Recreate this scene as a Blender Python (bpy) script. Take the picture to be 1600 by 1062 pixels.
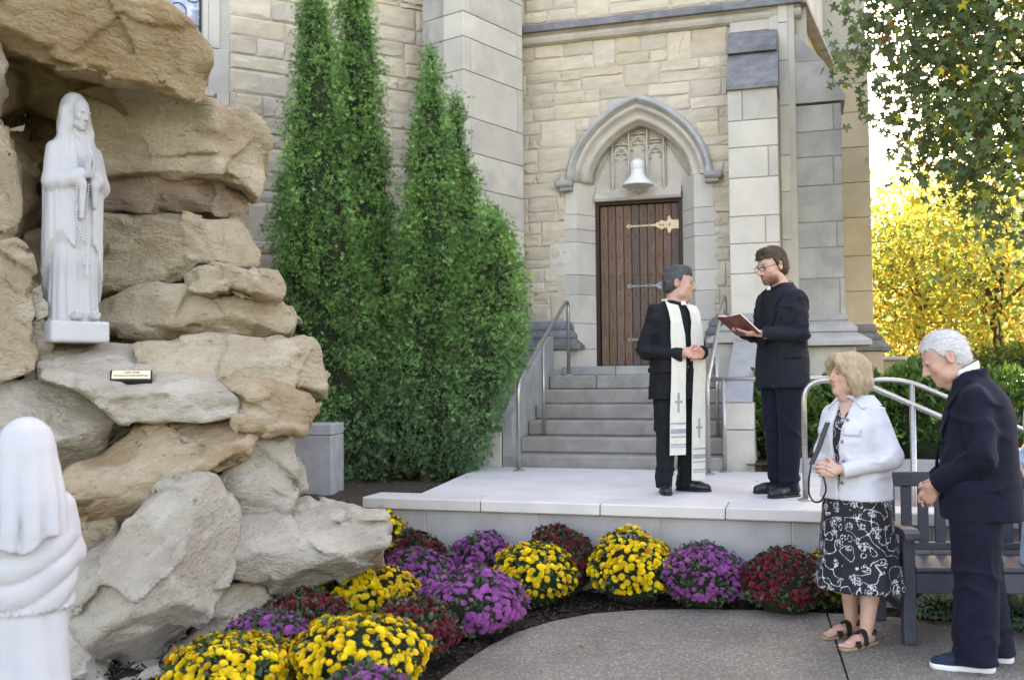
import bpy, bmesh, math, random
import numpy as np
from math import sin, cos, pi, radians, sqrt, atan2, tan
from mathutils import Matrix, Vector

for o in list(bpy.data.objects):
    bpy.data.objects.remove(o)
SC = bpy.context.scene
COL = SC.collection

# ---------------------------------------------------------------- camera
F_PX = 1555.6          # focal length in photo pixels (35 mm lens on a 36 mm sensor, 1600 px wide)
CAM_H = 1.50
PITCH = math.atan2(59, F_PX)
ROLL = 0.0085
c_f = np.array([0, cos(PITCH), sin(PITCH)])
_u0 = np.array([0, -sin(PITCH), cos(PITCH)]); _r0 = np.array([1.0, 0, 0])
c_u = _u0 * cos(ROLL) + _r0 * sin(ROLL)
c_r = _r0 * cos(ROLL) - _u0 * sin(ROLL)
cam_d = bpy.data.cameras.new('camera')
cam = bpy.data.objects.new('camera', cam_d); COL.objects.link(cam)
cam_d.sensor_width = 36; cam_d.lens = 35
cam_d.clip_start = 0.1; cam_d.clip_end = 2000
M = Matrix.Identity(4)
for i in range(3):
    M[i][0] = c_r[i]; M[i][1] = c_u[i]; M[i][2] = -c_f[i]
M[2][3] = CAM_H
cam.matrix_world = M
cam_d.dof.use_dof = True
cam_d.dof.focus_distance = 7.4
cam_d.dof.aperture_fstop = 3.2
SC.camera = cam

# ---------------------------------------------------------------- sky, sun, exposure
SUN_EL, SUN_AZ = radians(38), radians(10)      # azimuth measured from +Y towards +X: the sun stands behind the church
world = bpy.data.worlds.new('World'); SC.world = world; world.use_nodes = True
nt = world.node_tree
bg = nt.nodes['Background']
sky = nt.nodes.new('ShaderNodeTexSky'); sky.sky_type = 'NISHITA'; sky.sun_disc = False
sky.sun_elevation = SUN_EL; sky.sun_rotation = SUN_AZ
sky.air_density = 1.0; sky.dust_density = 2.5; sky.ozone_density = 0.6
nt.links.new(sky.outputs[0], bg.inputs[0]); bg.inputs[1].default_value = 0.15
sun_d = bpy.data.lights.new('sun', 'SUN'); sun_d.energy = 4.0; sun_d.angle = radians(0.53); sun_d.color = (1, .93, .82)
sun = bpy.data.objects.new('sun', sun_d); COL.objects.link(sun)
_sd = Vector((sin(SUN_AZ) * cos(SUN_EL), cos(SUN_AZ) * cos(SUN_EL), sin(SUN_EL)))
sun.rotation_euler = _sd.to_track_quat('Z', 'Y').to_euler()
sun.location = _sd * 60
vs = SC.view_settings
vs.view_transform = 'Standard'; vs.look = 'None'; vs.gamma = 1.0; vs.use_curve_mapping = False
vs.exposure = 2.85
try:
    vs.use_white_balance = True; vs.white_balance_temperature = 8800; vs.white_balance_tint = 21
except Exception:
    pass
SC.cycles.use_denoising = True
SC.cycles.max_bounces = 5; SC.cycles.diffuse_bounces = 3; SC.cycles.glossy_bounces = 2; SC.cycles.caustics_reflective = False; SC.cycles.caustics_refractive = False
SC.cycles.use_adaptive_sampling = True; SC.cycles.adaptive_threshold = .02
SC.cycles.transparent_max_bounces = 8

# ---------------------------------------------------------------- pixel <-> place
def ray(px, py):
    return c_f + (px - 800) / F_PX * c_r + (531 - py) / F_PX * c_u
CAMP = np.array([0, 0, CAM_H])
def at(px, py, Y):
    d = ray(px, py); return CAMP + d * (Y / d[1])
def ong(px, py, z):
    d = ray(px, py); return CAMP + d * ((z - CAM_H) / d[2])

# ---------------------------------------------------------------- mesh helpers
RNG = np.random.default_rng(7)
rnd = random.Random(11)
def raw_mesh(name, V, Fs, smooth=False):
    """V (n,3); Fs list of (m,k) int arrays or list of faces"""
    me = bpy.data.meshes.new(name)
    V = np.asarray(V, dtype=np.float32)
    if isinstance(Fs, np.ndarray): Fs = [Fs]
    if len(Fs) and isinstance(Fs[0], np.ndarray) and Fs[0].ndim == 2:
        lv = np.concatenate([f.ravel() for f in Fs]).astype(np.int32)
        tot = np.concatenate([np.full(len(f), f.shape[1], dtype=np.int32) for f in Fs])
        st = np.concatenate([[0], np.cumsum(tot)[:-1]]).astype(np.int32)
        me.vertices.add(len(V)); me.vertices.foreach_set('co', V.ravel())
        me.loops.add(len(lv)); me.loops.foreach_set('vertex_index', lv)
        me.polygons.add(len(tot)); me.polygons.foreach_set('loop_start', st)
        try: me.polygons.foreach_set('loop_total', tot)
        except Exception: pass
        me.update(calc_edges=True)
    else:
        me.from_pydata([tuple(map(float, v)) for v in V], [], [tuple(int(i) for i in f) for f in Fs])
        me.update()
    if smooth:
        me.polygons.foreach_set('use_smooth', np.ones(len(me.polygons), dtype=bool))
    return me
def add_color(me, cols, name='Col'):
    a = me.color_attributes.new(name, 'FLOAT_COLOR', 'POINT')
    c = np.ones((len(me.vertices), 4), dtype=np.float32); c[:, :3] = cols
    a.data.foreach_set('color', c.ravel())
def link(name, me, mat=None, parent=None, loc=None, rz=None):
    o = bpy.data.objects.new(name, me); COL.objects.link(o)
    if mat is not None and me is not None:
        me.materials.clear(); me.materials.append(mat)
    if parent is not None: o.parent = parent
    if loc is not None: o.location = loc
    if rz is not None: o.rotation_euler = (0, 0, rz)
    return o
def thing(name, label, cat, loc=(0, 0, 0), rz=0, group=None):
    o = bpy.data.objects.new(name, None); COL.objects.link(o)
    o.empty_display_size = .2
    o.location = loc; o.rotation_euler = (0, 0, rz); tag(o, label, cat, group); return o
def tag(o, label=None, cat=None, group=None, kind=None):
    if label: o['label'] = label
    if cat: o['category'] = cat
    if group: o['group'] = group
    if kind: o['kind'] = kind
    return o

class MB:
    """collects simple solids into one mesh"""
    def __init__(s): s.v = []; s.f = []
    def add(s, V, Fs):
        b = len(s.v); s.v += [tuple(map(float, p)) for p in V]; s.f += [tuple(b + int(i) for i in f) for f in Fs]; return s
    def box(s, x0, x1, y0, y1, z0, z1):
        V = [(x, y, z) for z in (z0, z1) for y in (y0, y1) for x in (x0, x1)]
        return s.add(V, [(0, 2, 3, 1), (4, 5, 7, 6), (0, 1, 5, 4), (2, 6, 7, 3), (0, 4, 6, 2), (1, 3, 7, 5)])
    def bbox(s, x0, x1, y0, y1, z0, z1, b=.01):
        """box with chamfered edges"""
        bm = bmesh.new(); bmesh.ops.create_cube(bm, size=1)
        for v in bm.verts:
            v.co = Vector(((x0 + x1) / 2 + v.co.x * (x1 - x0), (y0 + y1) / 2 + v.co.y * (y1 - y0), (z0 + z1) / 2 + v.co.z * (z1 - z0)))
        bmesh.ops.bevel(bm, geom=list(bm.edges), offset=min(b, .45 * min(abs(x1 - x0), abs(y1 - y0), abs(z1 - z0))), segments=1, affect='EDGES', profile=.5)
        bm.verts.index_update()
        s.add([v.co for v in bm.verts], [[v.index for v in f.verts] for f in bm.faces]); bm.free(); return s
    def prism(s, poly, lo, hi, ax='xz'):
        """polygon (a,b) extruded lo..hi along the third axis"""
        n = len(poly)
        def P(a, b, c): return (a, c, b) if ax == 'xz' else ((a, b, c) if ax == 'xy' else (c, a, b))
        V = [P(a, b, lo) for a, b in poly] + [P(a, b, hi) for a, b in poly]
        return s.add(V, [tuple(range(n)), tuple(range(2 * n - 1, n - 1, -1))] + [(i, i + n, (i + 1) % n + n, (i + 1) % n) for i in range(n)])
    def tube(s, pts, r, n=10, cap=True, closed=False):
        pts = [np.array(p, float) for p in pts]; m = len(pts)
        rs = r if hasattr(r, '__len__') else [r] * m
        T = []
        for i in range(m):
            a = pts[(i - 1) % m] if (closed or i > 0) else pts[i]; b = pts[(i + 1) % m] if (closed or i < m - 1) else pts[i]
            t = b - a; T.append(t / (np.linalg.norm(t) + 1e-12))
        ref = np.array([0, 0, 1.0]) if abs(T[0][2]) < .9 else np.array([1.0, 0, 0])
        A = np.cross(T[0], ref); A /= np.linalg.norm(A); V = []
        for i in range(m):
            A = A - T[i] * A.dot(T[i]); A /= np.linalg.norm(A); B = np.cross(T[i], A)
            for k in range(n):
                th = 2 * pi * k / n; V.append(pts[i] + rs[i] * (A * cos(th) + B * sin(th)))
        Fs = []
        for i in range(m if closed else m - 1):
            j = (i + 1) % m
            for k in range(n): Fs.append((i * n + k, i * n + (k + 1) % n, j * n + (k + 1) % n, j * n + k))
        if cap and not closed:
            Fs.append(tuple(range(n - 1, -1, -1))); Fs.append(tuple((m - 1) * n + k for k in range(n)))
        return s.add(V, Fs)
    def lathe(s, prof, n=24, c=(0, 0, 0)):
        V = []; Fs = []
        for r, z in prof:
            for k in range(n): V.append((c[0] + r * cos(2 * pi * k / n), c[1] + r * sin(2 * pi * k / n), c[2] + z))
        for i in range(len(prof) - 1):
            for k in range(n): Fs.append((i * n + k, i * n + (k + 1) % n, (i + 1) * n + (k + 1) % n, (i + 1) * n + k))
        Fs.append(tuple(range(n - 1, -1, -1))); Fs.append(tuple((len(prof) - 1) * n + k for k in range(n)))
        return s.add(V, Fs)
    def sphere(s, c, r, n=8, m=6):
        r = r if hasattr(r, '__len__') else (r, r, r)
        return s.lathe2([(sin(pi * i / m), -cos(pi * i / m)) for i in range(m + 1)], n, c, r)
    def lathe2(s, prof, n, c, r):
        V = []; Fs = []
        for a, z in prof:
            a = max(a, 1e-3)
            for k in range(n): V.append((c[0] + r[0] * a * cos(2 * pi * k / n), c[1] + r[1] * a * sin(2 * pi * k / n), c[2] + r[2] * z))
        for i in range(len(prof) - 1):
            for k in range(n): Fs.append((i * n + k, i * n + (k + 1) % n, (i + 1) * n + (k + 1) % n, (i + 1) * n + k))
        return s.add(V, Fs)
    def build(s, name, mat, parent=None, loc=None, rz=None, smooth=False):
        me = raw_mesh(name, s.v, s.f, smooth); return link(name, me, mat, parent, loc, rz)

def fillet(pts, r, n=6):
    """round the inner corners of a polyline"""
    pts = [np.array(p, float) for p in pts]; out = [pts[0]]
    for i in range(1, len(pts) - 1):
        a = pts[i - 1] - pts[i]; b = pts[i + 1] - pts[i]
        la, lb = np.linalg.norm(a), np.linalg.norm(b); rr = min(r, la * .45, lb * .45)
        p, q = pts[i] + a / la * rr, pts[i] + b / lb * rr
        for k in range(n + 1):
            t = k / n; out.append((1 - t) ** 2 * p + 2 * t * (1 - t) * pts[i] + t * t * q)
    out.append(pts[-1]); return out

def tile(bv, bf, R, S, L):
    """many copies of a small mesh: bv (n,3), bf (m,k) ; R (N,3,3), S (N,) or (N,3), L (N,3)"""
    bv = np.asarray(bv, float); bf = np.asarray(bf, int); N = len(L)
    S = np.asarray(S, float); S = S[:, None] if S.ndim == 1 else S
    P = np.einsum('nij,nkj->nki', R, bv[None] * S[:, None, :]) + L[:, None, :]
    Fq = bf[None] + (np.arange(N) * len(bv))[:, None, None]
    return P.reshape(-1, 3), Fq.reshape(-1, bf.shape[1])
def frames(Z, spin=None):
    """rotation matrices whose local z is Z (N,3); spin about it"""
    Z = Z / np.linalg.norm(Z, axis=1, keepdims=True)
    ref = np.where(np.abs(Z[:, 2:3]) < .95, np.array([[0, 0, 1.0]]), np.array([[1.0, 0, 0]]))
    X = np.cross(ref, Z); X /= np.linalg.norm(X, axis=1, keepdims=True); Y = np.cross(Z, X)
    if spin is not None:
        c, s_ = np.cos(spin)[:, None], np.sin(spin)[:, None]
        X, Y = X * c + Y * s_, -X * s_ + Y * c
    return np.stack([X, Y, Z], axis=2)

# ---------------------------------------------------------------- numeric noise
def _hash(ix, iy, iz, seed):
    h = (ix.astype(np.int64) * 374761393 + iy.astype(np.int64) * 668265263 + iz.astype(np.int64) * 2147483647 + seed * 974711) & 0xffffffff
    h = ((h ^ (h >> 13)) * 1274126177) & 0xffffffff
    h = ((h ^ (h >> 15)) * 2246822519) & 0xffffffff
    return (h ^ (h >> 16)).astype(np.uint32)
def vnoise(P, seed=0):
    """value noise in -1..1"""
    P = np.asarray(P, dtype=np.float64); I = np.floor(P).astype(np.int64); f = P - I; f = f * f * f * (f * (f * 6 - 15) + 10)
    out = 0
    for dx in (0, 1):
        wx = f[..., 0] if dx else 1 - f[..., 0]
        for dy in (0, 1):
            wy = f[..., 1] if dy else 1 - f[..., 1]
            for dz in (0, 1):
                wz = f[..., 2] if dz else 1 - f[..., 2]
                out = out + wx * wy * wz * (_hash(I[..., 0] + dx, I[..., 1] + dy, I[..., 2] + dz, seed) / 2147483648.0 - 1)
    return out
def fbm(P, o=3, seed=0, g=.5):
    a, t, out = 1.0, 0.0, 0
    P = np.asarray(P, float)
    for k in range(o):
        out = out + a * vnoise(P * 2 ** k + 17.3 * k, seed + k); t += a; a *= g
    return out / t

# ---------------------------------------------------------------- distance-field modelling (surface nets)
def smin(a, b, k):
    if k <= 0: return np.minimum(a, b)
    h = np.clip(.5 + .5 * (b - a) / k, 0, 1); return b + (a - b) * h - k * h * (1 - h)
def smax(a, b, k): return -smin(-a, -b, k)
class Field:
    def __init__(s, lo, hi, h):
        s.h = h; s.lo = np.array(lo, float); n = np.ceil((np.array(hi, float) - s.lo) / h).astype(int) + 1
        s.ax = [s.lo[i] + h * np.arange(n[i]) for i in range(3)]
        s.D = np.full(tuple(n), .3, dtype=np.float64)
    def sl(s, lo, hi):
        r = []
        for i in range(3):
            a = max(0, int(math.floor((lo[i] - s.lo[i]) / s.h))); b = min(len(s.ax[i]), int(math.ceil((hi[i] - s.lo[i]) / s.h)) + 1)
            r.append(slice(a, max(a, b)))
        return tuple(r)
    def grid(s, sl):
        return s.ax[0][sl[0]][:, None, None], s.ax[1][sl[1]][None, :, None], s.ax[2][sl[2]][None, None, :]
    def op(s, lo, hi, fn, k=.02, mode='u', m=None):
        m = (k * 1.5 + 3 * s.h) if m is None else m
        sl = s.sl(np.array(lo) - m, np.array(hi) + m)
        if any(q.stop <= q.start for q in sl): return s
        d = fn(*s.grid(sl)); A = s.D[sl]
        s.D[sl] = smin(A, d, k) if mode == 'u' else (smax(A, -d, k) if mode == 's' else smax(A, d, k))
        return s
    def cone(s, a, b, ra, rb, k=.02, mode='u'):
        a = np.array(a, float); b = np.array(b, float); ab = b - a; L = ab.dot(ab) + 1e-12
        r = max(ra, rb)
        def fn(X, Y, Z):
            t = np.clip(((X - a[0]) * ab[0] + (Y - a[1]) * ab[1] + (Z - a[2]) * ab[2]) / L, 0, 1)
            return np.sqrt((X - a[0] - ab[0] * t) ** 2 + (Y - a[1] - ab[1] * t) ** 2 + (Z - a[2] - ab[2] * t) ** 2) - (ra + (rb - ra) * t)
        return s.op(np.minimum(a, b) - r, np.maximum(a, b) + r, fn, k, mode)
    def chain(s, pts, rs, k=.02, mode='u'):
        for i in range(len(pts) - 1): s.cone(pts[i], pts[i + 1], rs[i], rs[i + 1], k, mode)
        return s
    def ell(s, c, r, k=.02, mode='u', R=None):
        c = np.array(c, float); r = np.array(r if hasattr(r, '__len__') else (r, r, r), float); m = r.max() if R is not None else r
        def fn(X, Y, Z):
            x, y, z = X - c[0], Y - c[1], Z - c[2]
            if R is not None:
                x, y, z = [R[0][i] * x + R[1][i] * y + R[2][i] * z for i in range(3)]
            k0 = np.sqrt((x / r[0]) ** 2 + (y / r[1]) ** 2 + (z / r[2]) ** 2) + 1e-9
            k1 = np.sqrt((x / r[0] ** 2) ** 2 + (y / r[1] ** 2) ** 2 + (z / r[2] ** 2) ** 2) + 1e-9
            return k0 * (k0 - 1) / k1
        return s.op(c - m, c + m, fn, k, mode)
    def boxd(s, c, r, k=.01, mode='u', R=None, rd=.004):
        c = np.array(c, float); r = np.array(r, float); m = np.linalg.norm(r) if R is not None else r
        def fn(X, Y, Z):
            x, y, z = X - c[0], Y - c[1], Z - c[2]
            if R is not None: x, y, z = [R[0][i] * x + R[1][i] * y + R[2][i] * z for i in range(3)]
            qx, qy, qz = np.abs(x) - r[0] + rd, np.abs(y) - r[1] + rd, np.abs(z) - r[2] + rd
            return np.sqrt(np.maximum(qx, 0) ** 2 + np.maximum(qy, 0) ** 2 + np.maximum(qz, 0) ** 2) + np.minimum(np.maximum(qx, np.maximum(qy, qz)), 0) - rd
        return s.op(c - m, c + m, fn, k, mode)
    def loft(s, prof, k=.02, mode='u', fold=None, p=2.0):
        """prof rows (z, a, b, cx, cy): superellipse sections; fold(theta, z) scales the radius"""
        pr = np.array(prof, float); zz = pr[:, 0]
        lo = [(pr[:, 3] - pr[:, 1]).min() * 1, (pr[:, 4] - pr[:, 2]).min(), zz[0]]; hi = [(pr[:, 3] + pr[:, 1]).max(), (pr[:, 4] + pr[:, 2]).max(), zz[-1]]
        e = .05 if fold else 0
        def fn(X, Y, Z):
            a, b, cx, cy = [np.interp(Z, zz, pr[:, i]) for i in (1, 2, 3, 4)]
            x, y = X - cx, Y - cy
            q = (np.abs(x / a) ** p + np.abs(y / b) ** p) ** (1 / p)
            if fold is not None: q = q / fold(np.arctan2(y, x), Z + 0 * x)
            d = (q - 1) * np.minimum(a, b)
            dz = np.maximum(zz[0] - Z, Z - zz[-1])
            return np.maximum(d, dz)
        return s.op(np.array(lo) - e, np.array(hi) + e, fn, k, mode)
    def warp(s, fn, band=.05):
        """add fn(P) to the field near the surface"""
        I = np.nonzero(np.abs(s.D) < band)
        P = np.stack([s.ax[i][I[i]] for i in range(3)], axis=1)
        s.D[I] += fn(P); return s
    def cut_below(s, z, k=0.004):
        Z = s.ax[2][None, None, :]; s.D = smax(s.D, (z - Z) + 0 * s.D, k); return s
    def mesh(s):
        D = s.D.copy()
        D[0], D[-1] = np.maximum(D[0], .01), np.maximum(D[-1], .01)
        D[:, 0], D[:, -1] = np.maximum(D[:, 0], .01), np.maximum(D[:, -1], .01)
        D[:, :, 0], D[:, :, -1] = np.maximum(D[:, :, 0], .01), np.maximum(D[:, :, -1], .01)
        S = D < 0
        nx, ny, nz = D.shape
        c8 = [S[dx:nx - 1 + dx, dy:ny - 1 + dy, dz:nz - 1 + dz] for dx in (0, 1) for dy in (0, 1) for dz in (0, 1)]
        cnt = sum(c.astype(np.int8) for c in c8); act = (cnt > 0) & (cnt < 8)
        I = np.stack(np.nonzero(act), axis=1); idx = -np.ones(act.shape, dtype=np.int64); idx[act] = np.arange(len(I))
        acc = np.zeros((len(I), 3)); num = np.zeros(len(I))
        off = [(dx, dy, dz) for dx in (0, 1) for dy in (0, 1) for dz in (0, 1)]
        val = {o: D[I[:, 0] + o[0], I[:, 1] + o[1], I[:, 2] + o[2]] for o in off}
        for o in off:
            for ax in range(3):
                if o[ax] == 0:
                    q = list(o); q[ax] = 1; q = tuple(q); a, b = val[o], val[q]
                    m = (a < 0) != (b < 0); t = np.where(m, a / np.where(m, a - b, 1), 0)
                    p = np.zeros((len(I), 3)) + np.array(o); p[:, ax] += t
                    acc += np.where(m[:, None], p, 0); num += m
        V = s.lo + s.h * (I + acc / num[:, None])
        quads = []
        for ax in range(3):
            A = [slice(1, -1)] * 3; B = [slice(1, -1)] * 3; A[ax] = slice(0, -1); B[ax] = slice(1, None)
            a, b = S[tuple(A)], S[tuple(B)]
            E = np.stack(np.nonzero(a != b), axis=1)
            if not len(E): continue
            sgn = a[E[:, 0], E[:, 1], E[:, 2]]
            E = E + np.array([1, 1, 1]); E[:, ax] -= 1
            u, v = [(1, 2), (2, 0), (0, 1)][ax]
            def g(du, dv):
                C = E.copy(); C[:, u] -= du; C[:, v] -= dv; return idx[C[:, 0], C[:, 1], C[:, 2]]
            q = np.stack([g(1, 1), g(0, 1), g(0, 0), g(1, 0)], axis=1)
            q = np.where(sgn[:, None], q, q[:, ::-1]); quads.append(q)
        return V, np.concatenate(quads)
def poly_sd(P2, poly):
    """signed distance of points (...,2) to a closed polygon"""
    poly = np.asarray(poly, float); x, y = P2[..., 0], P2[..., 1]
    d = np.full(x.shape, 1e9); s = np.ones(x.shape)
    n = len(poly)
    for i in range(n):
        a, b = poly[i], poly[i - 1]; e = b - a; wx, wy = x - a[0], y - a[1]
        t = np.clip((wx * e[0] + wy * e[1]) / (e.dot(e) + 1e-12), 0, 1)
        d = np.minimum(d, (wx - e[0] * t) ** 2 + (wy - e[1] * t) ** 2)
        c1, c2, c3 = y >= a[1], y < b[1], e[0] * wy > e[1] * wx
        fl = (c1 & c2 & c3) | (~c1 & ~c2 & ~c3); s = np.where(fl, -s, s)
    return s * np.sqrt(d)

# ---------------------------------------------------------------- materials
MATS = {}
def mat(name, c1, c2=None, scale=6.0, rough=.7, bump=0.0, bscale=40.0, detail=5, spec=.3, rand=0.0, contrast=(.35, .65), coord='Object',
        metal=0.0, stretch=None, c3=None, c3scale=1.5, c3range=(.55, .7), sub=0.0, attr=None, trans=0.0, bdist=.01, sheen=0.0):
    if name in MATS: return MATS[name]
    m = bpy.data.materials.new(name); m.use_nodes = True; N = m.node_tree.nodes; L = m.node_tree.links
    b = N['Principled BSDF']; b.inputs['Roughness'].default_value = rough; b.inputs['Metallic'].default_value = metal
    b.inputs['Specular IOR Level'].default_value = spec
    tc = N.new('ShaderNodeTexCoord'); src = tc.outputs[coord]
    oi = N.new('ShaderNodeObjectInfo')
    va = N.new('ShaderNodeVectorMath'); va.operation = 'ADD'; L.new(src, va.inputs[0])
    cx = N.new('ShaderNodeVectorMath'); cx.operation = 'SCALE'; cx.inputs[0].default_value = (37, 53, 71); L.new(oi.outputs['Random'], cx.inputs['Scale'])
    L.new(cx.outputs[0], va.inputs[1]); src = va.outputs[0]
    if stretch:
        mp = N.new('ShaderNodeMapping'); mp.inputs['Scale'].default_value = stretch; L.new(src, mp.inputs[0]); src = mp.outputs[0]
    if attr:
        at_ = N.new('ShaderNodeAttribute'); at_.attribute_name = attr; col = at_.outputs['Color']
        if c2 is None: c2 = c1
    if c2 is None: c2 = tuple(x * .8 for x in c1)
    nz = N.new('ShaderNodeTexNoise'); nz.inputs['Scale'].default_value = scale; nz.inputs['Detail'].default_value = detail; nz.inputs['Roughness'].default_value = .62
    L.new(src, nz.inputs['Vector'])
    cr = N.new('ShaderNodeValToRGB'); cr.color_ramp.elements[0].position = contrast[0]; cr.color_ramp.elements[1].position = contrast[1]
    cr.color_ramp.elements[0].color = (*c2, 1); cr.color_ramp.elements[1].color = (*c1, 1)
    L.new(nz.outputs['Fac'], cr.inputs[0]); out = cr.outputs[0]
    if c3 is not None:
        n3 = N.new('ShaderNodeTexNoise'); n3.inputs['Scale'].default_value = c3scale; n3.inputs['Detail'].default_value = 6; n3.inputs['Roughness'].default_value = .65; L.new(src, n3.inputs['Vector'])
        mr = N.new('ShaderNodeMapRange'); mr.inputs[1].default_value = c3range[0]; mr.inputs[2].default_value = c3range[1]; L.new(n3.outputs['Fac'], mr.inputs[0])
        mx = N.new('ShaderNodeMix'); mx.data_type = 'RGBA'; L.new(mr.outputs[0], mx.inputs[0]); L.new(out, mx.inputs[6]); mx.inputs[7].default_value = (*c3, 1); out = mx.outputs[2]
    if attr:
        mx = N.new('ShaderNodeMix'); mx.data_type = 'RGBA'; mx.blend_type = 'MULTIPLY'; mx.inputs[0].default_value = 1
        L.new(out, mx.inputs[6]); L.new(col, mx.inputs[7]); out = mx.outputs[2]
    if rand > 0:
        hs = N.new('ShaderNodeHueSaturation')
        for (inp, k, o) in (('Value', rand * 2, 1 - rand), ('Saturation', rand * 2.2, 1 - rand * 1.1)):
            f = N.new('ShaderNodeMath'); f.operation = 'MULTIPLY_ADD'; f.inputs[1].default_value = k; f.inputs[2].default_value = o
            if inp == 'Saturation':
                w = N.new('ShaderNodeMath'); w.operation = 'FRACT'; w2 = N.new('ShaderNodeMath'); w2.operation = 'MULTIPLY'; w2.inputs[1].default_value = 7.31
                L.new(oi.outputs['Random'], w2.inputs[0]); L.new(w2.outputs[0], w.inputs[0]); L.new(w.outputs[0], f.inputs[0])
            else: L.new(oi.outputs['Random'], f.inputs[0])
            L.new(f.outputs[0], hs.inputs[inp])
        L.new(out, hs.inputs['Color']); out = hs.outputs[0]
    L.new(out, b.inputs['Base Color'])
    if sub > 0:
        b.inputs['Subsurface Weight'].default_value = sub; b.inputs['Subsurface Radius'].default_value = (.012, .006, .003); b.inputs['Subsurface Scale'].default_value = 1
    if sheen > 0: b.inputs['Sheen Weight'].default_value = sheen
    if bump > 0:
        nb = N.new('ShaderNodeTexNoise'); nb.inputs['Scale'].default_value = bscale; nb.inputs['Detail'].default_value = 6; nb.inputs['Roughness'].default_value = .6; L.new(src, nb.inputs['Vector'])
        bp_ = N.new('ShaderNodeBump'); bp_.inputs['Strength'].default_value = bump; bp_.inputs['Distance'].default_value = bdist; L.new(nb.outputs['Fac'], bp_.inputs['Height']); L.new(bp_.outputs[0], b.inputs['Normal'])
    if trans > 0:
        tr = N.new('ShaderNodeBsdfTranslucent'); L.new(out, tr.inputs[0]); ms = N.new('ShaderNodeMixShader'); ms.inputs[0].default_value = trans
        L.new(b.outputs[0], ms.inputs[1]); L.new(tr.outputs[0], ms.inputs[2]); L.new(ms.outputs[0], N['Material Output'].inputs[0])
    MATS[name] = m; return m
# ================================================================ materials of the setting
M_sand = mat('rock_faced_sandstone', (.67, .575, .445), (.565, .48, .365), scale=5, rough=.9, bump=.6, bscale=22, rand=.10, c3=(.50, .47, .41), c3scale=2.2, c3range=(.5, .8), stretch=(1, 1, 2.2))
M_mortar = mat('mortar', (.58, .54, .47), (.50, .46, .40), scale=30, rough=.95, bump=.3, bscale=120)
M_lime = mat('dressed_limestone', (.64, .60, .53), (.54, .505, .45), scale=2.2, rough=.85, bump=.12, bscale=90, rand=.08, c3=(.38, .37, .36), c3scale=1.2, c3range=(.55, .8))
M_lime_grey = mat('weathered_shaded_limestone', (.46, .44, .41), (.31, .30, .29), scale=3, rough=.85, bump=.15, bscale=60, rand=.10, c3=(.42, .40, .37), c3scale=2.5, c3range=(.55, .75))  # weathered trim; also the shade painted onto the diagonal pier and side buttress
M_lime_dark = mat('soot_grey_limestone', (.27, .27, .28), (.16, .165, .175), scale=6, rough=.85, bump=.2, bscale=60, rand=.08)
M_carve = mat('carved_limestone', (.62, .57, .49), (.50, .455, .39), scale=4, rough=.85, bump=.1, bscale=100, c3=(.36, .33, .29), c3scale=3, c3range=(.5, .75))
M_step = mat('step_stone', (.36, .335, .30), (.255, .24, .215), scale=5, rough=.85, bump=.2, bscale=80, rand=.06, c3=(.36, .35, .34), c3scale=4, c3range=(.55, .8))
M_cap = mat('cap_limestone', (.64, .61, .57), (.57, .545, .51), scale=3, rough=.8, bump=.06, bscale=120, rand=.05)
M_face = mat('platform_face_stone', (.43, .42, .40), (.33, .32, .31), scale=3.5, rough=.85, bump=.1, bscale=80, rand=.08, stretch=(1, 1, .5))
M_slab = mat('pale_concrete', (.70, .685, .66), (.63, .62, .60), scale=2, rough=.85, bump=.08, bscale=150, c3=(.55, .54, .51), c3scale=1.1, c3range=(.5, .72))
M_block = mat('grey_concrete_block', (.43, .43, .43), (.33, .33, .335), scale=6, rough=.9, bump=.2, bscale=80, c3=(.38, .37, .35), c3scale=3)
M_steel = mat('brushed_steel', (.50, .485, .46), (.38, .37, .35), scale=10, rough=.32, metal=.75, stretch=(1, 1, 12), spec=.5)
M_mulch = mat('dark_mulch', (.050, .033, .024), (.016, .012, .010), scale=40, rough=.95, bump=1.0, bscale=70, detail=8, c3=(.09, .065, .05), c3scale=55, c3range=(.62, .7), bdist=.03)
M_dirt = mat('leaf_litter_soil', (.13, .095, .065), (.05, .038, .028), scale=25, rough=.95, bump=1.0, bscale=50, detail=8, c3=(.20, .15, .10), c3scale=35, c3range=(.6, .68), bdist=.03)
M_grass = mat('lawn', (.10, .13, .035), (.05, .075, .02), scale=30, rough=.95, bump=1, bscale=90, c3=(.20, .13, .05), c3scale=4, c3range=(.5, .65))

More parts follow.
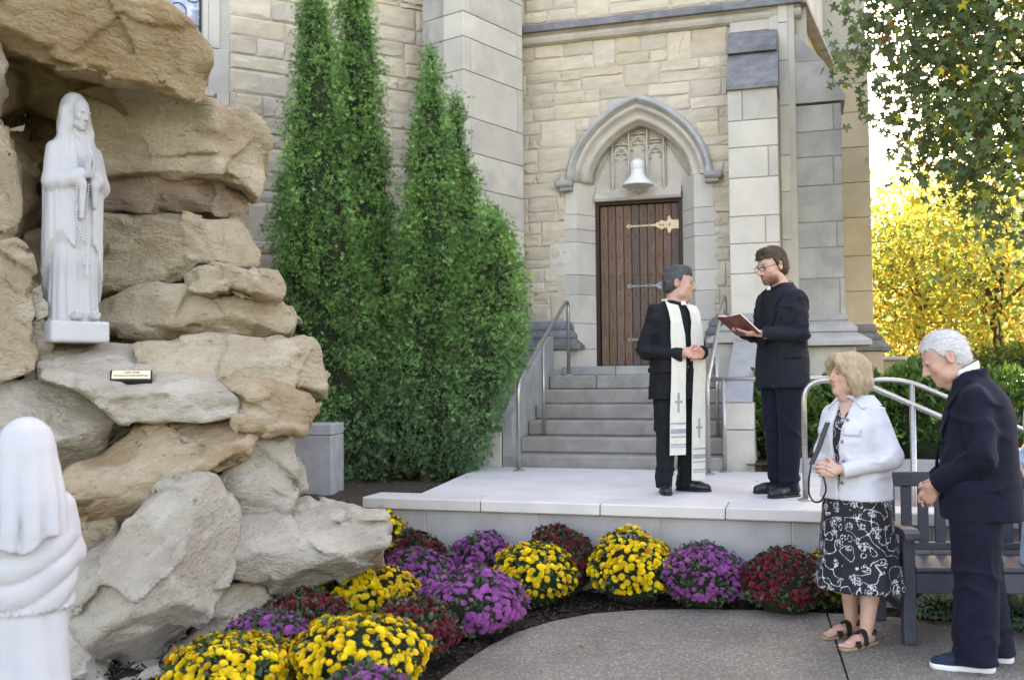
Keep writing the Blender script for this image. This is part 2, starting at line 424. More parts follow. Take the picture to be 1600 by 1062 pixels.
def plaza_material():
    m = bpy.data.materials.new('exposed_aggregate'); m.use_nodes = True; N = m.node_tree.nodes; L = m.node_tree.links; b = N['Principled BSDF']
    tc = N.new('ShaderNodeTexCoord')
    v = N.new('ShaderNodeTexVoronoi'); v.inputs['Scale'].default_value = 75; v.inputs['Randomness'].default_value = 1; L.new(tc.outputs['Object'], v.inputs['Vector'])
    cr = N.new('ShaderNodeValToRGB'); e = cr.color_ramp.elements
    e[0].position = 0; e[0].color = (.075, .066, .057, 1); e[1].position = 1; e[1].color = (.42, .39, .35, 1)
    for p, c in ((.35, (.16, .135, .112, 1)), (.62, (.25, .215, .18, 1)), (.86, (.33, .29, .24, 1))):
        k = e.new(p); k.color = c
    sp = N.new('ShaderNodeSeparateColor'); L.new(v.outputs['Color'], sp.inputs[0]); L.new(sp.outputs[0], cr.inputs[0])
    mr = N.new('ShaderNodeMapRange'); mr.inputs[1].default_value = .25; mr.inputs[2].default_value = .62; L.new(v.outputs['Distance'], mr.inputs[0])
    mx = N.new('ShaderNodeMix'); mx.data_type = 'RGBA'; L.new(mr.outputs[0], mx.inputs[0]); L.new(cr.outputs[0], mx.inputs[6]); mx.inputs[7].default_value = (.17, .15, .125, 1)
    nz = N.new('ShaderNodeTexNoise'); nz.inputs['Scale'].default_value = 1.6; nz.inputs['Detail'].default_value = 6; L.new(tc.outputs['Object'], nz.inputs['Vector'])
    m2 = N.new('ShaderNodeMapRange'); m2.inputs[1].default_value = .3; m2.inputs[2].default_value = .7; m2.inputs[3].default_value = .88; m2.inputs[4].default_value = 1.35; L.new(nz.outputs['Fac'], m2.inputs[0])
    mu = N.new('ShaderNodeVectorMath'); mu.operation = 'SCALE'; L.new(mx.outputs[2], mu.inputs[0]); L.new(m2.outputs[0], mu.inputs['Scale'])
    L.new(mu.outputs[0], b.inputs['Base Color']); b.inputs['Roughness'].default_value = .7; b.inputs['Specular IOR Level'].default_value = .35
    bp_ = N.new('ShaderNodeBump'); bp_.invert = True; bp_.inputs['Strength'].default_value = .7; bp_.inputs['Distance'].default_value = .006; L.new(v.outputs['Distance'], bp_.inputs['Height']); L.new(bp_.outputs[0], b.inputs['Normal'])
    return m
M_plaza = plaza_material()

# ================================================================ building frame
TH = radians(16.8)
HP = 0.60                              # platform level
B0 = ong(784, 728, HP)
def bl(px, py, v):
    """point of the photograph on the building plane at depth v -> (u, z)"""
    d = ray(px, py); ax = np.array([sin(TH), cos(TH), 0])
    t = (v - (CAMP - np.array([B0[0], B0[1], 0])).dot(ax)) / d.dot(ax)
    p = CAMP + d * t - np.array([B0[0], B0[1], 0])
    return p[0] * cos(TH) - p[1] * sin(TH), p[2]
def W(u, v, z): return np.array([B0[0] + u * cos(TH) + v * sin(TH), B0[1] - u * sin(TH) + v * cos(TH), z])
def toB(p): q = np.array(p) - np.array([B0[0], B0[1], 0]); return q[0] * cos(TH) - q[1] * sin(TH), q[0] * sin(TH) + q[1] * cos(TH), q[2]
BLOC = (B0[0], B0[1], 0); BRZ = -TH

# ================================================================ ground
gm = MB(); gm.add([(-400, -60, -.25), (400, -60, -.25), (400, 600, -.25), (-400, 600, -.25)], [(0, 1, 2, 3)])
tag(gm.build('ground', M_grass), kind='structure')
# exposed-aggregate plaza with its curved edge, two slabs with an open joint
edge_px = [(560, 1150), (640, 1095), (690, 1060), (722, 1036), (762, 1010), (805, 988), (862, 970), (925, 958), (1000, 952), (1100, 951), (1200, 953), (1292, 957)]
eL = [ong(x, y, 0) for x, y in edge_px]
edge_px2 = [(1292, 957), (1380, 962), (1450, 968), (1530, 974), (1620, 980), (1760, 990)]
eR = [ong(x, y, 0) for x, y in edge_px2]
j0 = ong(1292, 957, 0); j1 = ong(1330, 1075, 0); jd = (j1 - j0) / np.linalg.norm((j1 - j0)[:2]); jn = np.array([jd[1], -jd[0], 0]) * .006
def slab_poly(pts, name, z=0.0, depth=.1, m=None):
    mb = MB(); mb.prism([(p[0], p[1]) for p in pts], z - depth, z, 'xy'); return tag(mb.build(name, m), kind='structure')
jend = j0 + jd * 7
slab_poly(list(eL[:-1]) + [j0 + (jn if jn[0] < 0 else -jn), jend + (jn if jn[0] < 0 else -jn), np.array([-6, jend[1], 0]), np.array([-6, 2.0, 0]), np.array([-2.4, 3.2, 0])], 'plaza_paving', 0, .1, M_plaza)
slab_poly([j0 - (jn if jn[0] < 0 else -jn)] + list(eR[1:]) + [np.array([9, eR[-1][1], 0]), np.array([9, jend[1], 0]), jend - (jn if jn[0] < 0 else -jn)], 'plaza_paving', 0, .1, M_plaza)
# flower bed soil (mulch), lightly heaped
def heap(name, x0, x1, y0, y1, n, zf, m):
    xs = np.linspace(x0, x1, n); ys = np.linspace(y0, y1, n); X, Y = np.meshgrid(xs, ys, indexing='ij')
    Z = zf(X, Y); V = np.stack([X, Y, Z], axis=2).reshape(-1, 3); i = np.arange(n - 1)
    A = (i[:, None] * n + i[None]).ravel(); Fq = np.stack([A, A + n, A + n + 1, A + 1], axis=1)
    return tag(link(name, raw_mesh(name, V, Fq, True), m), kind='structure')
heap('flower_bed', -4.5, 5.0, 4.2, 9.2, 120, lambda X, Y: -.028 + .012 * fbm(np.stack([X * 3, Y * 3, 0 * X], -1), 3, 3) + .012 * vnoise(np.stack([X * 14, Y * 14, 0 * X], -1), 5), M_mulch)

# ================================================================ platform
pfL = ong(567, 775.5, HP); pfR = ong(1288, 797.5, HP)
uL, vL, _ = toB(pfL); uR, vR, _ = toB(pfR)
VF = (vL + vR) / 2                      # platform front plane
u_end = 4.9                             # wall runs on behind the bench
plat = thing('platform', 'raised pale concrete platform with stone face at the foot of the church steps', 'platform', BLOC, BRZ)
capH = .085; capD = .34
def ucut(px, py, v): return bl(px, py, v)[0]
cj = [uL] + [ucut(x, 790, VF) for x in (750, 937, 1133)]
while cj[-1] < u_end: cj.append(cj[-1] + .86)
for a, b in zip(cj[:-1], cj[1:]):
    mb = MB(); mb.bbox(a + .003, b - .003, VF, VF + capD, HP - capH, HP, .008); mb.build('cap_stone', M_cap, plat)
fj = [uL + .05, ucut(577, 850, VF), ucut(662, 850, VF), ucut(840, 850, VF), ucut(1032, 850, VF), ucut(1238, 850, VF)]
while fj[-1] < u_end: fj.append(fj[-1] + .88)
for a, b in zip(fj[:-1], fj[1:]):
    mb = MB(); mb.bbox(a + .004, b - .004, VF + .045, VF + .30, -.12, HP - capH - .004, .006); mb.build('face_stone', M_face, plat)
mb = MB(); mb.box(uL + .06, u_end, VF + .055, VF + .29, -.1, HP - capH - .01); mb.build('wall_core', M_mortar, plat)
# walking slab: its left edge runs at its own angle to the steps
sl0 = toB(ong(663, 768.5, HP)); sl1 = toB(ong(753, 729, HP)); VB = sl1[1] + .05
su_end = bl(1372, 790, VF)[0]
mb = MB(); mb.prism([(sl0[0], VF + capD + .004), (su_end, VF + capD + .004), (su_end, VB), (sl1[0] - .02, VB)], .2, HP - .002, 'xy'); mb.build('walking_slab', M_slab, plat)
# steps going down on the far right side, behind the front wall
for k in range(4):
    mb = MB(); mb.bbox(su_end + .01 + k * .30, su_end + (k + 1) * .30, VF + capD + .01, VB - .9, -.1, HP - .13 * (k + 1), .01); mb.build('side_step', M_step, plat)

# ================================================================ church
church = thing('church', 'tan stone church with gothic doorway, buttresses and limestone trim behind the steps', 'church', BLOC, BRZ)
VW = 2.10                               # wall plane of the doorway bay
VD = 2.42                               # door plane
def rockface(w, h, seed, d=.03, nx=6, nz=4):
    r = np.random.default_rng(seed); fx = np.concatenate([[0, .05], np.linspace(.05, .95, nx - 1)[1:-1], [.95, 1]]); fz = np.concatenate([[0, .1], np.linspace(.1, .9, nz - 1)[1:-1], [.9, 1]])
    nx, nz = len(fx), len(fz); V = []
    tilt = r.normal(0, .008, 2); ridge = r.uniform(-.3, .3)
    for i, a in enumerate(fx):
        for j, b in enumerate(fz):
            e = i in (0, nx - 1) or j in (0, nz - 1)
            y = 0 if e else -(d * (.45 + .55 * r.random()) + tilt[0] * (a - .5) + tilt[1] * (b - .5) + .012 * (abs(b - .5 - ridge) < .2) * r.random())
            jx, jz = (0, 0) if e else (r.normal(0, .012), r.normal(0, .008))
            V.append((a * w + jx, y, b * h + jz))
    Fs = [(i * nz + j, (i + 1) * nz + j, (i + 1) * nz + j + 1, i * nz + j + 1) for i in range(nx - 1) for j in range(nz - 1)]
    n0 = len(V); V += [(0, .05, 0), (w, .05, 0), (w, .05, h), (0, .05, h)]
    bot = [i * nz for i in range(nx)]; top = [i * nz + nz - 1 for i in range(nx)]; lf = list(range(nz)); rt = [(nx - 1) * nz + j for j in range(nz)]
    Fs += [tuple(bot[::-1] + [n0, n0 + 1]), tuple(top + [n0 + 2, n0 + 3]), tuple(lf + [n0 + 3, n0]), tuple(rt[::-1] + [n0 + 1, n0 + 2])]
    return V, Fs
_seed = [100]
def stone_piece(parent, x0, x1, z0, z1, y, m, d=.03, j=.0045):
    _seed[0] += 1
    V, Fs = rockface(x1 - x0 - 2 * j, z1 - z0 - 2 * j, _seed[0], d)
    return link('stone', raw_mesh('stone', V, Fs), m, parent, (x0 + j, y, z0 + j))
def random_ashlar(parent, x0, x1, z0, z1, y, m, keep, seed, unit=1.0, d=.014):
    """random-coursed rock-faced stones; keep(a,b,c,e) -> list of rectangles to lay"""
    r = random.Random(seed); z = z0
    while z < z1 - .05:
        h = min(r.choice([.29, .33, .37]) * unit, z1 - z)
        if z1 - z - h < .1: h = z1 - z
        x = x0 - r.uniform(0, .2)
        while x < x1:
            w = r.uniform(.42, .85) * unit; k = r.random()
            cells = []
            if k < .28 and h < .5 * unit: w *= .62; cells = [(x, x + w, z, z + h)]
            else:
                s = h * r.uniform(.36, .64)
                for (a, b) in ((z, z + s), (z + s, z + h)):
                    if r.random() < .35: cells.append((x, x + w, a, b))
                    else:
                        t = w * r.uniform(.32, .68); cells += [(x, x + t, a, b), (x + t, x + w, a, b)]
            for c in cells:
                c = (max(c[0], x0), min(c[1], x1), c[2], c[3])
                if c[1] - c[0] < .07: continue
                for q in keep(*c):
                    if q[1] - q[0] > .05 and q[3] - q[2] > .05: stone_piece(parent, *q, y, m, d)
            x += w
        z += h
def ashlar_block(parent, x0, x1, y0, y1, z0, z1, m, name='stone_block', j=.004, b=.006):
    mb = MB(); mb.bbox(x0 + j, x1 - j, y0, y1, z0 + j, z1 - j, b); return mb.build(name, m, parent)

# ---- portal geometry (u, z) on the wall plane
def pointed(w, rise, zs, uc, n=14):
    e = (rise * rise - w * w) / (2 * w); R = w + e; a1 = math.acos(max(-1, min(1, e / R)))
    L = [(uc + e - R * cos(a1 * k / n), zs + R * sin(a1 * k / n)) for k in range(n + 1)]
    return L, e, R
hood_l = bl(886, 282, VW); hood_r = bl(1113, 274, VW); apex = bl(996, 150, VW)
UC = (hood_l[0] + hood_r[0]) / 2; HW = (hood_r[0] - hood_l[0]) / 2; ZS = (hood_l[1] + hood_r[1]) / 2; RISE = apex[1] - ZS
def arch_pts(delta, leg=0.0, n=14):
    """outline of the arch moved inwards by delta, with straight legs of that length below the springing"""
    w_, h_ = HW - delta, RISE - delta * 1.12
    L = [(UC - w_ * cos(pi / 2 * k / n), ZS + h_ * (.74 * sin(pi / 2 * k / n) + .26 * (1 - cos(pi / 2 * k / n)))) for k in range(n + 1)]
    Rr = [(2 * UC - x, z) for x, z in L[:-1]][::-1]
    P = L + Rr
    if leg > 0: P = [(P[0][0], ZS - leg)] + P + [(P[-1][0], ZS - leg)]
    return P
def arch_sweep(prof, name, m, parent, leg=0.0, smooth=True):
    """prof: list of (delta, v)"""
    rows = [[(x, v, z) for x, z in arch_pts(dl, leg)] for dl, v in prof]; n = len(rows[0]); V = sum(rows, [])
    Fs = [(i * n + k, i * n + k + 1, (i + 1) * n + k + 1, (i + 1) * n + k) for i in range(len(prof) - 1) for k in range(n - 1)]
    for q in (0, n - 1):
        Fs.append(tuple(i * n + q for i in range(len(prof))))
    mb = MB(); mb.add(V, Fs); return mb.build(name, m, parent, smooth=smooth)
door_l, door_t = bl(931, 313, VD); door_r, door_b = bl(1071, 571, VD)
ZSILL = bl(1000, 572, VD)[1]
ZLAND = bl(870, 586.5, 1.5)[1]
jamb_lu = bl(884, 400, VW)[0]; jamb_ru = bl(1116, 400, VW)[0]

# ---- porch wall (doorway bay)
uW0 = bl(800, 300, VW)[0]; uW1 = bl(1140, 300, VW)[0]
z_str0 = bl(815, 76, VW)[1]; z_str1 = bl(815, 38, VW)[1]
ZTOP = 15.0
mb = MB()
core = [(uW0 - 1.2, -.1), (jamb_lu + .04, -.1), (jamb_lu + .04, ZS)] + [p for p in arch_pts(.07)][1:-1] + [(jamb_ru - .04, ZS), (jamb_ru - .04, -.1), (uW1 + .9, -.1), (uW1 + .9, ZTOP), (uW0 - 1.2, ZTOP)]
mb.prism(core, VW + .004, VW + .5, 'xz'); porch = mb.build('porch_wall', M_mortar, church)
mb = MB(); mb.box(uW0 - 1.2, uW1 + .85, VW + .52, VW + 7, -.1, ZTOP - .05); mb.build('porch_mass', M_mortar, church)
_ao = arch_pts(.05)
def arch_half(z):
    if z <= ZS: return None
    xs = [x for x, zz in _ao if abs(zz - z) < .09 and x < UC]
    return (UC - min(xs)) if xs else 0
def keep_porch(a, b, c, e):
    zm = (c + e) / 2
    if zm < 1.9 - .02 and False: return []
    if zm > ZS:
        if zm > ZS + RISE + .02: return [(a, b, c, e)]
        hw = arch_half(max(c + .02, ZS + .02)) or 0
    else: hw = None
    lo, hi = (UC - hw, UC + hw) if hw is not None else (jamb_lu, jamb_ru)
    out = []
    if a < lo: out.append((a, min(b, lo), c, e))
    if b > hi: out.append((max(a, hi), b, c, e))
    return out
z_base = bl(850, 500, VW - .1)[1]
random_ashlar(porch, uW0, uW1 + .05, z_base, z_str0 + .02, VW, M_sand, keep_porch, 5, .92)
random_ashlar(porch, uW0, uW1 + .35, z_str1 - .02, z_str1 + 1.2, VW, M_sand, lambda *q: [q], 9, .92)

# string course with dark weathered top and light roll, returning at the right corner
zc = (z_str0, z_str1); sH = zc[1] - zc[0]
uS1 = bl(1236, 32, VW - .18)[0]
def string_course(parent, x0, x1):
    n = int((x1 - x0) / .95) + 1; s = (x1 - x0) / n
    for k in range(n):
        a, b = x0 + k * s + .002, x0 + (k + 1) * s - .002
        mb = MB(); mb.prism([(VW + .05, zc[1]), (VW - .17, zc[0] + sH * .62), (VW - .17, zc[0] + sH * .44), (VW + .05, zc[0] + sH * .44)], a, b, 'yz'); mb.build('string_course_stone', M_lime_dark, parent)
    pr = [(VW + .05, zc[0] + sH * .435), (VW - .11, zc[0] + sH * .435)] + [(VW - .105 + .045 * sin(t) - .01, zc[0] + sH * .2 + .06 * cos(t)) for t in np.linspace(.3, pi, 0)] + \
         [(VW - .07, zc[0] + sH * .36), (VW - .09 - .0, zc[0] + sH * .30), (VW - .10, zc[0] + sH * .18), (VW - .08, zc[0] + sH * .06), (VW - .04, zc[0]), (VW + .05, zc[0])]
    mb = MB(); mb.prism(pr, x0, x1 - .01, 'yz'); mb.build('string_course_roll', M_carve, parent)
string_course(porch, uW0, uS1 + .12)

# ---- the portal: jamb blocks, arch orders, hood mould
portal = MB().box(jamb_lu + .03, jamb_ru - .03, VW + .50, VW + .519, 1.0, 1.2).build('portal', M_mortar, church)
r = random.Random(4)
zj = [ZLAND - .02] + [bl(900, y, VW)[1] for y in (520, 472, 430, 380, 358, 330)] + [ZS]
zj = [ZLAND - .02, bl(900, 545, VW)[1], bl(900, 505, VW)[1], bl(900, 460, VW)[1], bl(900, 429, VW)[1], bl(900, 378, VW)[1], bl(900, 358, VW)[1], bl(900, 335, VW)[1], ZS]
ext_l = [.16, .10, .04, .12, .22, .01, .02, 0]; ext_r = [.02, .12, .0, .1, .14, .03, .12, 0]
sp = .17                                # splay width
for k in range(len(zj) - 1):
    for side in (-1, 1):
        eu = (jamb_lu - ext_l[k] * .9) if side < 0 else (jamb_ru + ext_r[k] * .35); di = door_l if side < 0 else door_r
        xa = di + side * sp
        poly = [(eu, VW - .012), (xa, VW - .012), (di, VD - .06), (di, VD + .1), (eu, VD + .1)]
        if side > 0: poly = poly[::-1]
        mb = MB(); mb.prism(poly, zj[k] + .003, zj[k + 1] - .003, 'xy'); mb.build('jamb_stone', M_lime, portal)
din = door_l - (UC - HW)                # hood-to-door inset
tot = din
prof = [(.085, VW - .03), (.10, VW - .045), (.125, VW - .045), (.14, VW - .03), (.15, VW + .0), (.175, VW + .035), (.20, VW + .05), (.215, VW + .04), (.235, VW + .04), (.25, VW + .06),
        (.255, VW + .09), (.28, VW + .13), (.31, VW + .15), (.325, VW + .14), (.34, VW + .15), (tot - .01, VD - .14), (tot - .01, VD - .02)]
prof = [(min(a, tot - .005) if i < len(prof) - 2 else a, b) for i, (a, b) in enumerate(prof)]
arch_sweep(prof, 'arch_moulding', M_carve, portal)
arch_sweep([(-.01, VW + .02), (-.01, VW - .06), (0.01, VW - .11), (.04, VW - .125), (.06, VW - .10), (.065, VW - .07), (.09, VW - .05), (.095, VW + .02)], 'hood_mould', mat('pale_grey_limestone', (.52, .51, .50), (.38, .38, .38), scale=5, rough=.85, bump=.15, bscale=60), portal)
for sgn in (-1, 1):
    x = UC + sgn * (HW + .02)
    mb = MB(); mb.bbox(x - .11, x + .11, VW - .15, VW + .02, ZS - .075, ZS + .01, .025); mb.bbox(x - .08 - sgn * .02, x + .08 - sgn * .02, VW - .11, VW + .02, ZS - .12, ZS - .07, .012); mb.build('label_stop', M_lime_grey, portal)
# tympanum and blind tracery
VT = VD - .03
ty = arch_pts(tot - .03)
zt0 = bl(1000, 303, VT)[1]
mb = MB(); mb.prism([(ty[0][0], zt0)] + ty + [(ty[-1][0], zt0)], VT, VT + .12, 'xz'); mb.build('tympanum_panel', M_carve, portal)
zl = [bl(1000, y, VT)[1] for y in (312, 294)]
mb = MB(); mb.prism([(VT + .06, zl[0] - .01), (VT - .1, zl[0] - .01), (VT - .12, zl[0] + .02), (VT - .1, zl[0] + .05), (VT - .03, zl[1]), (VT + .06, zl[1])], door_l + .01, door_r - .01, 'yz'); mb.build('lintel', M_carve, portal)
mull = [bl(x, 250, VT - .05)[0] for x in (957, 982.5, 1011, 1037)]
def inner_half_at(x):
    zz = [z for xx, z in ty if abs(xx - x) < .07]; return max(zz) if zz else ZS
for i, x in enumerate(mull):
    mb = MB(); zt = inner_half_at(x) - .02
    mb.prism([(x - .022, VT + .01), (x - .008, VT - .065), (x + .008, VT - .065), (x + .022, VT + .01)], zl[1] - .02, zt, 'xy'); mb.build('mullion', M_carve, portal)
def tracery(xa, xb, zh, zb, top):
    xm = (xa + xb) / 2; w = (xb - xa) / 2 - .012; mb = MB(); y = VT - .03
    a = [(xm - w * cos(t), y, zh + 1.15 * w * sin(t)) for t in np.linspace(0, pi, 13)]
    a = [(xm - w * cos(t), y, zh + w * (sin(t) + .35 * (1 - abs(cos(t))))) for t in np.linspace(0, pi, 15)]
    mb.tube(a, .015, 6)
    for c in ((-.45, .12), (.45, .12), (0, .62)):
        rr = w * .42; t0 = {-.45: .35 * pi, .45: -.35 * pi, 0: 0}[c[0]]
        mb.tube([(xm + c[0] * w + rr * cos(pi / 2 + t0 + s), y + .006, zh + c[1] * w + rr * sin(pi / 2 + t0 + s)) for s in np.linspace(-1.9, 1.9, 12)], .009, 6)
    for s in (-1, 1): mb.tube([(xm + s * w, y, zb), (xm + s * w, y, zh)], .011, 6)
    if top:
        zt = min(inner_half_at(xa), inner_half_at(xb)) - .03
        p0 = zh + 1.5 * w
        mb.tube([(xa + .02, y, p0 + .03), (xm, y, p0 + .02), (xb - .02, y, p0 + .03)], .008, 6)
        mb.tube([(xa + .02, y, zt - .03), (xm, y, max(zt - .02, p0 + .05)), (xb - .02, y, zt - .03)], .010, 6)
    return mb.build('tracery', M_carve, portal, smooth=True)
tracery(mull[0], mull[1], bl(970, 247, VT)[1], zl[1], True); tracery(mull[1], mull[2], bl(996, 232, VT)[1], zl[1], True); tracery(mull[2], mull[3], bl(1024, 243, VT)[1], zl[1], True)
for (a, b) in ((ty[0][0] + .03, mull[0] - .02), (mull[3] + .02, ty[-1][0] - .03)):
    mb = MB(); s = 1 if b < UC else -1; x_in = b if s > 0 else a; x_out = a if s > 0 else b
    zi = inner_half_at(x_in) - .10; mb.tube([(x_in, VT - .02, zl[1]), (x_in, VT - .02, zi), ((x_in * .6 + x_out * .4), VT - .02, zi - .16), (x_out, VT - .02, ZS + .02), (x_out, VT - .02, zl[1])], .011, 6); mb.build('tracery', M_carve, portal, smooth=True)

# ---- door
M_wood = mat('oak_planks', (.23, .145, .10), (.115, .07, .05), scale=7, rough=.6, bump=.35, bscale=30, rand=.20, stretch=(9, 9, .8), c3=(.15, .10, .085), c3scale=1.3, c3range=(.45, .7))
M_frame = mat('dark_door_frame', (.055, .022, .018), (.035, .015, .013), scale=10, rough=.5, stretch=(4, 4, 1))
M_iron = mat('pale_iron', (.36, .35, .35), (.20, .20, .21), scale=30, rough=.5, metal=.5, bump=.2, bscale=90)
M_brass = mat('tarnished_brass', (.62, .47, .32), (.50, .36, .22), scale=25, rough=.45, metal=.5, bump=.15, bscale=90)
M_black = mat('black_iron', (.02, .02, .022), (.012, .012, .013), rough=.5)
ZDT = bl(1000, 313, VD)[1]
fr = .045
mb = MB(); mb.box(door_l, door_l + fr, VD - .05, VD + .08, ZSILL, ZDT).box(door_r - fr, door_r, VD - .05, VD + .08, ZSILL, ZDT).box(door_l + fr, door_r - fr, VD - .048, VD + .08, ZDT - fr, ZDT - .001).box(door_l, door_r, VD - .07, VD + .02, ZDT, ZDT + .03)
doorT = mb.build('door', M_frame, church)
da, db = door_l + fr + .004, door_r - fr - .004; pw = (db - da) / 10
for k in range(10):
    mb = MB(); mb.bbox(da + k * pw + .003, da + (k + 1) * pw - .003, VD + .005 + .003 * r.random(), VD + .05, ZSILL + .01, ZDT - fr - .006, .006); mb.build('plank', M_wood, doorT)
mb = MB()
for zz in np.linspace(ZSILL + .14, ZDT - fr - .16, 8):
    for k in range(10): mb.sphere((da + (k + .5) * pw, VD + .003, zz + .01 * r.random()), (.009, .006, .009), 6, 4)
tag(mb.build('nails', M_black, doorT), kind='stuff')
for zz, m in ((bl(1020, 352, VD)[1], M_brass), (bl(1020, 446, VD)[1], M_iron), (bl(1020, 530, VD)[1], M_iron)):
    L = (db - da) * .66; x1 = db - .005; x0 = x1 - L
    up = [(x0, 0), (x0 + .02, .022), (x0 + .045, .028), (x0 + .07, .012), (x0 + .13, .009), (x0 + .15, .02), (x0 + .17, .009), (x0 + .26, .010), (x0 + .28, .022), (x0 + .30, .011), (x0 + .36, .014), (x0 + .39, .035), (x0 + .43, .045),
          (x1 - .24, .05), (x1 - .2, .062), (x1 - .17, .04), (x1 - .14, .05), (x1 - .13, .105), (x1 - .105, .115), (x1 - .09, .06), (x1 - .05, .055), (x1, .06)]
    up = [(x, z * .95) for x, z in up if x <= x1]
    poly = [(x, zz + z) for x, z in up] + [(x, zz - z) for x, z in up[::-1][:-1]]
    mb = MB(); mb.prism(poly, VD - .008, VD + .004, 'xz'); h = mb.build('hinge_strap', m, doorT)
    mb = MB()
    for x in (x0 + .045, x0 + .15, x0 + .28, x0 + .42, x1 - .19, x1 - .11): mb.sphere((x, VD - .009, zz), (.010, .007, .010), 8, 4)
    mb.build('bolt_heads', M_black, h)
# ---- bell-shaped lamp over the door
M_white_enamel = mat('white_enamel', (.80, .80, .78), (.74, .74, .72), scale=8, rough=.35, spec=.5)
lx, lz = bl(996.5, 290, VT - .28)
lamp = thing('wall_lamp', 'white enamel bell-shaped lamp fixed over the church door', 'lamp', W(lx, VT - .28, 0), BRZ)
zz0 = bl(996, 291, VT - .28)[1]; zz1 = bl(996, 248, VT - .28)[1]; hh = zz1 - zz0
mb = MB(); mb.lathe([(.005, hh), (.03, hh * .985), (.075, hh * .9), (.085, hh * .85), (.085, hh * .62), (.078, hh * .6), (.082, hh * .57), (.086, hh * .42), (.11, hh * .30), (.185, hh * .08), (.19, hh * .04), (.185, 0), (.17, .005), (.1, hh * .2), (.02, hh * .25)], 32, (0, 0, zz0))
mb.build('bell_shade', M_white_enamel, lamp, smooth=True)
mb = MB(); mb.tube([(.0, .3, zz0 - .05), (0, .24, zz0 - .055), (0, .08, zz0 - .05), (0, .0, zz0 + .1)], .014, 8); mb.bbox(-.11, .11, .2, .27, zz0 - .075, zz0 - .02, .01); mb.build('bracket', M_carve, lamp)

# ---- base mouldings (water table) helper: tiers around a pier
def base_tiers(parent, x0, x1, y0, zb, tiers, m, xl=0, name='base_moulding', yback=None):
    """tiers: list of (z0, z1, spread0, spread1): sloped-top mouldings growing downwards"""
    for (za, zb_, s0, s1) in tiers:
        yb = yback if yback is not None else y0 + .5
        V = [(x0 - s1, y0 - s1, za), (x1 + s1, y0 - s1, za), (x1 + s1, yb, za), (x0 - s1, yb, za),
             (x0 - s1, y0 - s1, za + (zb_ - za) * .35), (x1 + s1, y0 - s1, za + (zb_ - za) * .35), (x1 + s1, yb, za + (zb_ - za) * .35), (x0 - s1, yb, za + (zb_ - za) * .35),
             (x0 - s0, y0 - s0, zb_), (x1 + s0, y0 - s0, zb_), (x1 + s0, yb, zb_), (x0 - s0, yb, zb_)]
        Fs = [(3, 2, 1, 0), (8, 9, 10, 11)] + [(i, (i + 1) % 4, (i + 1) % 4 + 4, i + 4) for i in range(4)] + [(i + 4, (i + 1) % 4 + 4, (i + 1) % 4 + 8, i + 8) for i in range(4)]
        mb = MB(); mb.add(V, Fs); mb.build(name, m, parent)
# left of the door: base mouldings of the wall
lz3 = [bl(870, y, VW - .1)[1] for y in (501, 514, 525, 542, 546)]
base_tiers(porch, uW0 - .1, bl(890, 510, VW)[0], VW - .0, 0, [(lz3[1], lz3[0], .01, .06), (lz3[2] - .02, lz3[1] - .006, .05, .10), (lz3[4], lz3[2] - .026, .09, .17)], M_lime_dark)
ashlar_block(porch, uW0 - .1, bl(880, 560, VW - .15)[0] + .06, VW - .14, VW + .1, ZLAND - .2, lz3[4] - .004, M_lime)
# right of the door
base_tiers(porch, bl(1116, 510, VW)[0], bl(1150, 510, VW)[0], VW, 0, [(lz3[1], lz3[0], .01, .06), (lz3[2] - .02, lz3[1] - .006, .05, .10), (lz3[4], lz3[2] - .026, .09, .17)], M_lime_dark)
ashlar_block(porch, bl(1108, 560, VW)[0], bl(1150, 560, VW)[0], VW - .14, VW + .1, ZLAND - .3, lz3[4] - .004, M_lime)

# ---- buttress facing us, right of the door
VA = 1.50
a0 = bl(1139, 330, VA)[0]; a1 = bl(1218, 330, VA)[0]
za = [bl(1180, y, VA)[1] for y in (492, 427, 380, 337, 277, 229, 187, 137)]
but = MB().box(a0 + .02, a1 - .02, VA + .02, VW + .1, -.1, za[-1]).build('front_buttress', M_mortar, church)
for i in range(len(za) - 1):
    cut = a0 + (a1 - a0) * ([0, .0, .72, 0, .8, .0, .3][i])
    if cut > a0 + .01:
        ashlar_block(but, a0, cut, VA, VW + .05, za[i], za[i + 1], M_lime); ashlar_block(but, cut, a1, VA, VW + .05, za[i], za[i + 1], M_lime)
    else: ashlar_block(but, a0, a1, VA, VW + .05, za[i], za[i + 1], M_lime)
zt1, zt2, zt3, zt4 = bl(1180, 137, VA - .05)[1], bl(1180, 85, 1.78)[1], bl(1180, 82, 1.75)[1], bl(1180, 47, 1.98)[1]
mb = MB(); mb.prism([(VA - .05, zt1), (VA - .05, zt1 + .06), (1.80, zt2 + .02), (VW + .05, zt2 + .02), (VW + .05, zt1)], a0 - .01, a1 + .01, 'yz'); mb.build('weathering_stone', M_lime_dark, but)
mb = MB(); mb.prism([(1.74, zt2 + .025), (1.74, zt2 + .085), (2.02, zt4), (VW + .05, zt4), (VW + .05, zt2 + .025)], a0 - .01, a1 - .01, 'yz'); mb.build('weathering_stone', M_lime_dark, but)
ashlar_block(but, a0 + .0, a1, 2.03, VW + .1, zt4 + .004, z_str0 + .02, M_lime)
bz = [bl(1180, y, VA - .1)[1] for y in (488, 500, 516, 531, 535)]
base_tiers(but, a0, a1, VA, 0, [(bz[1], bz[0], .0, .03), (bz[2], bz[1] - .004, .02, .12), (bz[4], bz[2] - .005, .10, .24)], M_lime_grey, yback=VW)
ashlar_block(but, a0 - .14, a1 + .14, VA - .16, VW, -.1, bz[4] - .005, M_lime)
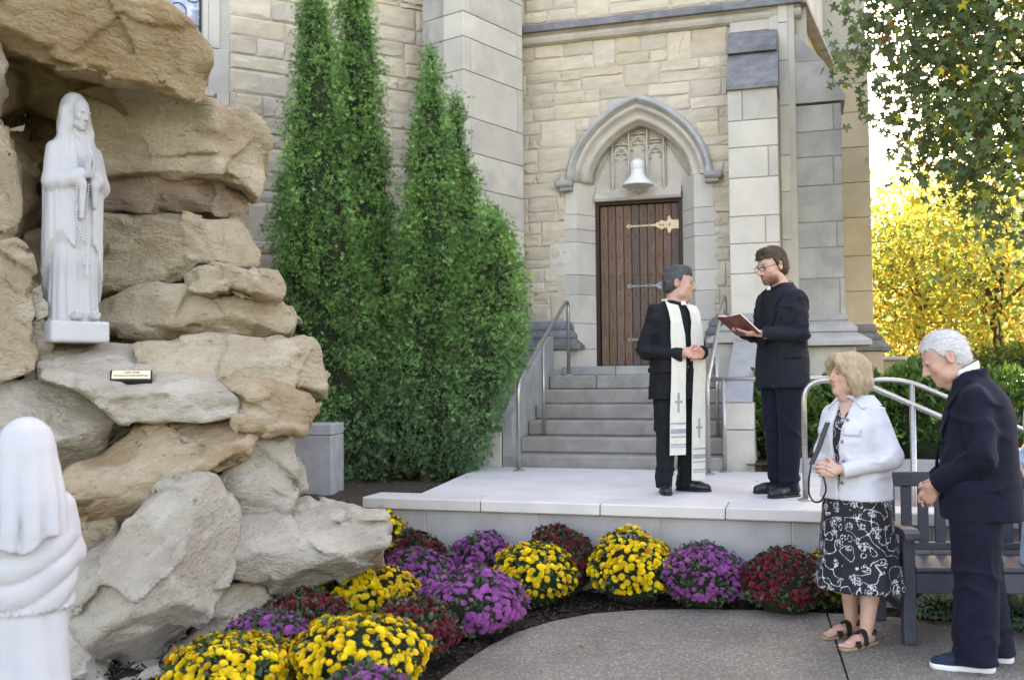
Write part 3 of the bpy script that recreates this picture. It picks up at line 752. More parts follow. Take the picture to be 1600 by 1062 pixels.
# ---- corner pier strip and the buttress that projects to the right
VC = 1.98
c0 = a1 + .004; c1 = bl(1237, 330, VC)[0]
zr = [bl(1225, y, VC)[1] for y in (492, 440, 375, 300, 243, 165, 95, 35)]
pier = MB().box(c0, c1 - .02, VC + .02, VW + .6, -.1, ZTOP - .5).build('corner_pier', M_mortar, church)
for i in range(len(zr) - 1): ashlar_block(pier, c0, c1, VC, VC + .3, zr[i], zr[i + 1], M_lime)
ashlar_block(pier, c0, c1, VC, VC + .3, zr[-1], zr[-1] + .25, M_lime)
VBq = 2.0
b1 = bl(1318, 330, VBq)[0]
zb_ = [bl(1280, y, VBq)[1] for y in (492, 435, 387, 347, 290, 245, 205, 163)]
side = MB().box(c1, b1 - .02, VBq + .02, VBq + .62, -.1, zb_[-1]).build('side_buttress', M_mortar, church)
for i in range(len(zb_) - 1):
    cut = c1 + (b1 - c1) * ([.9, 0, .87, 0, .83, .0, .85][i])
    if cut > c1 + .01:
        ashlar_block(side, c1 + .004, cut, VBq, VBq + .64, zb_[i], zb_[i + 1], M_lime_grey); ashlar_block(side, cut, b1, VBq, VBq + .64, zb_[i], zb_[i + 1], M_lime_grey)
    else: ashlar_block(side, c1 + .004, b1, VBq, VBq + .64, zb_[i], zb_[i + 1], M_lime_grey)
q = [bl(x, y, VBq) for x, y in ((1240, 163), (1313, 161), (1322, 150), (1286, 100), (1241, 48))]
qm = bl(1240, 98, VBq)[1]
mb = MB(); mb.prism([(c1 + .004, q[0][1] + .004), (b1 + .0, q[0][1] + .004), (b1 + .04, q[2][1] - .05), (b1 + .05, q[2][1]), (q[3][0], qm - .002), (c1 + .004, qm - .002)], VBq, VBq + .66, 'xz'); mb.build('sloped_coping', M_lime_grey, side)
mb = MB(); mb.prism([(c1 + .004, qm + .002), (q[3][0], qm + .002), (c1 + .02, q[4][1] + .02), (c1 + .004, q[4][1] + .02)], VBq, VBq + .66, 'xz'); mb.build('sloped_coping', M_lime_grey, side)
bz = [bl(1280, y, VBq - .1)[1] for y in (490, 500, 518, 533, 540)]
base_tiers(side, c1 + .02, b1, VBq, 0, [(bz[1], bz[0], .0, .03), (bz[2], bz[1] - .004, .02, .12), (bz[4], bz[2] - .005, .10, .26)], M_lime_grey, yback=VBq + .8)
ashlar_block(side, a1 + .15, b1 + .10, VBq - .12, VBq + .8, -.1, bz[4] - .005, M_lime)

# ---- tower further back on the right, with the cornice that leads to it
YT = 13.6
t0, t1 = at(1292, 300, YT), at(1361, 300, YT)
tb0, tb1 = toB(t0), toB(t1); VTw = (tb0[1] + tb1[1]) / 2; ut0, ut1 = bl(1290, 300, VTw)[0], bl(1361, 300, VTw)[0]
tow = MB().box(c1 - .5, ut1 - .03, VTw + .03, VTw + 6, -.1, ZTOP - 1).build('rear_tower', M_mortar, church)
zt = [bl(1340, y, VTw)[1] for y in (510, 455, 400, 340, 285, 230, 175, 130, 96)]
M_lime_warm = mat('sunlit_warm_limestone', (.64, .56, .45), (.54, .46, .36), scale=2.2, rough=.85, bump=.12, bscale=90, rand=.1)  # warm sunlight on the rear tower put into the stone colour
for i in range(len(zt) - 1): ashlar_block(tow, ut0 - .3, ut1, VTw, VTw + .4, zt[i], zt[i + 1], M_lime_warm)
zc0, zc1 = bl(1330, 96, VTw)[1], bl(1330, 58, VTw)[1]
mb = MB(); mb.prism([(VTw - .02, zc0), (VTw - .10, zc0 + .08), (VTw - .14, zc0 + .12), (VTw + .1, zc1), (VTw + .4, zc1), (VTw + .4, zc0)], ut0 - .35, ut1 + .05, 'yz'); mb.build('tower_band', M_lime_grey, tow)
zz = zc1
for k in range(4): ashlar_block(tow, ut0 - .3, ut1 - .07 - .04 * (k > 0), VTw + .12, VTw + .5, zz + .002, zz + .5, M_lime); zz += .5
bz = [bl(1340, y, VTw - .1)[1] for y in (506, 518, 530, 542, 548)]
base_tiers(tow, ut0 - .3, ut1, VTw, 0, [(bz[1], bz[0], .0, .04), (bz[2], bz[1] - .004, .03, .10), (bz[4], bz[2] - .005, .09, .20)], M_lime_dark, yback=VTw + 3)
ashlar_block(tow, ut0 - .4, ut1 + .1, VTw - .12, VTw + 3, -.1, bz[4] - .005, M_lime_warm)
p0 = np.array([uS1 + .05, VW - .12]); p1 = np.array([ut0 + .03, VTw - .06]); dd = (p1 - p0) / np.linalg.norm(p1 - p0); nn = np.array([dd[1], -dd[0]])
mb = MB(); pr = [(-.05, zc[0] + sH * .44), (.12, zc[0] + sH * .44), (.12, zc[0] + sH * .62), (-.05, zc[1])]
V = [(*(p + nn * a), z) for p in (p0, p1) for a, z in pr]; mb.add(V, [(0, 1, 2, 3), (7, 6, 5, 4)] + [(i, i + 4, (i + 1) % 4 + 4, (i + 1) % 4) for i in range(4)]); mb.build('return_cornice', M_lime_grey, porch)
V = [(*(p + nn * a), z) for p in (p0, p1) for a, z in [(-.3, -.1), (-.02, -.1), (-.02, ZTOP - .6), (-.3, ZTOP - .6)]]
mb = MB(); mb.add(V, [(0, 1, 2, 3), (7, 6, 5, 4)] + [(i, i + 4, (i + 1) % 4 + 4, (i + 1) % 4) for i in range(4)]); mb.build('return_wall', M_lime, porch)

# ---- diagonal pier at the inner corner (left of the doorway bay)
YC = 11.0
pc = at(725.5, 300, YC); dR = np.array([sin(radians(37)), cos(radians(37))]); dL = np.array([-cos(radians(37)), sin(radians(37))])
# local frame of the pier: x along the bright right-hand face, y along the left-hand face, shade painted in as greyer stone
dp = bpy.data.objects.new('diagonal_pier', None)
b_ = toB((pc[0], pc[1], 0))
wR, wL = 1.12, .62
mbc = MB(); mbc.box(.02, wR - .01, .02, wL, -.1, ZTOP - .3)
dpier = mbc.build('diagonal_pier', M_mortar, church); dpier.location = (b_[0], b_[1], 0); dpier.rotation_euler = (0, 0, atan2(dR[1], dR[0]) + TH)
zp = [-.1] + [at(725.5, y, YC)[2] for y in (640, 575, 510, 455, 400, 345, 290, 235, 180, 108, 55.5, 16.5)]
zp += [zp[-1] + .38, zp[-1] + .8]
for i in range(len(zp) - 1):
    cr_ = [.12, .9][i % 2] * wR
    ashlar_block(dpier, 0.0, cr_, 0, .3, zp[i], zp[i + 1], M_lime); ashlar_block(dpier, cr_, wR, 0, .3, zp[i], zp[i + 1], M_lime)
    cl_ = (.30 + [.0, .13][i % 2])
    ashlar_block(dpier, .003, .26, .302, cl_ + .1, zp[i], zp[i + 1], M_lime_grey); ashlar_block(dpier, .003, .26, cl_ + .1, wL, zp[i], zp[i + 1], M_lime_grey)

# ---- nave wall (left), turned the other way
nv0 = np.array([-.75, 12.0]); nd = np.array([-cos(radians(29)), -sin(radians(29))])          # runs left and towards us
nb = toB((nv0[0], nv0[1], 0)); NRZ = atan2(-nd[1], -nd[0])       # local x runs right, so the wall spans negative x; local -y faces the camera
nave = MB().box(-2.86, .4, .004, 6, -.1, ZTOP).box(-13, -2.8605, .2, 6, -.1, ZTOP).build('nave_wall', M_mortar, church); nave.location = (nb[0], nb[1], 0); nave.rotation_euler = (0, 0, NRZ + TH)
nrm = np.array([sin(NRZ), -cos(NRZ)])
def onn(px, py, off=0.0):
    d = ray(px, py); n3 = np.array([nrm[0], nrm[1], 0]); o = np.array([nv0[0], nv0[1], 0]) + n3 * off
    t = (o - CAMP).dot(n3) / d.dot(n3); p = CAMP + d * t - np.array([nv0[0], nv0[1], 0])
    return p[0] * cos(NRZ) + p[1] * sin(NRZ), p[2]
wx0, wz0 = onn(200, 60); wx1 = onn(317, 60)[0]
sx = [onn(x, 80)[0] for x in (317, 327, 358)]
def keep_nave(a, b, c, e):
    return [(max(a, sx[2] + (.0 if int(c * 2.6) % 2 else .0)), b, c, e)] if b > sx[2] + .06 else []
zN0, zN1 = 1.6, onn(400, -20)[1] + .2
random_ashlar(nave, sx[2], .35, zN0, zN1, 0, M_sand, keep_nave, 21, 1.15, d=.018)
# window with limestone surround
for i, y in enumerate(np.arange(2.6, 8.2, .62)):
    ex = [.0, -.10, .06][i % 3]
    ashlar_block(nave, sx[1] - .02, sx[2] + ex + .1 * 0, -.02, .25, y, y + .62, M_lime, 'surround_stone')
mb = MB(); mb.prism([(sx[0], -.012), (sx[1] - .02, -.03), (sx[1] - .02, .28), (sx[0], .28)], 2.6, 8.5, 'xy'); mb.build('window_jamb', M_lime, nave)
M_glass = mat('leaded_glass', (.42, .52, .72), (.20, .25, .36), scale=7, rough=.12, spec=.8, bump=.3, bscale=5, c3=(.65, .70, .80), c3scale=5, c3range=(.5, .6), detail=1)
mb = MB(); mb.box(sx[0] - 1.3, sx[0], .10, .13, 2.6, 8.5); win = mb.build('window', M_glass, nave)
M_lead = mat('dark_lead', (.06, .065, .08), (.04, .045, .05), rough=.6)
mb = MB(); mb.box(sx[0] - .02, sx[0] + .002, .07, .10, 2.6, 8.5).box(onn(242, 10)[0] - .02, onn(242, 10)[0] + .02, .06, .10, 2.6, 8.5); mb.build('window_bar', M_lead, win)
zr0 = onn(280, 12)[1]; xr0 = onn(281, 12)[0]
for dx, dz in ((0, 0), (-.16, .18), (.15, .20), (0, .36), (-.17, -.2), (.15, -.2)):
    mb = MB(); mb.tube([(xr0 + dx + .085 * cos(t), .095, zr0 + dz + .085 * sin(t)) for t in np.linspace(0, 2 * pi, 17)[:-1]], .006, 6, closed=True); mb.build('leading_ring', M_lead, win)
mb = MB(); mb.box(-13, sx[0] - 1.32, -.02, .3, 0, 9); mb.build('nave_pier', M_lime, nave)

# ================================================================ steps
stairs = thing('steps', 'flight of grey stone steps with sloping side walls up to the church door', 'steps', BLOC, BRZ)
n_st = 6; r1 = .118; rr = (ZLAND - HP - r1) / 5; tr = .30
u_sl = [bl(785, 728, 0)[0]] * 7; su0 = bl(800, 700, 0)[0]; su1 = bl(1131, 716, 0)[0]
for k in range(n_st):
    zt_ = HP + r1 + rr * k; a = (bl(785, 728, 0)[0] if k == 0 else su0); b = su1 + (.02 if k == 0 else 0)
    parts = [(a, b)] if k < 5 else [(a, bl(931, 588, 1.5)[0]), (bl(931, 588, 1.5)[0], b)]
    for (x0, x1) in parts:
        bm = bmesh.new()
        vb = tr * k; ve = (VW + .4) if k == 5 else tr * (k + 1) + .06
        mb = MB(); mb.bbox(x0 + .002, x1 - .002, vb, ve, (zt_ - rr if k else HP - .1) + .002, zt_, .016); mb.build('step', M_step, stairs)
        bm.free()
mb = MB(); mb.bbox(jamb_lu + .0, bl(1000, 575, VD)[0] - .2, VW - .25, VD + .1, ZLAND + .002, ZSILL, .008); mb.build('door_sill', M_lime_grey, stairs)
mb = MB(); mb.bbox(bl(1000, 575, VD)[0] - .195, jamb_ru, VW - .25, VD + .1, ZLAND + .002, ZSILL, .008); mb.build('door_sill', M_lime_grey, stairs)
# side walls
zk0 = bl(1155, 628, .0)[1]; zk1 = bl(1155, 534, 1.2)[1]
ck0, ck1 = su1 + .004, bl(1179, 680, -.02)[0]
for (za_, zb2) in ((HP - .2, bl(1155, 671, 0)[1]), (bl(1155, 671, 0)[1], zk0 - .003)):
    ashlar_block(stairs, ck0, ck1, -.03, .5, za_, zb2, M_lime if za_ > HP else M_carve, 'side_wall_stone')
ashlar_block(stairs, ck0, ck1, .502, 1.4, HP - .2, zk0 - .003, M_lime, 'side_wall_stone')
mb = MB(); mb.prism([(-.03, zk0), (1.25, zk1), (1.4, zk1), (1.4, zk0)], ck0 + .01, ck1 - .02, 'yz'); mb.build('sloped_coping', M_block, stairs)
lk0, lk1 = bl(756, 728, 0)[0], bl(785, 728, 0)[0] - .003
ashlar_block(stairs, lk0, lk1 + .0, -.02, .6, HP - .2, zk0 - .3, M_lime, 'side_wall_stone')
mb = MB(); mb.prism([(.002, HP - .1), (1.75, HP - .1), (1.75, zk1 + .12), (1.45, zk1 + .06), (.06, zk0 - .1), (.002, zk0 - .14)], lk1 + .01, su0 - .004, 'yz'); mb.build('side_wall_stone', M_block, stairs)

# ================================================================ ground levels behind the platform
def terr(px, py, z): p = ong(px, py, z); return p
def upper_left(X, Y): return .50 + .02 * fbm(np.stack([X * 2, Y * 2, 0 * X], -1), 3, 8) + .015 * vnoise(np.stack([X * 12, Y * 12, 0 * X], -1), 9) - .55 * np.clip((7.55 - (Y + .33 * X) * 1.0) / .5, 0, 1)
heap('planting_bed', -7.0, .2, 7.4, 12.4, 90, lambda X, Y: np.where(X > -.2 - .25 * (Y - 8) * 0, .44, upper_left(X, Y)) - np.clip((X + 1.32 - (Y - 8) * .42) * 3, 0, .25), M_dirt)
def upper_right(X, Y): return .66 + .06 * np.clip(Y - 10, 0, 40) + .03 * fbm(np.stack([X * 1.2, Y * 1.2, 0 * X], -1), 3, 4)
mulch_right = heap('planting_bed', 2.2, 9.0, 9.35, 16, 80, upper_right, M_dirt)
M_sunmulch = mat('sunlit_orange_mulch', (.34, .17, .07), (.16, .08, .04), scale=18, rough=.95, bump=1, bscale=60, detail=8)  # sunlit glow of the far mulch painted in as orange
heap('terrain', 2.2, 90, 16.02, 140, 120, lambda X, Y: .66 + .06 * np.clip(Y - 10, 0, 12) + .4 * fbm(np.stack([X * .05, Y * .05, 0 * X], -1), 2, 4) * np.clip((Y - 20) / 20, 0, 1), M_sunmulch)
rw = thing('retaining_wall', 'low grey concrete wall behind the bench with shrubs above it', 'wall', (0, 0, 0))
mb = MB(); pA, pB = W(su_end - .6, VB + .0, 0), W(su_end + 3.4, VB + .0, 0)
mb.add([(pA[0], pA[1], -.1), (pB[0], pB[1], -.1), (pB[0] + .06, pB[1] + .2, -.1), (pA[0] + .06, pA[1] + .2, -.1), (pA[0], pA[1], .72), (pB[0], pB[1], .72), (pB[0] + .06, pB[1] + .2, .72), (pA[0] + .06, pA[1] + .2, .72)],
       [(3, 2, 1, 0), (4, 5, 6, 7), (0, 1, 5, 4), (1, 2, 6, 5), (2, 3, 7, 6), (3, 0, 4, 7)]); mb.build('wall_body', M_block, rw)
# ================================================================ grotto of stacked sandstone boulders
def rock_material(name, base, dark, rust, rust_amt, light):
    m = bpy.data.materials.new(name); m.use_nodes = True; N = m.node_tree.nodes; L = m.node_tree.links; b = N['Principled BSDF']
    tc = N.new('ShaderNodeTexCoord'); oi = N.new('ShaderNodeObjectInfo')
    sc = N.new('ShaderNodeVectorMath'); sc.operation = 'SCALE'; sc.inputs[0].default_value = (31, 57, 83); L.new(oi.outputs['Random'], sc.inputs['Scale'])
    ad = N.new('ShaderNodeVectorMath'); L.new(tc.outputs['Object'], ad.inputs[0]); L.new(sc.outputs[0], ad.inputs[1])
    def noise(scale, det=5, stretch=None, rough=.6):
        n = N.new('ShaderNodeTexNoise'); n.inputs['Scale'].default_value = scale; n.inputs['Detail'].default_value = det; n.inputs['Roughness'].default_value = rough; s = ad.outputs[0]
        if stretch: mp = N.new('ShaderNodeMapping'); mp.inputs['Scale'].default_value = stretch; L.new(s, mp.inputs[0]); s = mp.outputs[0]
        L.new(s, n.inputs['Vector']); return n.outputs['Fac']
    def ramp(f, a, b_):
        r = N.new('ShaderNodeMapRange'); r.inputs[1].default_value = a; r.inputs[2].default_value = b_; L.new(f, r.inputs[0]); return r.outputs[0]
    def mix(f, a, c):
        x = N.new('ShaderNodeMix'); x.data_type = 'RGBA'; L.new(f, x.inputs[0])
        for s, v in ((6, a), (7, c)):
            if isinstance(v, tuple): x.inputs[s].default_value = (*v, 1)
            else: L.new(v, x.inputs[s])
        return x.outputs[2]
    c = mix(ramp(noise(2.6, 7), .38, .62), dark, base)
    c = mix(ramp(noise(3.0, 5, (1, 1, 3.2)), .5, .75), c, light)
    c = mix(ramp(noise(1.5, 6, (1, 1, 2.6), .7), .62 - .25 * rust_amt, .80 - .2 * rust_amt), c, rust)
    c = mix(ramp(noise(26, 4), .60, .72), c, tuple(x * .72 for x in base))
    c = mix(ramp(noise(9, 7, (1, 1, 2.5), .75), .60, .68), c, tuple(x * .55 for x in dark))
    L.new(c, b.inputs['Base Color']); b.inputs['Roughness'].default_value = .93; b.inputs['Specular IOR Level'].default_value = .15
    n1 = noise(15, 7, (1, 1, 1.7), .68); n2 = noise(60, 4)
    ma = N.new('ShaderNodeMath'); ma.operation = 'MULTIPLY_ADD'; L.new(n2, ma.inputs[0]); ma.inputs[1].default_value = .22; L.new(n1, ma.inputs[2])
    vo = N.new('ShaderNodeTexVoronoi'); vo.feature = 'DISTANCE_TO_EDGE'; vo.inputs['Scale'].default_value = 3.2; mp = N.new('ShaderNodeMapping'); mp.inputs['Scale'].default_value = (1, 1, 2.2)
    wn = N.new('ShaderNodeTexNoise'); wn.inputs['Scale'].default_value = 5; wn.inputs['Detail'].default_value = 4; L.new(ad.outputs[0], wn.inputs['Vector']); wa = N.new('ShaderNodeMix'); wa.data_type = 'VECTOR'; wa.inputs[0].default_value = .22
    L.new(ad.outputs[0], wa.inputs[4]); L.new(wn.outputs['Color'], wa.inputs[5]); L.new(wa.outputs[1], mp.inputs[0]); L.new(mp.outputs[0], vo.inputs['Vector'])
    ck = ramp(vo.outputs['Distance'], 0.0, .035); ma2 = N.new('ShaderNodeMath'); ma2.operation = 'MULTIPLY_ADD'; L.new(ck, ma2.inputs[0]); ma2.inputs[1].default_value = .10; L.new(ma.outputs[0], ma2.inputs[2]); ma = ma2
    bp_ = N.new('ShaderNodeBump'); bp_.inputs['Strength'].default_value = 1.0; bp_.inputs['Distance'].default_value = .06; L.new(ma.outputs[0], bp_.inputs['Height']); L.new(bp_.outputs[0], b.inputs['Normal'])
    return m
R_cream = rock_material('cream_sandstone', (0.594, 0.497, 0.363), (0.461, 0.368, 0.249), (0.431, 0.278, 0.144), .06, (0.676, 0.597, 0.468))
R_grey = rock_material('grey_sandstone', (0.584, 0.527, 0.429), (0.451, 0.398, 0.315), (0.410, 0.298, 0.182), .05, (0.676, 0.626, 0.534))
R_rust = rock_material('rusty_sandstone', (0.553, 0.437, 0.296), (0.410, 0.288, 0.172), (0.389, 0.219, 0.105), .26, (0.635, 0.537, 0.401))
R_purple = rock_material('purple_banded_sandstone', (0.451, 0.358, 0.268), (0.246, 0.179, 0.153), (0.287, 0.169, 0.114), .6, (0.512, 0.427, 0.324))
R_shade = rock_material('shade_brown_sandstone', (0.431, 0.338, 0.229), (0.307, 0.228, 0.153), (0.307, 0.199, 0.105), .2, (0.492, 0.408, 0.296))  # darker copy of the sandstone, niche shade put into its colour
M_gmortar = mat('sandy_mortar', (.46, .36, .25), (.34, .26, .17), scale=14, rough=.95, bump=.5, bscale=50)

grotto = thing('grotto', 'rock grotto stacked from big cream sandstone boulders beside the flower bed', 'grotto', tuple(at(250, 900, 6.6) * [1, 1, 0]))
G0 = np.array(grotto.location)
def boulder(poly, Y, th, m, seed, bed=0.0, facets=10, cut=(.80, .96), label=None, amp=.016, h=.0185, planes=(), round_=.012, lean=0.0, inset=.0):
    """outline seen from the path (photo pixels) at distance Y; th = thickness; bed = tilt of the bedding"""
    r = np.random.default_rng(seed)
    cx = sum(p[0] for p in poly) / len(poly); cy = sum(p[1] for p in poly) / len(poly)
    c = at(cx, cy, Y); A = atan2(c[0], c[1]); ey = np.array([sin(A), cos(A), 0]); ex = np.array([cos(A), -sin(A), 0]); ez = np.array([0, 0, 1.0])
    P2 = []
    for (x, y) in poly:
        d = ray(x, y); t = (c - CAMP).dot(ey) / d.dot(ey); q = CAMP + d * t - c; P2.append((q.dot(ex), q[2]))
    P2 = np.array(P2); lo, hi = P2.min(0), P2.max(0); half = (hi - lo) / 2; mid = (hi + lo) / 2
    Fd = Field((lo[0] - .06, -th * .5 - .06, lo[1] - .06), (hi[0] + .06, th * .5 + .06, hi[1] + .06), h)
    X, Yg, Z = np.meshgrid(*Fd.ax, indexing='ij')
    Pw = np.stack([X, Yg, Z], -1)
    wv = np.stack([fbm(Pw * 4.5, 2, seed + 1), fbm(Pw * 4.5, 2, seed + 2), fbm(Pw * 4.5, 2, seed + 3)], -1) * .022
    Q = Pw + wv
    yf = (Q[..., 1]) / (th * .5)                                   # -1 front .. 1 back
    d2 = poly_sd(np.stack([Q[..., 0], Q[..., 2] - lean * Q[..., 1]], -1), P2)
    tap = np.clip(-yf - .15, 0, 1.2) ** 2 * .05 * min(half.min() * 2, .6) + np.clip(yf - .1, 0, 1.2) ** 2 * .12
    d = smax(d2 + tap, np.abs(Q[..., 1]) - th * .5, round_)
    S = np.array([half[0], th * .5, half[1]])
    for k in range(facets):
        n = r.normal(0, 1, 3); n[1] = -abs(n[1]) - .25; n[2] *= .9; n /= np.linalg.norm(n)
        off = r.uniform(*cut); nn = n / S; L = np.linalg.norm(nn)
        # support of the box-like body is ~1.35 in this normalised space
        d = smax(d, ((Q[..., 0] - mid[0]) * nn[0] + Q[..., 1] * nn[1] + (Q[..., 2] - mid[1]) * nn[2] - off * (np.abs(n).sum() * .5 + .55)) / L, .008)
    for (n, off) in planes:
        n = np.array(n, float); n /= np.linalg.norm(n); nn = n / S; L = np.linalg.norm(nn)
        d = smax(d, ((Q[..., 0] - mid[0]) * nn[0] + Q[..., 1] * nn[1] + (Q[..., 2] - mid[1]) * nn[2] - off) / L, .012)
    cb, sb = cos(bed), sin(bed); U = Pw.copy(); U[..., 0], U[..., 2] = Pw[..., 0] * cb + Pw[..., 2] * sb, -Pw[..., 0] * sb + Pw[..., 2] * cb
    d -= .003
    band = np.abs(d) < .045
    Ub = U[band]
    st = fbm(Ub * [1.6, 1.6, 9], 3, seed + 7); st = np.sign(st) * np.abs(st) ** .6
    ub = Ub + .018 * np.stack([fbm(Ub * 7, 2, seed + 31), fbm(Ub * 7, 2, seed + 32), fbm(Ub * 7, 2, seed + 33)], 1)
    disp = amp * .42 * st
    for (K, g, o, zs) in ((8, .18, .009, 1.2), (45, .16, .005, 1.8)):
        sd = np.stack([r.uniform(-half[0] * 1.2, half[0] * 1.2, K), r.uniform(-th * .6, th * .3, K), r.uniform(-half[1] * 1.2, half[1] * 1.2, K)], 1)
        w3 = np.array([1, 1, zs]); best = np.full(len(ub), 1e9); idx = np.zeros(len(ub), int)
        for k in range(K):
            q = (((ub - sd[k]) * w3) ** 2).sum(1); mk = q < best; best[mk] = q[mk]; idx[mk] = k
        G = r.normal(0, g, (K, 3)); O = r.uniform(-o, o, K)
        disp += np.clip(((Ub - sd[idx]) * G[idx]).sum(1) + O[idx], -.022, .022) * min(1, amp / .013)
    d[band] += disp + .0025 * fbm(Ub * 22, 2, seed + 41)
    Fd.D = d
    V, Fq = Fd.mesh()
    # object frame tilted so the bedding follows the material's own axes
    cb_, sb_ = cos(bed), sin(bed)
    Vl = V.copy(); Vl[:, 0], Vl[:, 2] = V[:, 0] * cb_ + V[:, 2] * sb_, -V[:, 0] * sb_ + V[:, 2] * cb_
    me = raw_mesh('boulder', Vl, Fq, True)
    o = link('boulder', me, m, grotto)
    Mx = Matrix.Identity(4); bx = ex * cb_ + ez * sb_; bz = -ex * sb_ + ez * cb_
    for i in range(3): Mx[i][0], Mx[i][1], Mx[i][2], Mx[i][3] = bx[i], ey[i], bz[i], c[i] - G0[i]
    o.matrix_local = Mx
    if label: o['label'] = label
    return o
PL_side = [((-.35, -.9, .1), .95)]
def end_r(o=.92, n=(.85, -.5, .12)): return [(n, o)]
# capstone
boulder([(-190, -90), (100, -120), (140, -50), (172, -8), (215, 18), (270, 44), (306, 70), (322, 90), (322, 112), (316, 124), (312, 146), (298, 156), (262, 146), (190, 128), (100, 104), (36, 78), (-60, 52), (-190, 40)], 6.1, .75, R_rust, 11, bed=-.22, facets=6, amp=.02, planes=[((.1, -.8, -.62), .86), ((.2, -.9, .35), .97)], cut=(.97, 1.08), h=.02)
boulder([(-190, 0), (90, 0), (160, 30), (240, 80), (290, 130), (296, 164), (262, 160), (190, 146), (100, 128), (36, 108), (-60, 84), (-190, 70)], 6.85, .9, R_rust, 41, bed=-.2, facets=5, amp=.016, cut=(.97, 1.08), h=.022)
# upper right stack
boulder([(118, 150), (215, 140), (300, 156), (345, 172), (382, 184), (410, 206), (419, 240), (416, 290), (402, 322), (378, 302), (350, 291), (300, 286), (140, 279), (112, 220)], 7.05, .9, R_cream, 12, facets=6, planes=[((-.42, -.9, .05), .70), ((.8, -.6, .1), .92), ((.0, -.55, .8), 1.0)], cut=(.95, 1.08))
boulder([(118, 277), (240, 282), (330, 290), (366, 296), (376, 312), (386, 345), (376, 357), (320, 350), (230, 338), (118, 334)], 7.12, .8, R_purple, 13, facets=5, planes=[((-.42, -.9, .0), .70), ((.8, -.6, .1), .92)], cut=(.95, 1.08))
boulder([(118, 332), (235, 338), (320, 350), (366, 354), (376, 368), (391, 384), (406, 396), (402, 418), (362, 427), (312, 421), (286, 441), (222, 456), (118, 461)], 7.05, .9, R_cream, 14, facets=6, planes=[((-.42, -.9, -.1), .70), ((.8, -.6, .1), .95), ((0, -.5, -.85), .95)], cut=(.95, 1.08))
boulder([(290, 424), (370, 421), (431, 431), (439, 452), (431, 464), (370, 462), (300, 456)], 6.8, .6, R_cream, 15, facets=5, planes=[((.8, -.6, .1), .95)])
boulder([(112, 470), (200, 459), (250, 457), (330, 457), (386, 464), (431, 469), (456, 480), (462, 501), (453, 526), (430, 533), (380, 527), (300, 527), (112, 530)], 6.95, .9, R_cream, 16, facets=7, planes=[((-.35, -.9, .15), .78), ((.8, -.55, .1), .92), ((0, -.7, -.6), .9)], cut=(.93, 1.06))
boulder([(220, 545), (290, 532), (350, 527), (430, 529), (486, 534), (501, 555), (507, 590), (501, 612), (460, 607), (420, 598), (370, 598), (250, 590)], 6.6, .85, R_cream, 17, facets=7, planes=[((.85, -.5, .1), .95), ((-.2, -.9, .3), .85)], cut=(.93, 1.06))
boulder([(350, 598), (400, 594), (456, 599), (486, 609), (492, 631), (479, 666), (462, 681), (440, 673), (390, 682), (366, 657)], 6.35, .75, R_rust, 18, bed=-.12, facets=7, planes=[((.2, -.95, .25), .85)])
boulder([(342, 738), (380, 686), (450, 670), (466, 715), (476, 772), (463, 786), (430, 800), (366, 806)], 6.4, .8, R_grey, 19, bed=.1, facets=7, planes=[((.25, -.95, .25), .85), ((.9, -.4, 0), .93)])
# plaque slab under the statue: its face leans back
slab = boulder([(60, 541), (255, 539), (276, 560), (332, 576), (367, 627), (362, 652), (300, 657), (190, 662), (168, 642), (128, 606), (70, 590)], 6.3, 1.15, R_grey, 20, bed=.0, facets=4, planes=[((.08, -.70, .70), .55)], cut=(1.0, 1.1), amp=.008)
boulder([(-120, 600), (-20, 592), (60, 592), (132, 596), (181, 626), (187, 656), (152, 712), (115, 742), (80, 750), (20, 748), (-120, 730)], 6.05, .9, R_grey, 21, bed=-.1, facets=5, planes=[((.1, -.85, .5), .72), ((.45, -.7, -.5), .88)], cut=(.95, 1.05), amp=.010)
boulder([(90, 757), (178, 682), (210, 660), (366, 651), (389, 671), (381, 697), (346, 722), (300, 737), (230, 782), (190, 806), (150, 798), (104, 795)], 6.1, .9, R_rust, 22, bed=.38, facets=6, planes=[((-.2, -.8, .55), .78), ((.2, -.75, -.55), .88)], amp=.014)
boulder([(100, 918), (212, 804), (262, 752), (332, 738), (367, 794), (371, 850), (352, 882), (342, 922), (262, 992), (242, 1034), (200, 1026), (60, 1000)], 5.75, 1.0, R_grey, 23, bed=.7, facets=6, planes=[((-.35, -.75, .55), .66), ((.75, -.65, .1), .90), ((.3, -.7, -.6), .92)], cut=(.95, 1.07), h=.018, amp=.013)
boulder([(352, 842), (362, 806), (420, 800), (480, 784), (540, 794), (600, 803), (612, 820), (602, 852), (560, 882), (470, 918), (430, 921), (398, 908), (358, 902)], 6.25, .85, R_grey, 24, bed=.12, facets=7, planes=[((.1, -.75, .6), .80), ((.35, -.75, -.55), .84)], amp=.015)
boulder([(60, 790), (180, 799), (189, 811), (172, 838), (132, 868), (60, 880)], 6.0, .7, R_cream, 25, facets=5)
boulder([(10, 975), (100, 982), (132, 998), (180, 1034), (242, 1032), (266, 1064), (272, 1150), (10, 1150)], 5.35, .7, R_grey, 26, facets=6, planes=[((.1, -.8, .55), .8)])
boulder([(238, 1040), (298, 962), (345, 924), (402, 912), (418, 934), (402, 964), (330, 1016), (262, 1062)], 5.85, .6, R_cream, 27, bed=.45, facets=6, planes=[((.1, -.75, .6), .78)])
boulder([(-150, 742), (60, 748), (108, 790), (112, 900), (60, 985), (-150, 990)], 6.0, .7, R_grey, 42, facets=5, h=.022)
# low stone behind the mums, against the platform corner
boulder([(420, 905), (470, 905), (560, 868), (600, 850), (604, 880), (560, 930), (430, 960)], 6.6, .5, R_shade, 40, h=.03, facets=4)
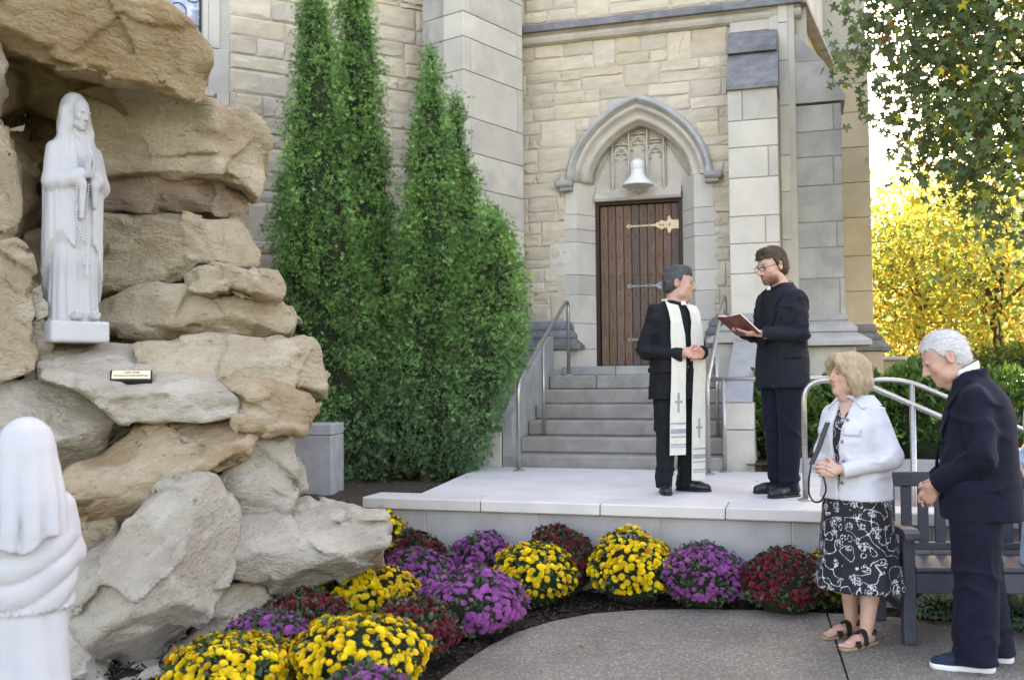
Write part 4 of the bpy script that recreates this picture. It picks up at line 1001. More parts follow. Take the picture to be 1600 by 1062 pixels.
# left-hand side of the niche
boulder([(-150, 376), (-20, 380), (26, 386), (45, 402), (49, 440), (53, 500), (51, 584), (30, 592), (0, 606), (-150, 612)], 5.95, .8, R_cream, 28, facets=5, planes=[((.5, -.85, .1), .85)])
boulder([(30, 430), (52, 448), (64, 480), (80, 545), (82, 580), (52, 588), (30, 590)], 6.25, .6, R_grey, 29, facets=5)
boulder([(-150, 160), (-40, 170), (2, 186), (18, 262), (22, 320), (20, 386), (-150, 388)], 6.0, .8, R_cream, 30, facets=5, planes=[((.5, -.85, .1), .88)])
boulder([(-150, 20), (-10, 28), (8, 44), (6, 62), (2, 120), (-4, 175), (-150, 180)], 5.9, .7, R_grey, 31, facets=5)
# inside of the niche
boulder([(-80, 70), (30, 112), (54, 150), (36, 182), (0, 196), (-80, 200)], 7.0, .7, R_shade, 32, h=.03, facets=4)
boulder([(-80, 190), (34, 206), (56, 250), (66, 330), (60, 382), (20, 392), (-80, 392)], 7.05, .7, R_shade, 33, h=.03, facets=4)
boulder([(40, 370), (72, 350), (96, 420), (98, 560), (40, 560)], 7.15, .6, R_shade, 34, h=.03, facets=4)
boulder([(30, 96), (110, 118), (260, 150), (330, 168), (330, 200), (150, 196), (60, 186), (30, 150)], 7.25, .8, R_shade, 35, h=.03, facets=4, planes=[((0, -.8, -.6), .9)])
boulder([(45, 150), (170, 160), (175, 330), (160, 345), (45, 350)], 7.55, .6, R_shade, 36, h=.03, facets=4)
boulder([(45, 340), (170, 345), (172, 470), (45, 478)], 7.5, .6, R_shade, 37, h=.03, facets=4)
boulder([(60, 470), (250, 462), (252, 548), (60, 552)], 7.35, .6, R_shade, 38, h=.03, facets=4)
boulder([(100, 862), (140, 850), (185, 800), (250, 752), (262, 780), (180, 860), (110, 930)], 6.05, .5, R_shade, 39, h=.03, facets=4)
# mortar core behind the stones
def core_poly(px, Y, depth, name):
    q = [at(x, y, Y) for x, y in px]; mb = MB(); n = len(q)
    V = [p - G0 for p in q] + [p + np.array([p[0] / p[1], 1, 0]) * depth - G0 for p in q]
    mb.add(V, [tuple(range(n)), tuple(range(2 * n - 1, n - 1, -1))] + [(i, i + n, (i + 1) % n + n, (i + 1) % n) for i in range(n)])
    return mb.build(name, M_gmortar, grotto)
core_poly([(130, 170), (340, 185), (370, 250), (345, 340), (360, 420), (400, 450), (425, 500), (455, 560), (440, 640), (430, 760), (410, 880), (330, 1000), (130, 1000)], 7.1, .7, 'mortar_core')
core_poly([(-200, 560), (340, 560), (400, 700), (400, 900), (330, 1040), (-200, 1060)], 6.75, .7, 'mortar_core')
core_poly([(100, 700), (330, 700), (330, 930), (250, 1040), (60, 1060)], 6.25, .6, 'mortar_core')
core_poly([(-250, -200), (170, -200), (170, 560), (-250, 560)], 7.75, .6, 'niche_back')
# plaque
M_plq = mat('cream_plaque', (.74, .66, .48), (.68, .60, .42), scale=9, rough=.4)
M_plf = mat('black_plaque_rim', (.02, .02, .022), rough=.4)
M_gold = mat('bronze_letters', (.34, .24, .10), rough=.5)
bpy.context.view_layer.update()
def cast(o, px, py):
    mi = o.matrix_world.inverted(); a = mi @ Vector(CAMP); d = (mi.to_3x3() @ Vector(ray(px, py))).normalized(); ok, loc, nn, _ = o.ray_cast(a, d)
    return (np.array(o.matrix_world @ loc), np.array((o.matrix_world.to_3x3() @ nn).normalized())) if ok else (None, None)
hits = [cast(slab, x, y) for x, y in ((205, 591), (180, 584), (230, 598), (182, 598), (228, 585))]; hp = [h_[0] for h_ in hits if h_[0] is not None]
pq = np.mean(hp, 0); nn = np.linalg.svd(np.array(hp) - pq)[2][2]; nn = nn if nn[1] < 0 else -nn; nn = nn + .6 * np.array([.05, -.80, .60]); nn /= np.linalg.norm(nn)
plaque = thing('plaque', 'small cream plaque with dark rim on the sloping slab below the niche statue', 'sign', tuple(pq + nn * .021))
zx = c_r - ray(205, 591) * (c_r.dot(nn) / ray(205, 591).dot(nn)); zx = zx - nn * zx.dot(nn); zx /= np.linalg.norm(zx); zy = -nn; zz_ = np.cross(zx, zy)
plaque.rotation_euler = Matrix((zx, zy, zz_)).transposed().to_euler()
w2, h2 = .117, .052
mb = MB(); mb.bbox(-w2, w2, -.006, .04, -h2, h2, .003); mb.build('rim', M_plf, plaque)
mb = MB(); mb.bbox(-w2 + .01, w2 - .01, -.010, -.0055, -h2 + .01, h2 - .01, .002); mb.build('plate', M_plq, plaque)
def text(body, size, loc, m, parent, name='lettering', rot=(pi / 2, 0, 0), ext=.0015):
    cu = bpy.data.curves.new(name, 'FONT'); cu.body = body; cu.size = size; cu.align_x = 'CENTER'; cu.align_y = 'CENTER'; cu.extrude = ext
    tmp = bpy.data.objects.new(name, cu); COL.objects.link(tmp); bpy.context.view_layer.update(); me = bpy.data.meshes.new_from_object(tmp.evaluated_get(bpy.context.evaluated_depsgraph_get())); bpy.data.objects.remove(tmp)
    o = link(name, me, m); o.parent = parent; o.location = loc; o.rotation_euler = rot; return o
text('I AM THE', .022, (0, -.0115, .016), M_gold, plaque); text('IMMACULATE CONCEPTION', .0150, (0, -.0115, -.016), M_gold, plaque)
# grey block beside the grotto
blk = thing('concrete_block', 'plain grey concrete block between the grotto and the evergreens', 'block', tuple(ong(488, 776, .48)), radians(-6))
mb = MB(); mb.bbox(-.17, .17, 0, .4, -.1, .63 * .84, .008); mb.build('lower_course', M_block, blk)
mb = MB(); mb.bbox(-.172, .172, -.002, .402, .634 * .84, .63, .008); mb.build('upper_course', M_block, blk)
# ================================================================ plants
def unit(v): return v / np.linalg.norm(v, axis=-1, keepdims=True)
def leaf_mat(name, c1, c2, trans=.25, rough=.5, spec=.3):
    return mat(name, c1, c2, scale=3, rough=rough, attr='Col', trans=trans, spec=spec, detail=2)
L_arb = leaf_mat('arborvitae_green', (.20, .39, .115), (.145, .31, .10), .28)
L_core = mat('core_shade_dark', (.022, .035, .014), (.012, .018, .008), scale=12, rough=.95)  # near-black fill colour standing in for shade inside crowns and bushes
L_mum = leaf_mat('mum_leaf', (.075, .115, .055), (.050, .085, .042), .15)
L_shrub = leaf_mat('shrub_leaf', (.10, .20, .045), (.06, .13, .03), .25, .4)
L_maple = leaf_mat('maple_leaf', (.16, .225, .10), (.105, .165, .08), .38, .45)
L_yellow = leaf_mat('yellow_autumn_leaf', (.66, .58, .11), (.47, .47, .09), .40, .5)
L_hedge = leaf_mat('distant_green_leaf', (.16, .22, .05), (.10, .15, .04), .4)
M_bark = mat('grey_brown_bark', (.12, .085, .06), (.06, .042, .03), scale=14, rough=.95, bump=.8, bscale=30, stretch=(1, 1, .3))

# ---- arborvitae: fan-shaped sprays grouped in clumps round a narrow cone
def spray_base():
    V, Fs = [], []
    def leafq(x0, z0, a, L, w, y):
        dx, dz = sin(a), cos(a); b = len(V)
        V.extend([(x0 - dz * w * .35, y, z0 + dx * w * .35), (x0 + dx * L * .55 - dz * w, y + .02, z0 + dz * L * .55 + dx * w), (x0 + dx * L, y + .05, z0 + dz * L), (x0 + dx * L * .55 + dz * w, y + .02, z0 + dz * L * .55 - dx * w)]); Fs.append((b, b + 1, b + 2, b + 3))
    leafq(0, 0, 0, 1.0, .07, 0)
    for k, z in enumerate((.30,)):
        for s in (-1, 1): leafq(0, z, s * (.75 - .1 * k),   .66 - .15 * k, .070, .02 * s)
    return np.array(V), np.array(Fs)
SPV, SPF = spray_base()
def arborvitae(label, cx, base_y, Y, prof_px, seed, zbase=.45, n_clump=900, lean=0.0):
    """prof_px: list of (y pixel, centre x pixel, half-width pixel) from bottom to top"""
    r = np.random.default_rng(seed)
    pr = np.array([(at(c, y, Y)[2], at(c, y, Y)[0], max(hw - 13, 3) * Y / F_PX) for y, c, hw in prof_px]); pr = pr[np.argsort(pr[:, 0])]
    z0, z1 = pr[0, 0], pr[-1, 0]; org = np.array([np.interp(z0, pr[:, 0], pr[:, 1]), Y, zbase])
    t = thing('arborvitae_tree', label, 'tree', tuple(org), 0, 'arborvitae trees by the church wall')
    # pick clump places with density ~ circumference
    zz = r.uniform(z0, z1, n_clump * 4); rad = np.interp(zz, pr[:, 0], pr[:, 2]); keep = r.random(len(zz)) < (rad + .06) / (rad.max() + .06); zz = zz[keep][:n_clump]; n = len(zz)
    th = r.uniform(0, 2 * pi, n); rad = np.interp(zz, pr[:, 0], pr[:, 2])
    lump = 1 + .26 * fbm(np.stack([np.cos(th) * 1.6, np.sin(th) * 1.6, zz * 2.2], 1), 2, seed) + .10 * vnoise(np.stack([np.cos(th) * 4, np.sin(th) * 4, zz * 5], 1), seed + 3)
    rr = rad * lump * np.where(r.random(n) < .07, r.uniform(1.0, 1.16, n), r.uniform(.80, 1.0, n))
    C = np.stack([np.interp(zz, pr[:, 0], pr[:, 1]) + rr * np.cos(th), Y + rr * np.sin(th), zz], 1)
    O = np.stack([np.cos(th), np.sin(th), np.zeros(n)], 1)
    m = 32
    dirs = unit(np.repeat(O, m, 0) * r.uniform(.25, .95, (n * m, 1)) + np.array([0, 0, .85]) + r.normal(0, .33, (n * m, 3)))
    P = np.repeat(C, m, 0) + r.normal(0, .05, (n * m, 3)) - np.repeat(O, m, 0) * .03
    # local z = growth direction; spin about it
    R = frames(dirs, r.uniform(0, 2 * pi, n * m)); S = r.uniform(.034, .072, n * m)
    V, Fq = tile(SPV, SPF, R, S, P - org)
    tone = np.repeat(r.uniform(.55, 1.4, n), m) * r.choice([.55, .9, 1.1, 1.7], n * m, p=[.22, .38, .28, .12])
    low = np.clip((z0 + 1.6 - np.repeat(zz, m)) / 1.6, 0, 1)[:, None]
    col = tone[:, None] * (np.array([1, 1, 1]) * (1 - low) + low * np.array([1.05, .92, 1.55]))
    br = (r.random(n * m) < .012)[:, None]; col = np.where(br, np.array([2.2, .9, .8]), col)
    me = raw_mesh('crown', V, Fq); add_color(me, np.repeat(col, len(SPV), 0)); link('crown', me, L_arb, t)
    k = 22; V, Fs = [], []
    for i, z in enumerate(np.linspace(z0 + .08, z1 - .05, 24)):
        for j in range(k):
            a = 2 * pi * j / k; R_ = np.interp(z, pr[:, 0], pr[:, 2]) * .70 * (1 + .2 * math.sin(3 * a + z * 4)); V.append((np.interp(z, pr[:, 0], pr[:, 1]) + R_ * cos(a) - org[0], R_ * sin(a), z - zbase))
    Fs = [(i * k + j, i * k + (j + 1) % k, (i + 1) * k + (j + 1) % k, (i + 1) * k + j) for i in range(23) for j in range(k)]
    link('crown_shade_core', raw_mesh('crown_shade_core', V, Fs, True), L_core, t)
    mb = MB(); mb.tube([(0, 0, -.1), (.01, 0, .4), (0, 0, 1.2)], [.07, .06, .04], 8); mb.build('trunk', M_bark, t)
    return t
arborvitae('tallest leftmost arborvitae rising next to the grotto', 500, 745, 9.85, [(748, 560, 40), (690, 548, 75), (620, 535, 85), (540, 520, 92), (450, 505, 88), (350, 500, 80), (200, 496, 58), (80, 493, 42), (0, 490, 32), (-90, 488, 6)], 1, n_clump=1150)
arborvitae('tall arborvitae, second from the grotto, its tip above the picture', 562, 745, 10.15, [(748, 590, 40), (690, 590, 62), (600, 585, 66), (500, 578, 68), (380, 570, 64), (250, 563, 56), (120, 558, 48), (40, 556, 40), (-10, 556, 28), (-70, 556, 5)], 2, n_clump=1000)
arborvitae('pointed arborvitae of middle height in front of the pale stone pier', 672, 745, 9.9, [(742, 665, 40), (690, 668, 70), (600, 672, 78), (500, 676, 74), (400, 674, 64), (300, 673, 52), (200, 673, 38), (130, 673, 24), (80, 672, 5)], 3, n_clump=950)
arborvitae('slim arborvitae leaning against the middle one, with its own lower tip', 712, 740, 10.2, [(740, 712, 40), (690, 715, 66), (600, 722, 72), (500, 724, 66), (400, 722, 56), (300, 716, 42), (220, 712, 24), (155, 711, 5)], 4, n_clump=700)
arborvitae('lowest broad arborvitae bulging beside the stair rail', 765, 735, 9.75, [(735, 722, 30), (690, 728, 46), (620, 742, 66), (540, 758, 76), (460, 762, 72), (400, 766, 58), (360, 768, 36), (330, 765, 8)], 5, n_clump=700)

# ---- chrysanthemums
def bloom_base(n1, layers):
    V, Fs = [(0, 0, .16)], []
    for (cnt, r0, r1, z0, z1, w, ph) in layers:
        for k in range(cnt):
            a = 2 * pi * k / cnt + ph; b = len(V); c, s = cos(a), sin(a); t = np.array([-s, c])
            for (rr, zz, ww) in ((r0, z0, 0), (r0 + (r1 - r0) * .68, (z0 + z1) / 2 + .05, w * 1.25), (r1, z1, 0), (r0 + (r1 - r0) * .68, (z0 + z1) / 2 + .05, -w * 1.25)):
                V.append((rr * c + ww * t[0], rr * s + ww * t[1], zz))
            Fs += [(b, b + 1, b + 2, b + 3)]
    return np.array(V), np.array(Fs)
BL_full = bloom_base(0, [(13, .10, 1.0, .02, -.02, .115, 0), (11, .05, .76, .12, .22, .11, .3), (7, .02, .44, .2, .40, .11, .1)])
BL_daisy = bloom_base(0, [(12, .12, 1.0, .02, .12, .085, 0), (8, .04, .62, .16, .26, .085, .2)])
LEAF_V = np.array([(0, 0, 0), (.30, .0, .42), (.10, .06, .55), (.26, .02, .80), (0, .10, 1.0), (-.26, .02, .80), (-.10, .06, .55), (-.30, 0, .42)]); LEAF_F = np.array([(0, 1, 2, 7 - 1), (0, 2, 6, 7), (2, 3, 4, 5)]); LEAF_F = np.array([(0, 1, 2, 6), (0, 6, 7, 7), (2, 3, 4, 6), (6, 4, 5, 5)])
def leaf_tris():
    V = np.array([(0, 0, 0), (.27, .05, .35), (.16, .02, .5), (.27, .06, .72), (0, .12, 1.0), (-.27, .06, .72), (-.16, .02, .5), (-.27, .05, .35), (0, -.04, .5)])
    return V, np.array([(0, 1, 8), (1, 2, 8), (2, 3, 8), (3, 4, 8), (4, 5, 8), (5, 6, 8), (6, 7, 8), (7, 0, 8)])
LFV, LFF = leaf_tris()
B_y = leaf_mat('yellow_petal', (.88, .62, .012), (.80, .52, .008), .12, .6); B_p = leaf_mat('magenta_petal', (.40, .085, .34), (.30, .06, .27), .12, .6); B_m = leaf_mat('maroon_petal', (.17, .008, .022), (.11, .005, .015), .10, .55)
KIND = {'y': ('yellow', B_y, BL_full, .0245, 430), 'p': ('magenta purple', B_p, BL_daisy, .0205, 820), 'm': ('dark maroon', B_m, BL_full, .0195, 760)}
def mum(kind, label, px0, px1, top, bot, seed, gaps=0.0, ysq=1.0, dens=1.0):
    cname, bm_, base, bs, nb = KIND[kind]; r = np.random.default_rng(seed); cx = (px0 + px1) / 2
    g = ong(cx, bot - 4, 0.0); Y0 = g[1]; rad = (px1 - px0) / 2 * Y0 / F_PX
    g = g + np.array([g[0] / Y0, 1, 0]) * rad * .62; Y0 = g[1]; rad = (px1 - px0) / 2 * Y0 / F_PX
    vv = toB(g)[1]; lim_ = VF - rad * .80
    if vv > lim_: g = g - np.array([g[0] / Y0, 1, 0]) * (vv - lim_) / (cos(TH) + g[0] / Y0 * sin(TH)); Y0 = g[1]; rad = (px1 - px0) / 2 * Y0 / F_PX
    zt = at(cx, top, Y0)[2]; H = max(zt * .97, .14)
    t = thing('chrysanthemum', label, 'flower', (g[0], g[1], 0), 0, 'potted mums planted in the flower bed')
    zc = H * .40; hh = H - zc
    def surf(n, lo):
        u = r.uniform(lo, 1, n); a = r.uniform(0, 2 * pi, n); s = np.sqrt(np.maximum(0, 1 - u * u)); D = np.stack([s * np.cos(a), s * np.sin(a), u], 1)
        lump = 1 + .15 * fbm(D * 2.2 + seed, 3, seed)
        return D, D * np.array([rad, rad, hh]) * lump[:, None] * np.where(u < 0, 1 + .35 * u, 1)[:, None] ** 1 + np.array([0, 0, zc])
    # leaves
    n = 1100; D, P = surf(n, -.85); P = P * 1.0; P[:, :2] *= r.uniform(.82, .98, (n, 1)); P[:, 2] = zc + (P[:, 2] - zc) * r.uniform(.84, .98, n); P[:, 2] = np.maximum(P[:, 2], .02)
    dirs = unit(D + r.normal(0, .6, (n, 3)) + [0, 0, .25]); V, Fq = tile(LFV, LFF, frames(dirs, r.uniform(0, 6.3, n)), r.uniform(.028, .05, n), P)
    me = raw_mesh('foliage', V, Fq); add_color(me, np.repeat(r.uniform(.6, 1.4, (n, 1)) * np.array([1, 1, 1]), len(LFV), 0)); link('foliage', me, L_mum, t)
    # blooms
    n = int(nb * dens * max(.55, rad / .27) ** 1.5); D, P = surf(n * 4, -.45)
    w = .62 + .38 * np.clip(D[:, 2] + .45, 0, 1) - gaps * np.clip(fbm(D * 3.1 + seed * 3, 2, seed + 5) * 3 + .3, 0, 1)
    k = r.random(len(D)) < w; D, P = D[k][:n], P[k][:n]; n = len(D)
    sz = bs * np.where(r.random(n) < .14, r.uniform(.35, .6, n), r.uniform(.75, 1.15, n)); P = P * (1 + r.uniform(-.03, .045, (n, 1)))
    dirs = unit(D + r.normal(0, .25, (n, 3)) + [0, 0, .35]); V, Fq = tile(base[0], base[1], frames(dirs, r.uniform(0, 6.3, n)), sz, P)
    me = raw_mesh('blossoms', V, Fq); tone = r.uniform(.70, 1.2, (n, 1)) * np.where(r.random((n, 1)) < .05, np.array([.75, .6, .7]), np.array([1, 1, 1])) * (1 + r.normal(0, .05, (n, 3))); add_color(me, np.repeat(tone, len(base[0]), 0)); tag(link('blossoms', me, bm_, t), kind='stuff')
    # solid dark core carrying the painted shade inside the plant
    mb = MB()
    mb.lathe2([(sin(pi * i / 6), -cos(pi * i / 6)) for i in range(7)], 14, (0, 0, zc), (rad * .84, rad * .84, hh * .84)); mb.build('bush_shade_core', L_core, t, smooth=True)
    return t
MUMS = [
 ('y', 'yellow mum at the bottom, touching the lowest grotto rock', 263, 464, 994, 1100, 0), ('y', 'biggest yellow mum at the bottom beside the plaza edge', 455, 674, 962, 1092, 0),
 ('y', 'yellow mum beside the jutting grotto boulder', 486, 650, 880, 972, .45), ('y', 'yellow mum in the middle of the bed, in front of a maroon one', 770, 902, 848, 952, .25),
 ('y', 'round yellow mum directly below the robed priest', 918, 1057, 826, 934, .35), ('y', 'yellow mum half hidden behind the boulder by the platform corner', 556, 642, 796, 872, 0), ('y', 'yellow mum mostly hidden behind the woman in the white jacket', 1258, 1330, 860, 950, 0),
 ('p', 'purple mum between the two lowest yellow mums and the rocks', 345, 490, 956, 1050, .2), ('p', 'purple mum behind the larger purple one, near the boulder', 590, 714, 857, 948, .1), ('p', 'largest purple mum in the middle, bordering the mulch', 657, 822, 885, 1002, .75),
 ('p', 'sparse purple mum standing close to the platform face', 702, 803, 831, 915, .9), ('p', 'purple mum between the round yellow and the last maroon mum', 1033, 1165, 849, 956, .5), ('p', 'purple mum cut off by the bottom edge of the picture', 500, 650, 1044, 1160, .1),
 ('m', 'maroon mum between the grotto rock and the first purple mum', 403, 546, 922, 1020, .45), ('m', 'maroon mum between the biggest yellow and the largest purple mum', 578, 717, 934, 1044, .1), ('m', 'maroon mum right behind the purple ones by the boulder tip', 592, 698, 831, 900, .25),
 ('m', 'maroon mum against the platform, behind the two middle yellow mums', 818, 930, 819, 910, .1), ('m', 'large maroon mum next to the woman in the white jacket', 1161, 1296, 854, 966, .15)]
for i, (k, lab, x0, x1, tp, bt, gp) in enumerate(MUMS): mum(k, lab, x0, x1, tp, bt, 50 + i, gp)

# ---- ornamental kale under the bench
L_kale = leaf_mat('kale_leaf', (.13, .22, .12), (.09, .17, .09), .1, .6)
def kale(label, px, py, rad, seed, white):
    r = np.random.default_rng(seed); g = ong(px, py, 0); t = thing('ornamental_kale', label, 'plant', tuple(g), 0, 'ornamental kale behind the bench')
    V, Fs, Cc = [], [], []
    for ring in range(7):
        cnt = 13 - ring; R_ = rad * (1 - ring * .115); zb = rad * (.25 + .10 * ring)
        for k in range(cnt):
            a = 2 * pi * (k + .5 * (ring % 2)) / cnt + r.normal(0, .1); b = len(V); nu = 7
            for i in range(4):
                f = i / 3
                for j in range(nu):
                    w = (j / (nu - 1) - .5) * 1.25 * (f ** .6) * .9; rr = R_ * (.15 + .85 * f); z = zb + rad * (.30 * f - (.34 - .07 * ring) * f * f) + (rad * .10 * math.sin(j * 3.4 + k + ring) * f ** 2) + r.normal(0, .004)
                    aa = a + w * .55; V.append((rr * cos(aa), rr * sin(aa), z)); c = (1 - ring / 6 * .0) ; wv = white * (ring / 6) ** 2; Cc.append((1 + 4.2 * wv, 1 + 2.6 * wv, 1 + 3.6 * wv))
            Fs += [(b + i * nu + j, b + i * nu + j + 1, b + (i + 1) * nu + j + 1, b + (i + 1) * nu + j) for i in range(3) for j in range(nu - 1)]
    me = raw_mesh('leaf_rosette', np.array(V), np.array(Fs)); add_color(me, np.array(Cc)); link('leaf_rosette', me, L_kale, t); return t
kale('pale-hearted kale seen under the bench beside the arm post', 1466, 966, .16, 1, 1.0); kale('pale-hearted kale by the right picture edge behind the shoe', 1592, 978, .17, 2, .8); kale('dark leafy kale behind the bench leg', 1437, 950, .14, 3, 0.0)

# ---- mulch chips scattered over the bed
r_ = np.random.default_rng(5); n = 9000
P = np.stack([r_.uniform(-3.2, 4.2, n), r_.uniform(4.4, 8.2, n), np.full(n, -.012)], 1)
edge = np.array([(p[0], p[1]) for p in (list(eL) + list(eR[1:]))]); lim = np.interp(P[:, 0], edge[:, 0], edge[:, 1]); P = P[(P[:, 1] > lim + .012) & ~((P[:, 0] < edge[0, 0]) & (P[:, 1] < 4.6))]; n = len(P)
CH = np.array([(x, y, z) for z in (-.5, .5) for y in (-.5, .5) for x in (-.5, .5)]); CF = np.array([(0, 2, 3, 1), (4, 5, 7, 6), (0, 1, 5, 4), (2, 6, 7, 3), (0, 4, 6, 2), (1, 3, 7, 5)])
V, Fq = tile(CH, CF, frames(unit(np.array([0, 0, 1.0]) + r_.normal(0, .35, (n, 3))), r_.uniform(0, 6.3, n)), np.stack([r_.uniform(.02, .07, n), r_.uniform(.006, .016, n), r_.uniform(.003, .008, n)], 1), P)
me = raw_mesh('mulch_chips', V, Fq); add_color(me, np.repeat(r_.uniform(.4, 2.0, (n, 1)) * np.array([1, .95, .9]), 8, 0))
tag(link('mulch_chips', me, mat('mulch_chip', (.040, .027, .020), (.025, .018, .014), attr='Col', rough=.9)), 'dark brown shredded mulch covering the flower bed', 'mulch', kind='stuff')

# ---- generic leafy plants
def leaf5():
    pts = []
    for a, rr in ((-150, .45), (-110, .55), (-85, .40), (-58, .95), (-35, .50), (-14, .62), (0, 1.15), (14, .62), (35, .50), (58, .95), (85, .40), (110, .55), (150, .45)):
        pts.append((rr * sin(radians(a)), .10 * rr * rr - .06 * abs(sin(radians(a))), rr * cos(radians(a)) + .25))
    V = [(0, 0, .25)] + pts; return np.array(V), np.array([(0, i, i + 1) for i in range(1, len(pts))])
ML = leaf5()
OV = (np.array([(0, 0, 0), (.20, .03, .35), (.17, .05, .7), (0, .10, 1), (-.17, .05, .7), (-.20, .03, .35)]), np.array([(0, 1, 2, 3), (0, 3, 4, 5)]))
def shrub(name, label, c, rad, hgt, n, size, m, seed, zc=None, group=None, core=True, cat='shrub', base=OV, spread=.25):
    r = np.random.default_rng(seed); t = thing(name, label, cat, tuple(c), 0, group); rad = np.array(rad if hasattr(rad, '__len__') else (rad, rad))
    D = unit(r.normal(0, 1, (n, 3))); D[:, 2] = np.where(D[:, 2] < -.3, -D[:, 2], D[:, 2]); lump = 1 + .22 * fbm(D * 2.2 + seed, 3, seed)
    P = D * np.array([rad[0], rad[1], hgt * .62]) * (lump * r.uniform(.72, 1.02, n))[:, None] + [0, 0, hgt * .4]; P[:, 2] = np.maximum(P[:, 2], .02)
    dirs = unit(D * .8 + r.normal(0, .55, (n, 3)) + [0, 0, spread]); V, Fq = tile(base[0], base[1], frames(dirs, r.uniform(0, 6.3, n)), r.uniform(.7, 1.2, n) * size, P)
    me = raw_mesh('foliage', V, Fq); add_color(me, np.repeat(r.uniform(.55, 1.5, (n, 1)) * (1 + r.normal(0, .06, (n, 3))), len(base[0]), 0)); link('foliage', me, m, t)
    if core: mb = MB(); mb.sphere((0, 0, hgt * .4), (rad[0] * .72, rad[1] * .72, hgt * .46), 14, 8); mb.build('bush_shade_core', L_core, t, smooth=True)
    return t
def groundz(x, y): return .66 + .06 * max(0, min(y - 10, 40))
for (lab, px, Y, rx, ry, h, sd) in (('glossy green shrub behind the rail between the stair wall and the younger priest', 1222, 9.95, .42, .40, .92, 1), ('green shrub just behind the woman with the white jacket', 1335, 10.0, .45, .4, .95, 2), ('broad green shrub above the low wall between the woman and the old man', 1432, 9.9, .52, .42, .98, 3), ('green shrub behind the old man in the navy jacket', 1545, 10.3, .5, .42, .9, 4)):
    x = (px - 800) * Y / F_PX; shrub('leafy_shrub', lab, (x, Y, groundz(x, Y) - .05), (rx, ry), h, 2600, .085, L_shrub, sd, group='shrubs above the low wall')
for (lab, px, Y, rx, h, sd) in (('sunlit clipped hedge near the right picture edge', 1600, 16.5, 1.3, 1.0, 5),):
    x = (px - 800) * Y / F_PX; shrub('clipped_hedge', lab, (x, Y, groundz(x, Y) - .1), (rx, .7), h, 3000, .09, L_hedge, sd, cat='hedge')
# weeds and fallen sprigs under the evergreens
for i, (px, py, h) in enumerate(((548, 752, .22), (575, 748, .26), (603, 752, .2), (640, 748, .24), (528, 742, .2))):
    g = ong(px, py, .5); shrub('weed', ['small weed with grey-green leaves closest to the concrete block', 'taller weed under the evergreens, second from the concrete block', 'low weed under the evergreens in the middle of the row', 'weed under the evergreens closest to the platform', 'weed tucked behind the corner of the concrete block'][i], (g[0], g[1], .47), .13, h, 90, .06, L_mum, 70 + i, group='weeds under the evergreens', core=False, cat='weed')

# ---- trees
def tree(name, label, base, trunk_pts, trunk_r, crown_c, crown_r, n_tip, per, size, m, seed, leaf=ML, limbs=12, tones=(.6, 1.4), hue=None, group=None, jit=.14):
    r = np.random.default_rng(seed); base = np.array(base, float); t = thing(name, label, 'tree', tuple(base), 0, group)
    mb = MB(); tp = [np.array(p, float) for p in trunk_pts]; mb.tube(tp, trunk_r, 10); mb.build('trunk', M_bark, t)
    cc, cr_ = np.array(crown_c, float), np.array(crown_r, float)
    D = unit(r.normal(0, 1, (n_tip, 3))); lump = 1 + .30 * fbm(D * 2.1 + seed, 3, seed); T = D * cr_ * (lump * r.uniform(.30, 1.0, n_tip) ** .55)[:, None] + cc
    top = tp[-1]; mbb = MB()
    for k in range(limbs):
        e = cc + unit(r.normal(0, 1, 3)) * cr_ * r.uniform(.6, .92); s = tp[len(tp) // 2] * .4 + top * .6 if k % 2 else top
        mid = (s + e) / 2 + r.normal(0, .12, 3) * cr_.mean() * .5; mbb.tube([s, s * .5 + mid * .5 + r.normal(0, .05, 3), mid, mid * .5 + e * .5 + r.normal(0, .06, 3), e], [trunk_r[-1] * .6, trunk_r[-1] * .45, trunk_r[-1] * .32, trunk_r[-1] * .2, .006], 6)
        for q in range(4):
            j = T[r.integers(0, n_tip)]; j = e + (j - e) * min(1, .9 / (np.linalg.norm(j - e) + 1e-6)); mbb.tube([mid * .4 + e * .6, (mid * .4 + e * .6 + j) / 2 + r.normal(0, .04, 3), j], [.012, .008, .004], 5)
    mbb.build('limbs', M_bark, t)
    n = n_tip * per; P = np.repeat(T, per, 0) + r.normal(0, jit, (n, 3)); dirs = unit(r.normal(0, .6, (n, 3)) + np.array([0, 0, -.45]))
    nrm = r.uniform(0, 6.3, n); V, Fq = tile(leaf[0], leaf[1], frames(dirs, nrm), r.uniform(.65, 1.15, n) * size, P)
    tone = np.repeat(r.uniform(*tones, n_tip), per)[:, None] * r.uniform(.8, 1.2, (n, 1)) * np.ones(3)
    if hue is not None:
        for (pb, c) in hue: k = np.repeat(r.random(n_tip) < pb, per)[:, None] & (r.random((n, 1)) < .8); tone = np.where(k, np.array(c) * tone, tone)
    me = raw_mesh('crown', V, Fq); add_color(me, np.repeat(tone, len(leaf[0]), 0)); link('crown', me, m, t); return t
tree('maple_tree', 'dark green maple hanging into the upper right corner', (6.1, 9.7, .6), [(0, 0, 0), (.05, 0, 1.2), (0, .05, 2.4), (-.1, 0, 3.6)], [.17, .14, .12, .09], (-.20, -.1, 4.62), (2.55, 1.9, 2.55), 3300, 7, .082, L_maple, 3, limbs=16, hue=[(.05, (3.2, 2.0, .35)), (.16, (1.7, 1.5, .6)), (.006, (4, .8, .4))])
YH = [(.45, (.42, .72, 1.0)), (.12, (1.0, .70, .6)), (.05, (.9, .5, .4))]
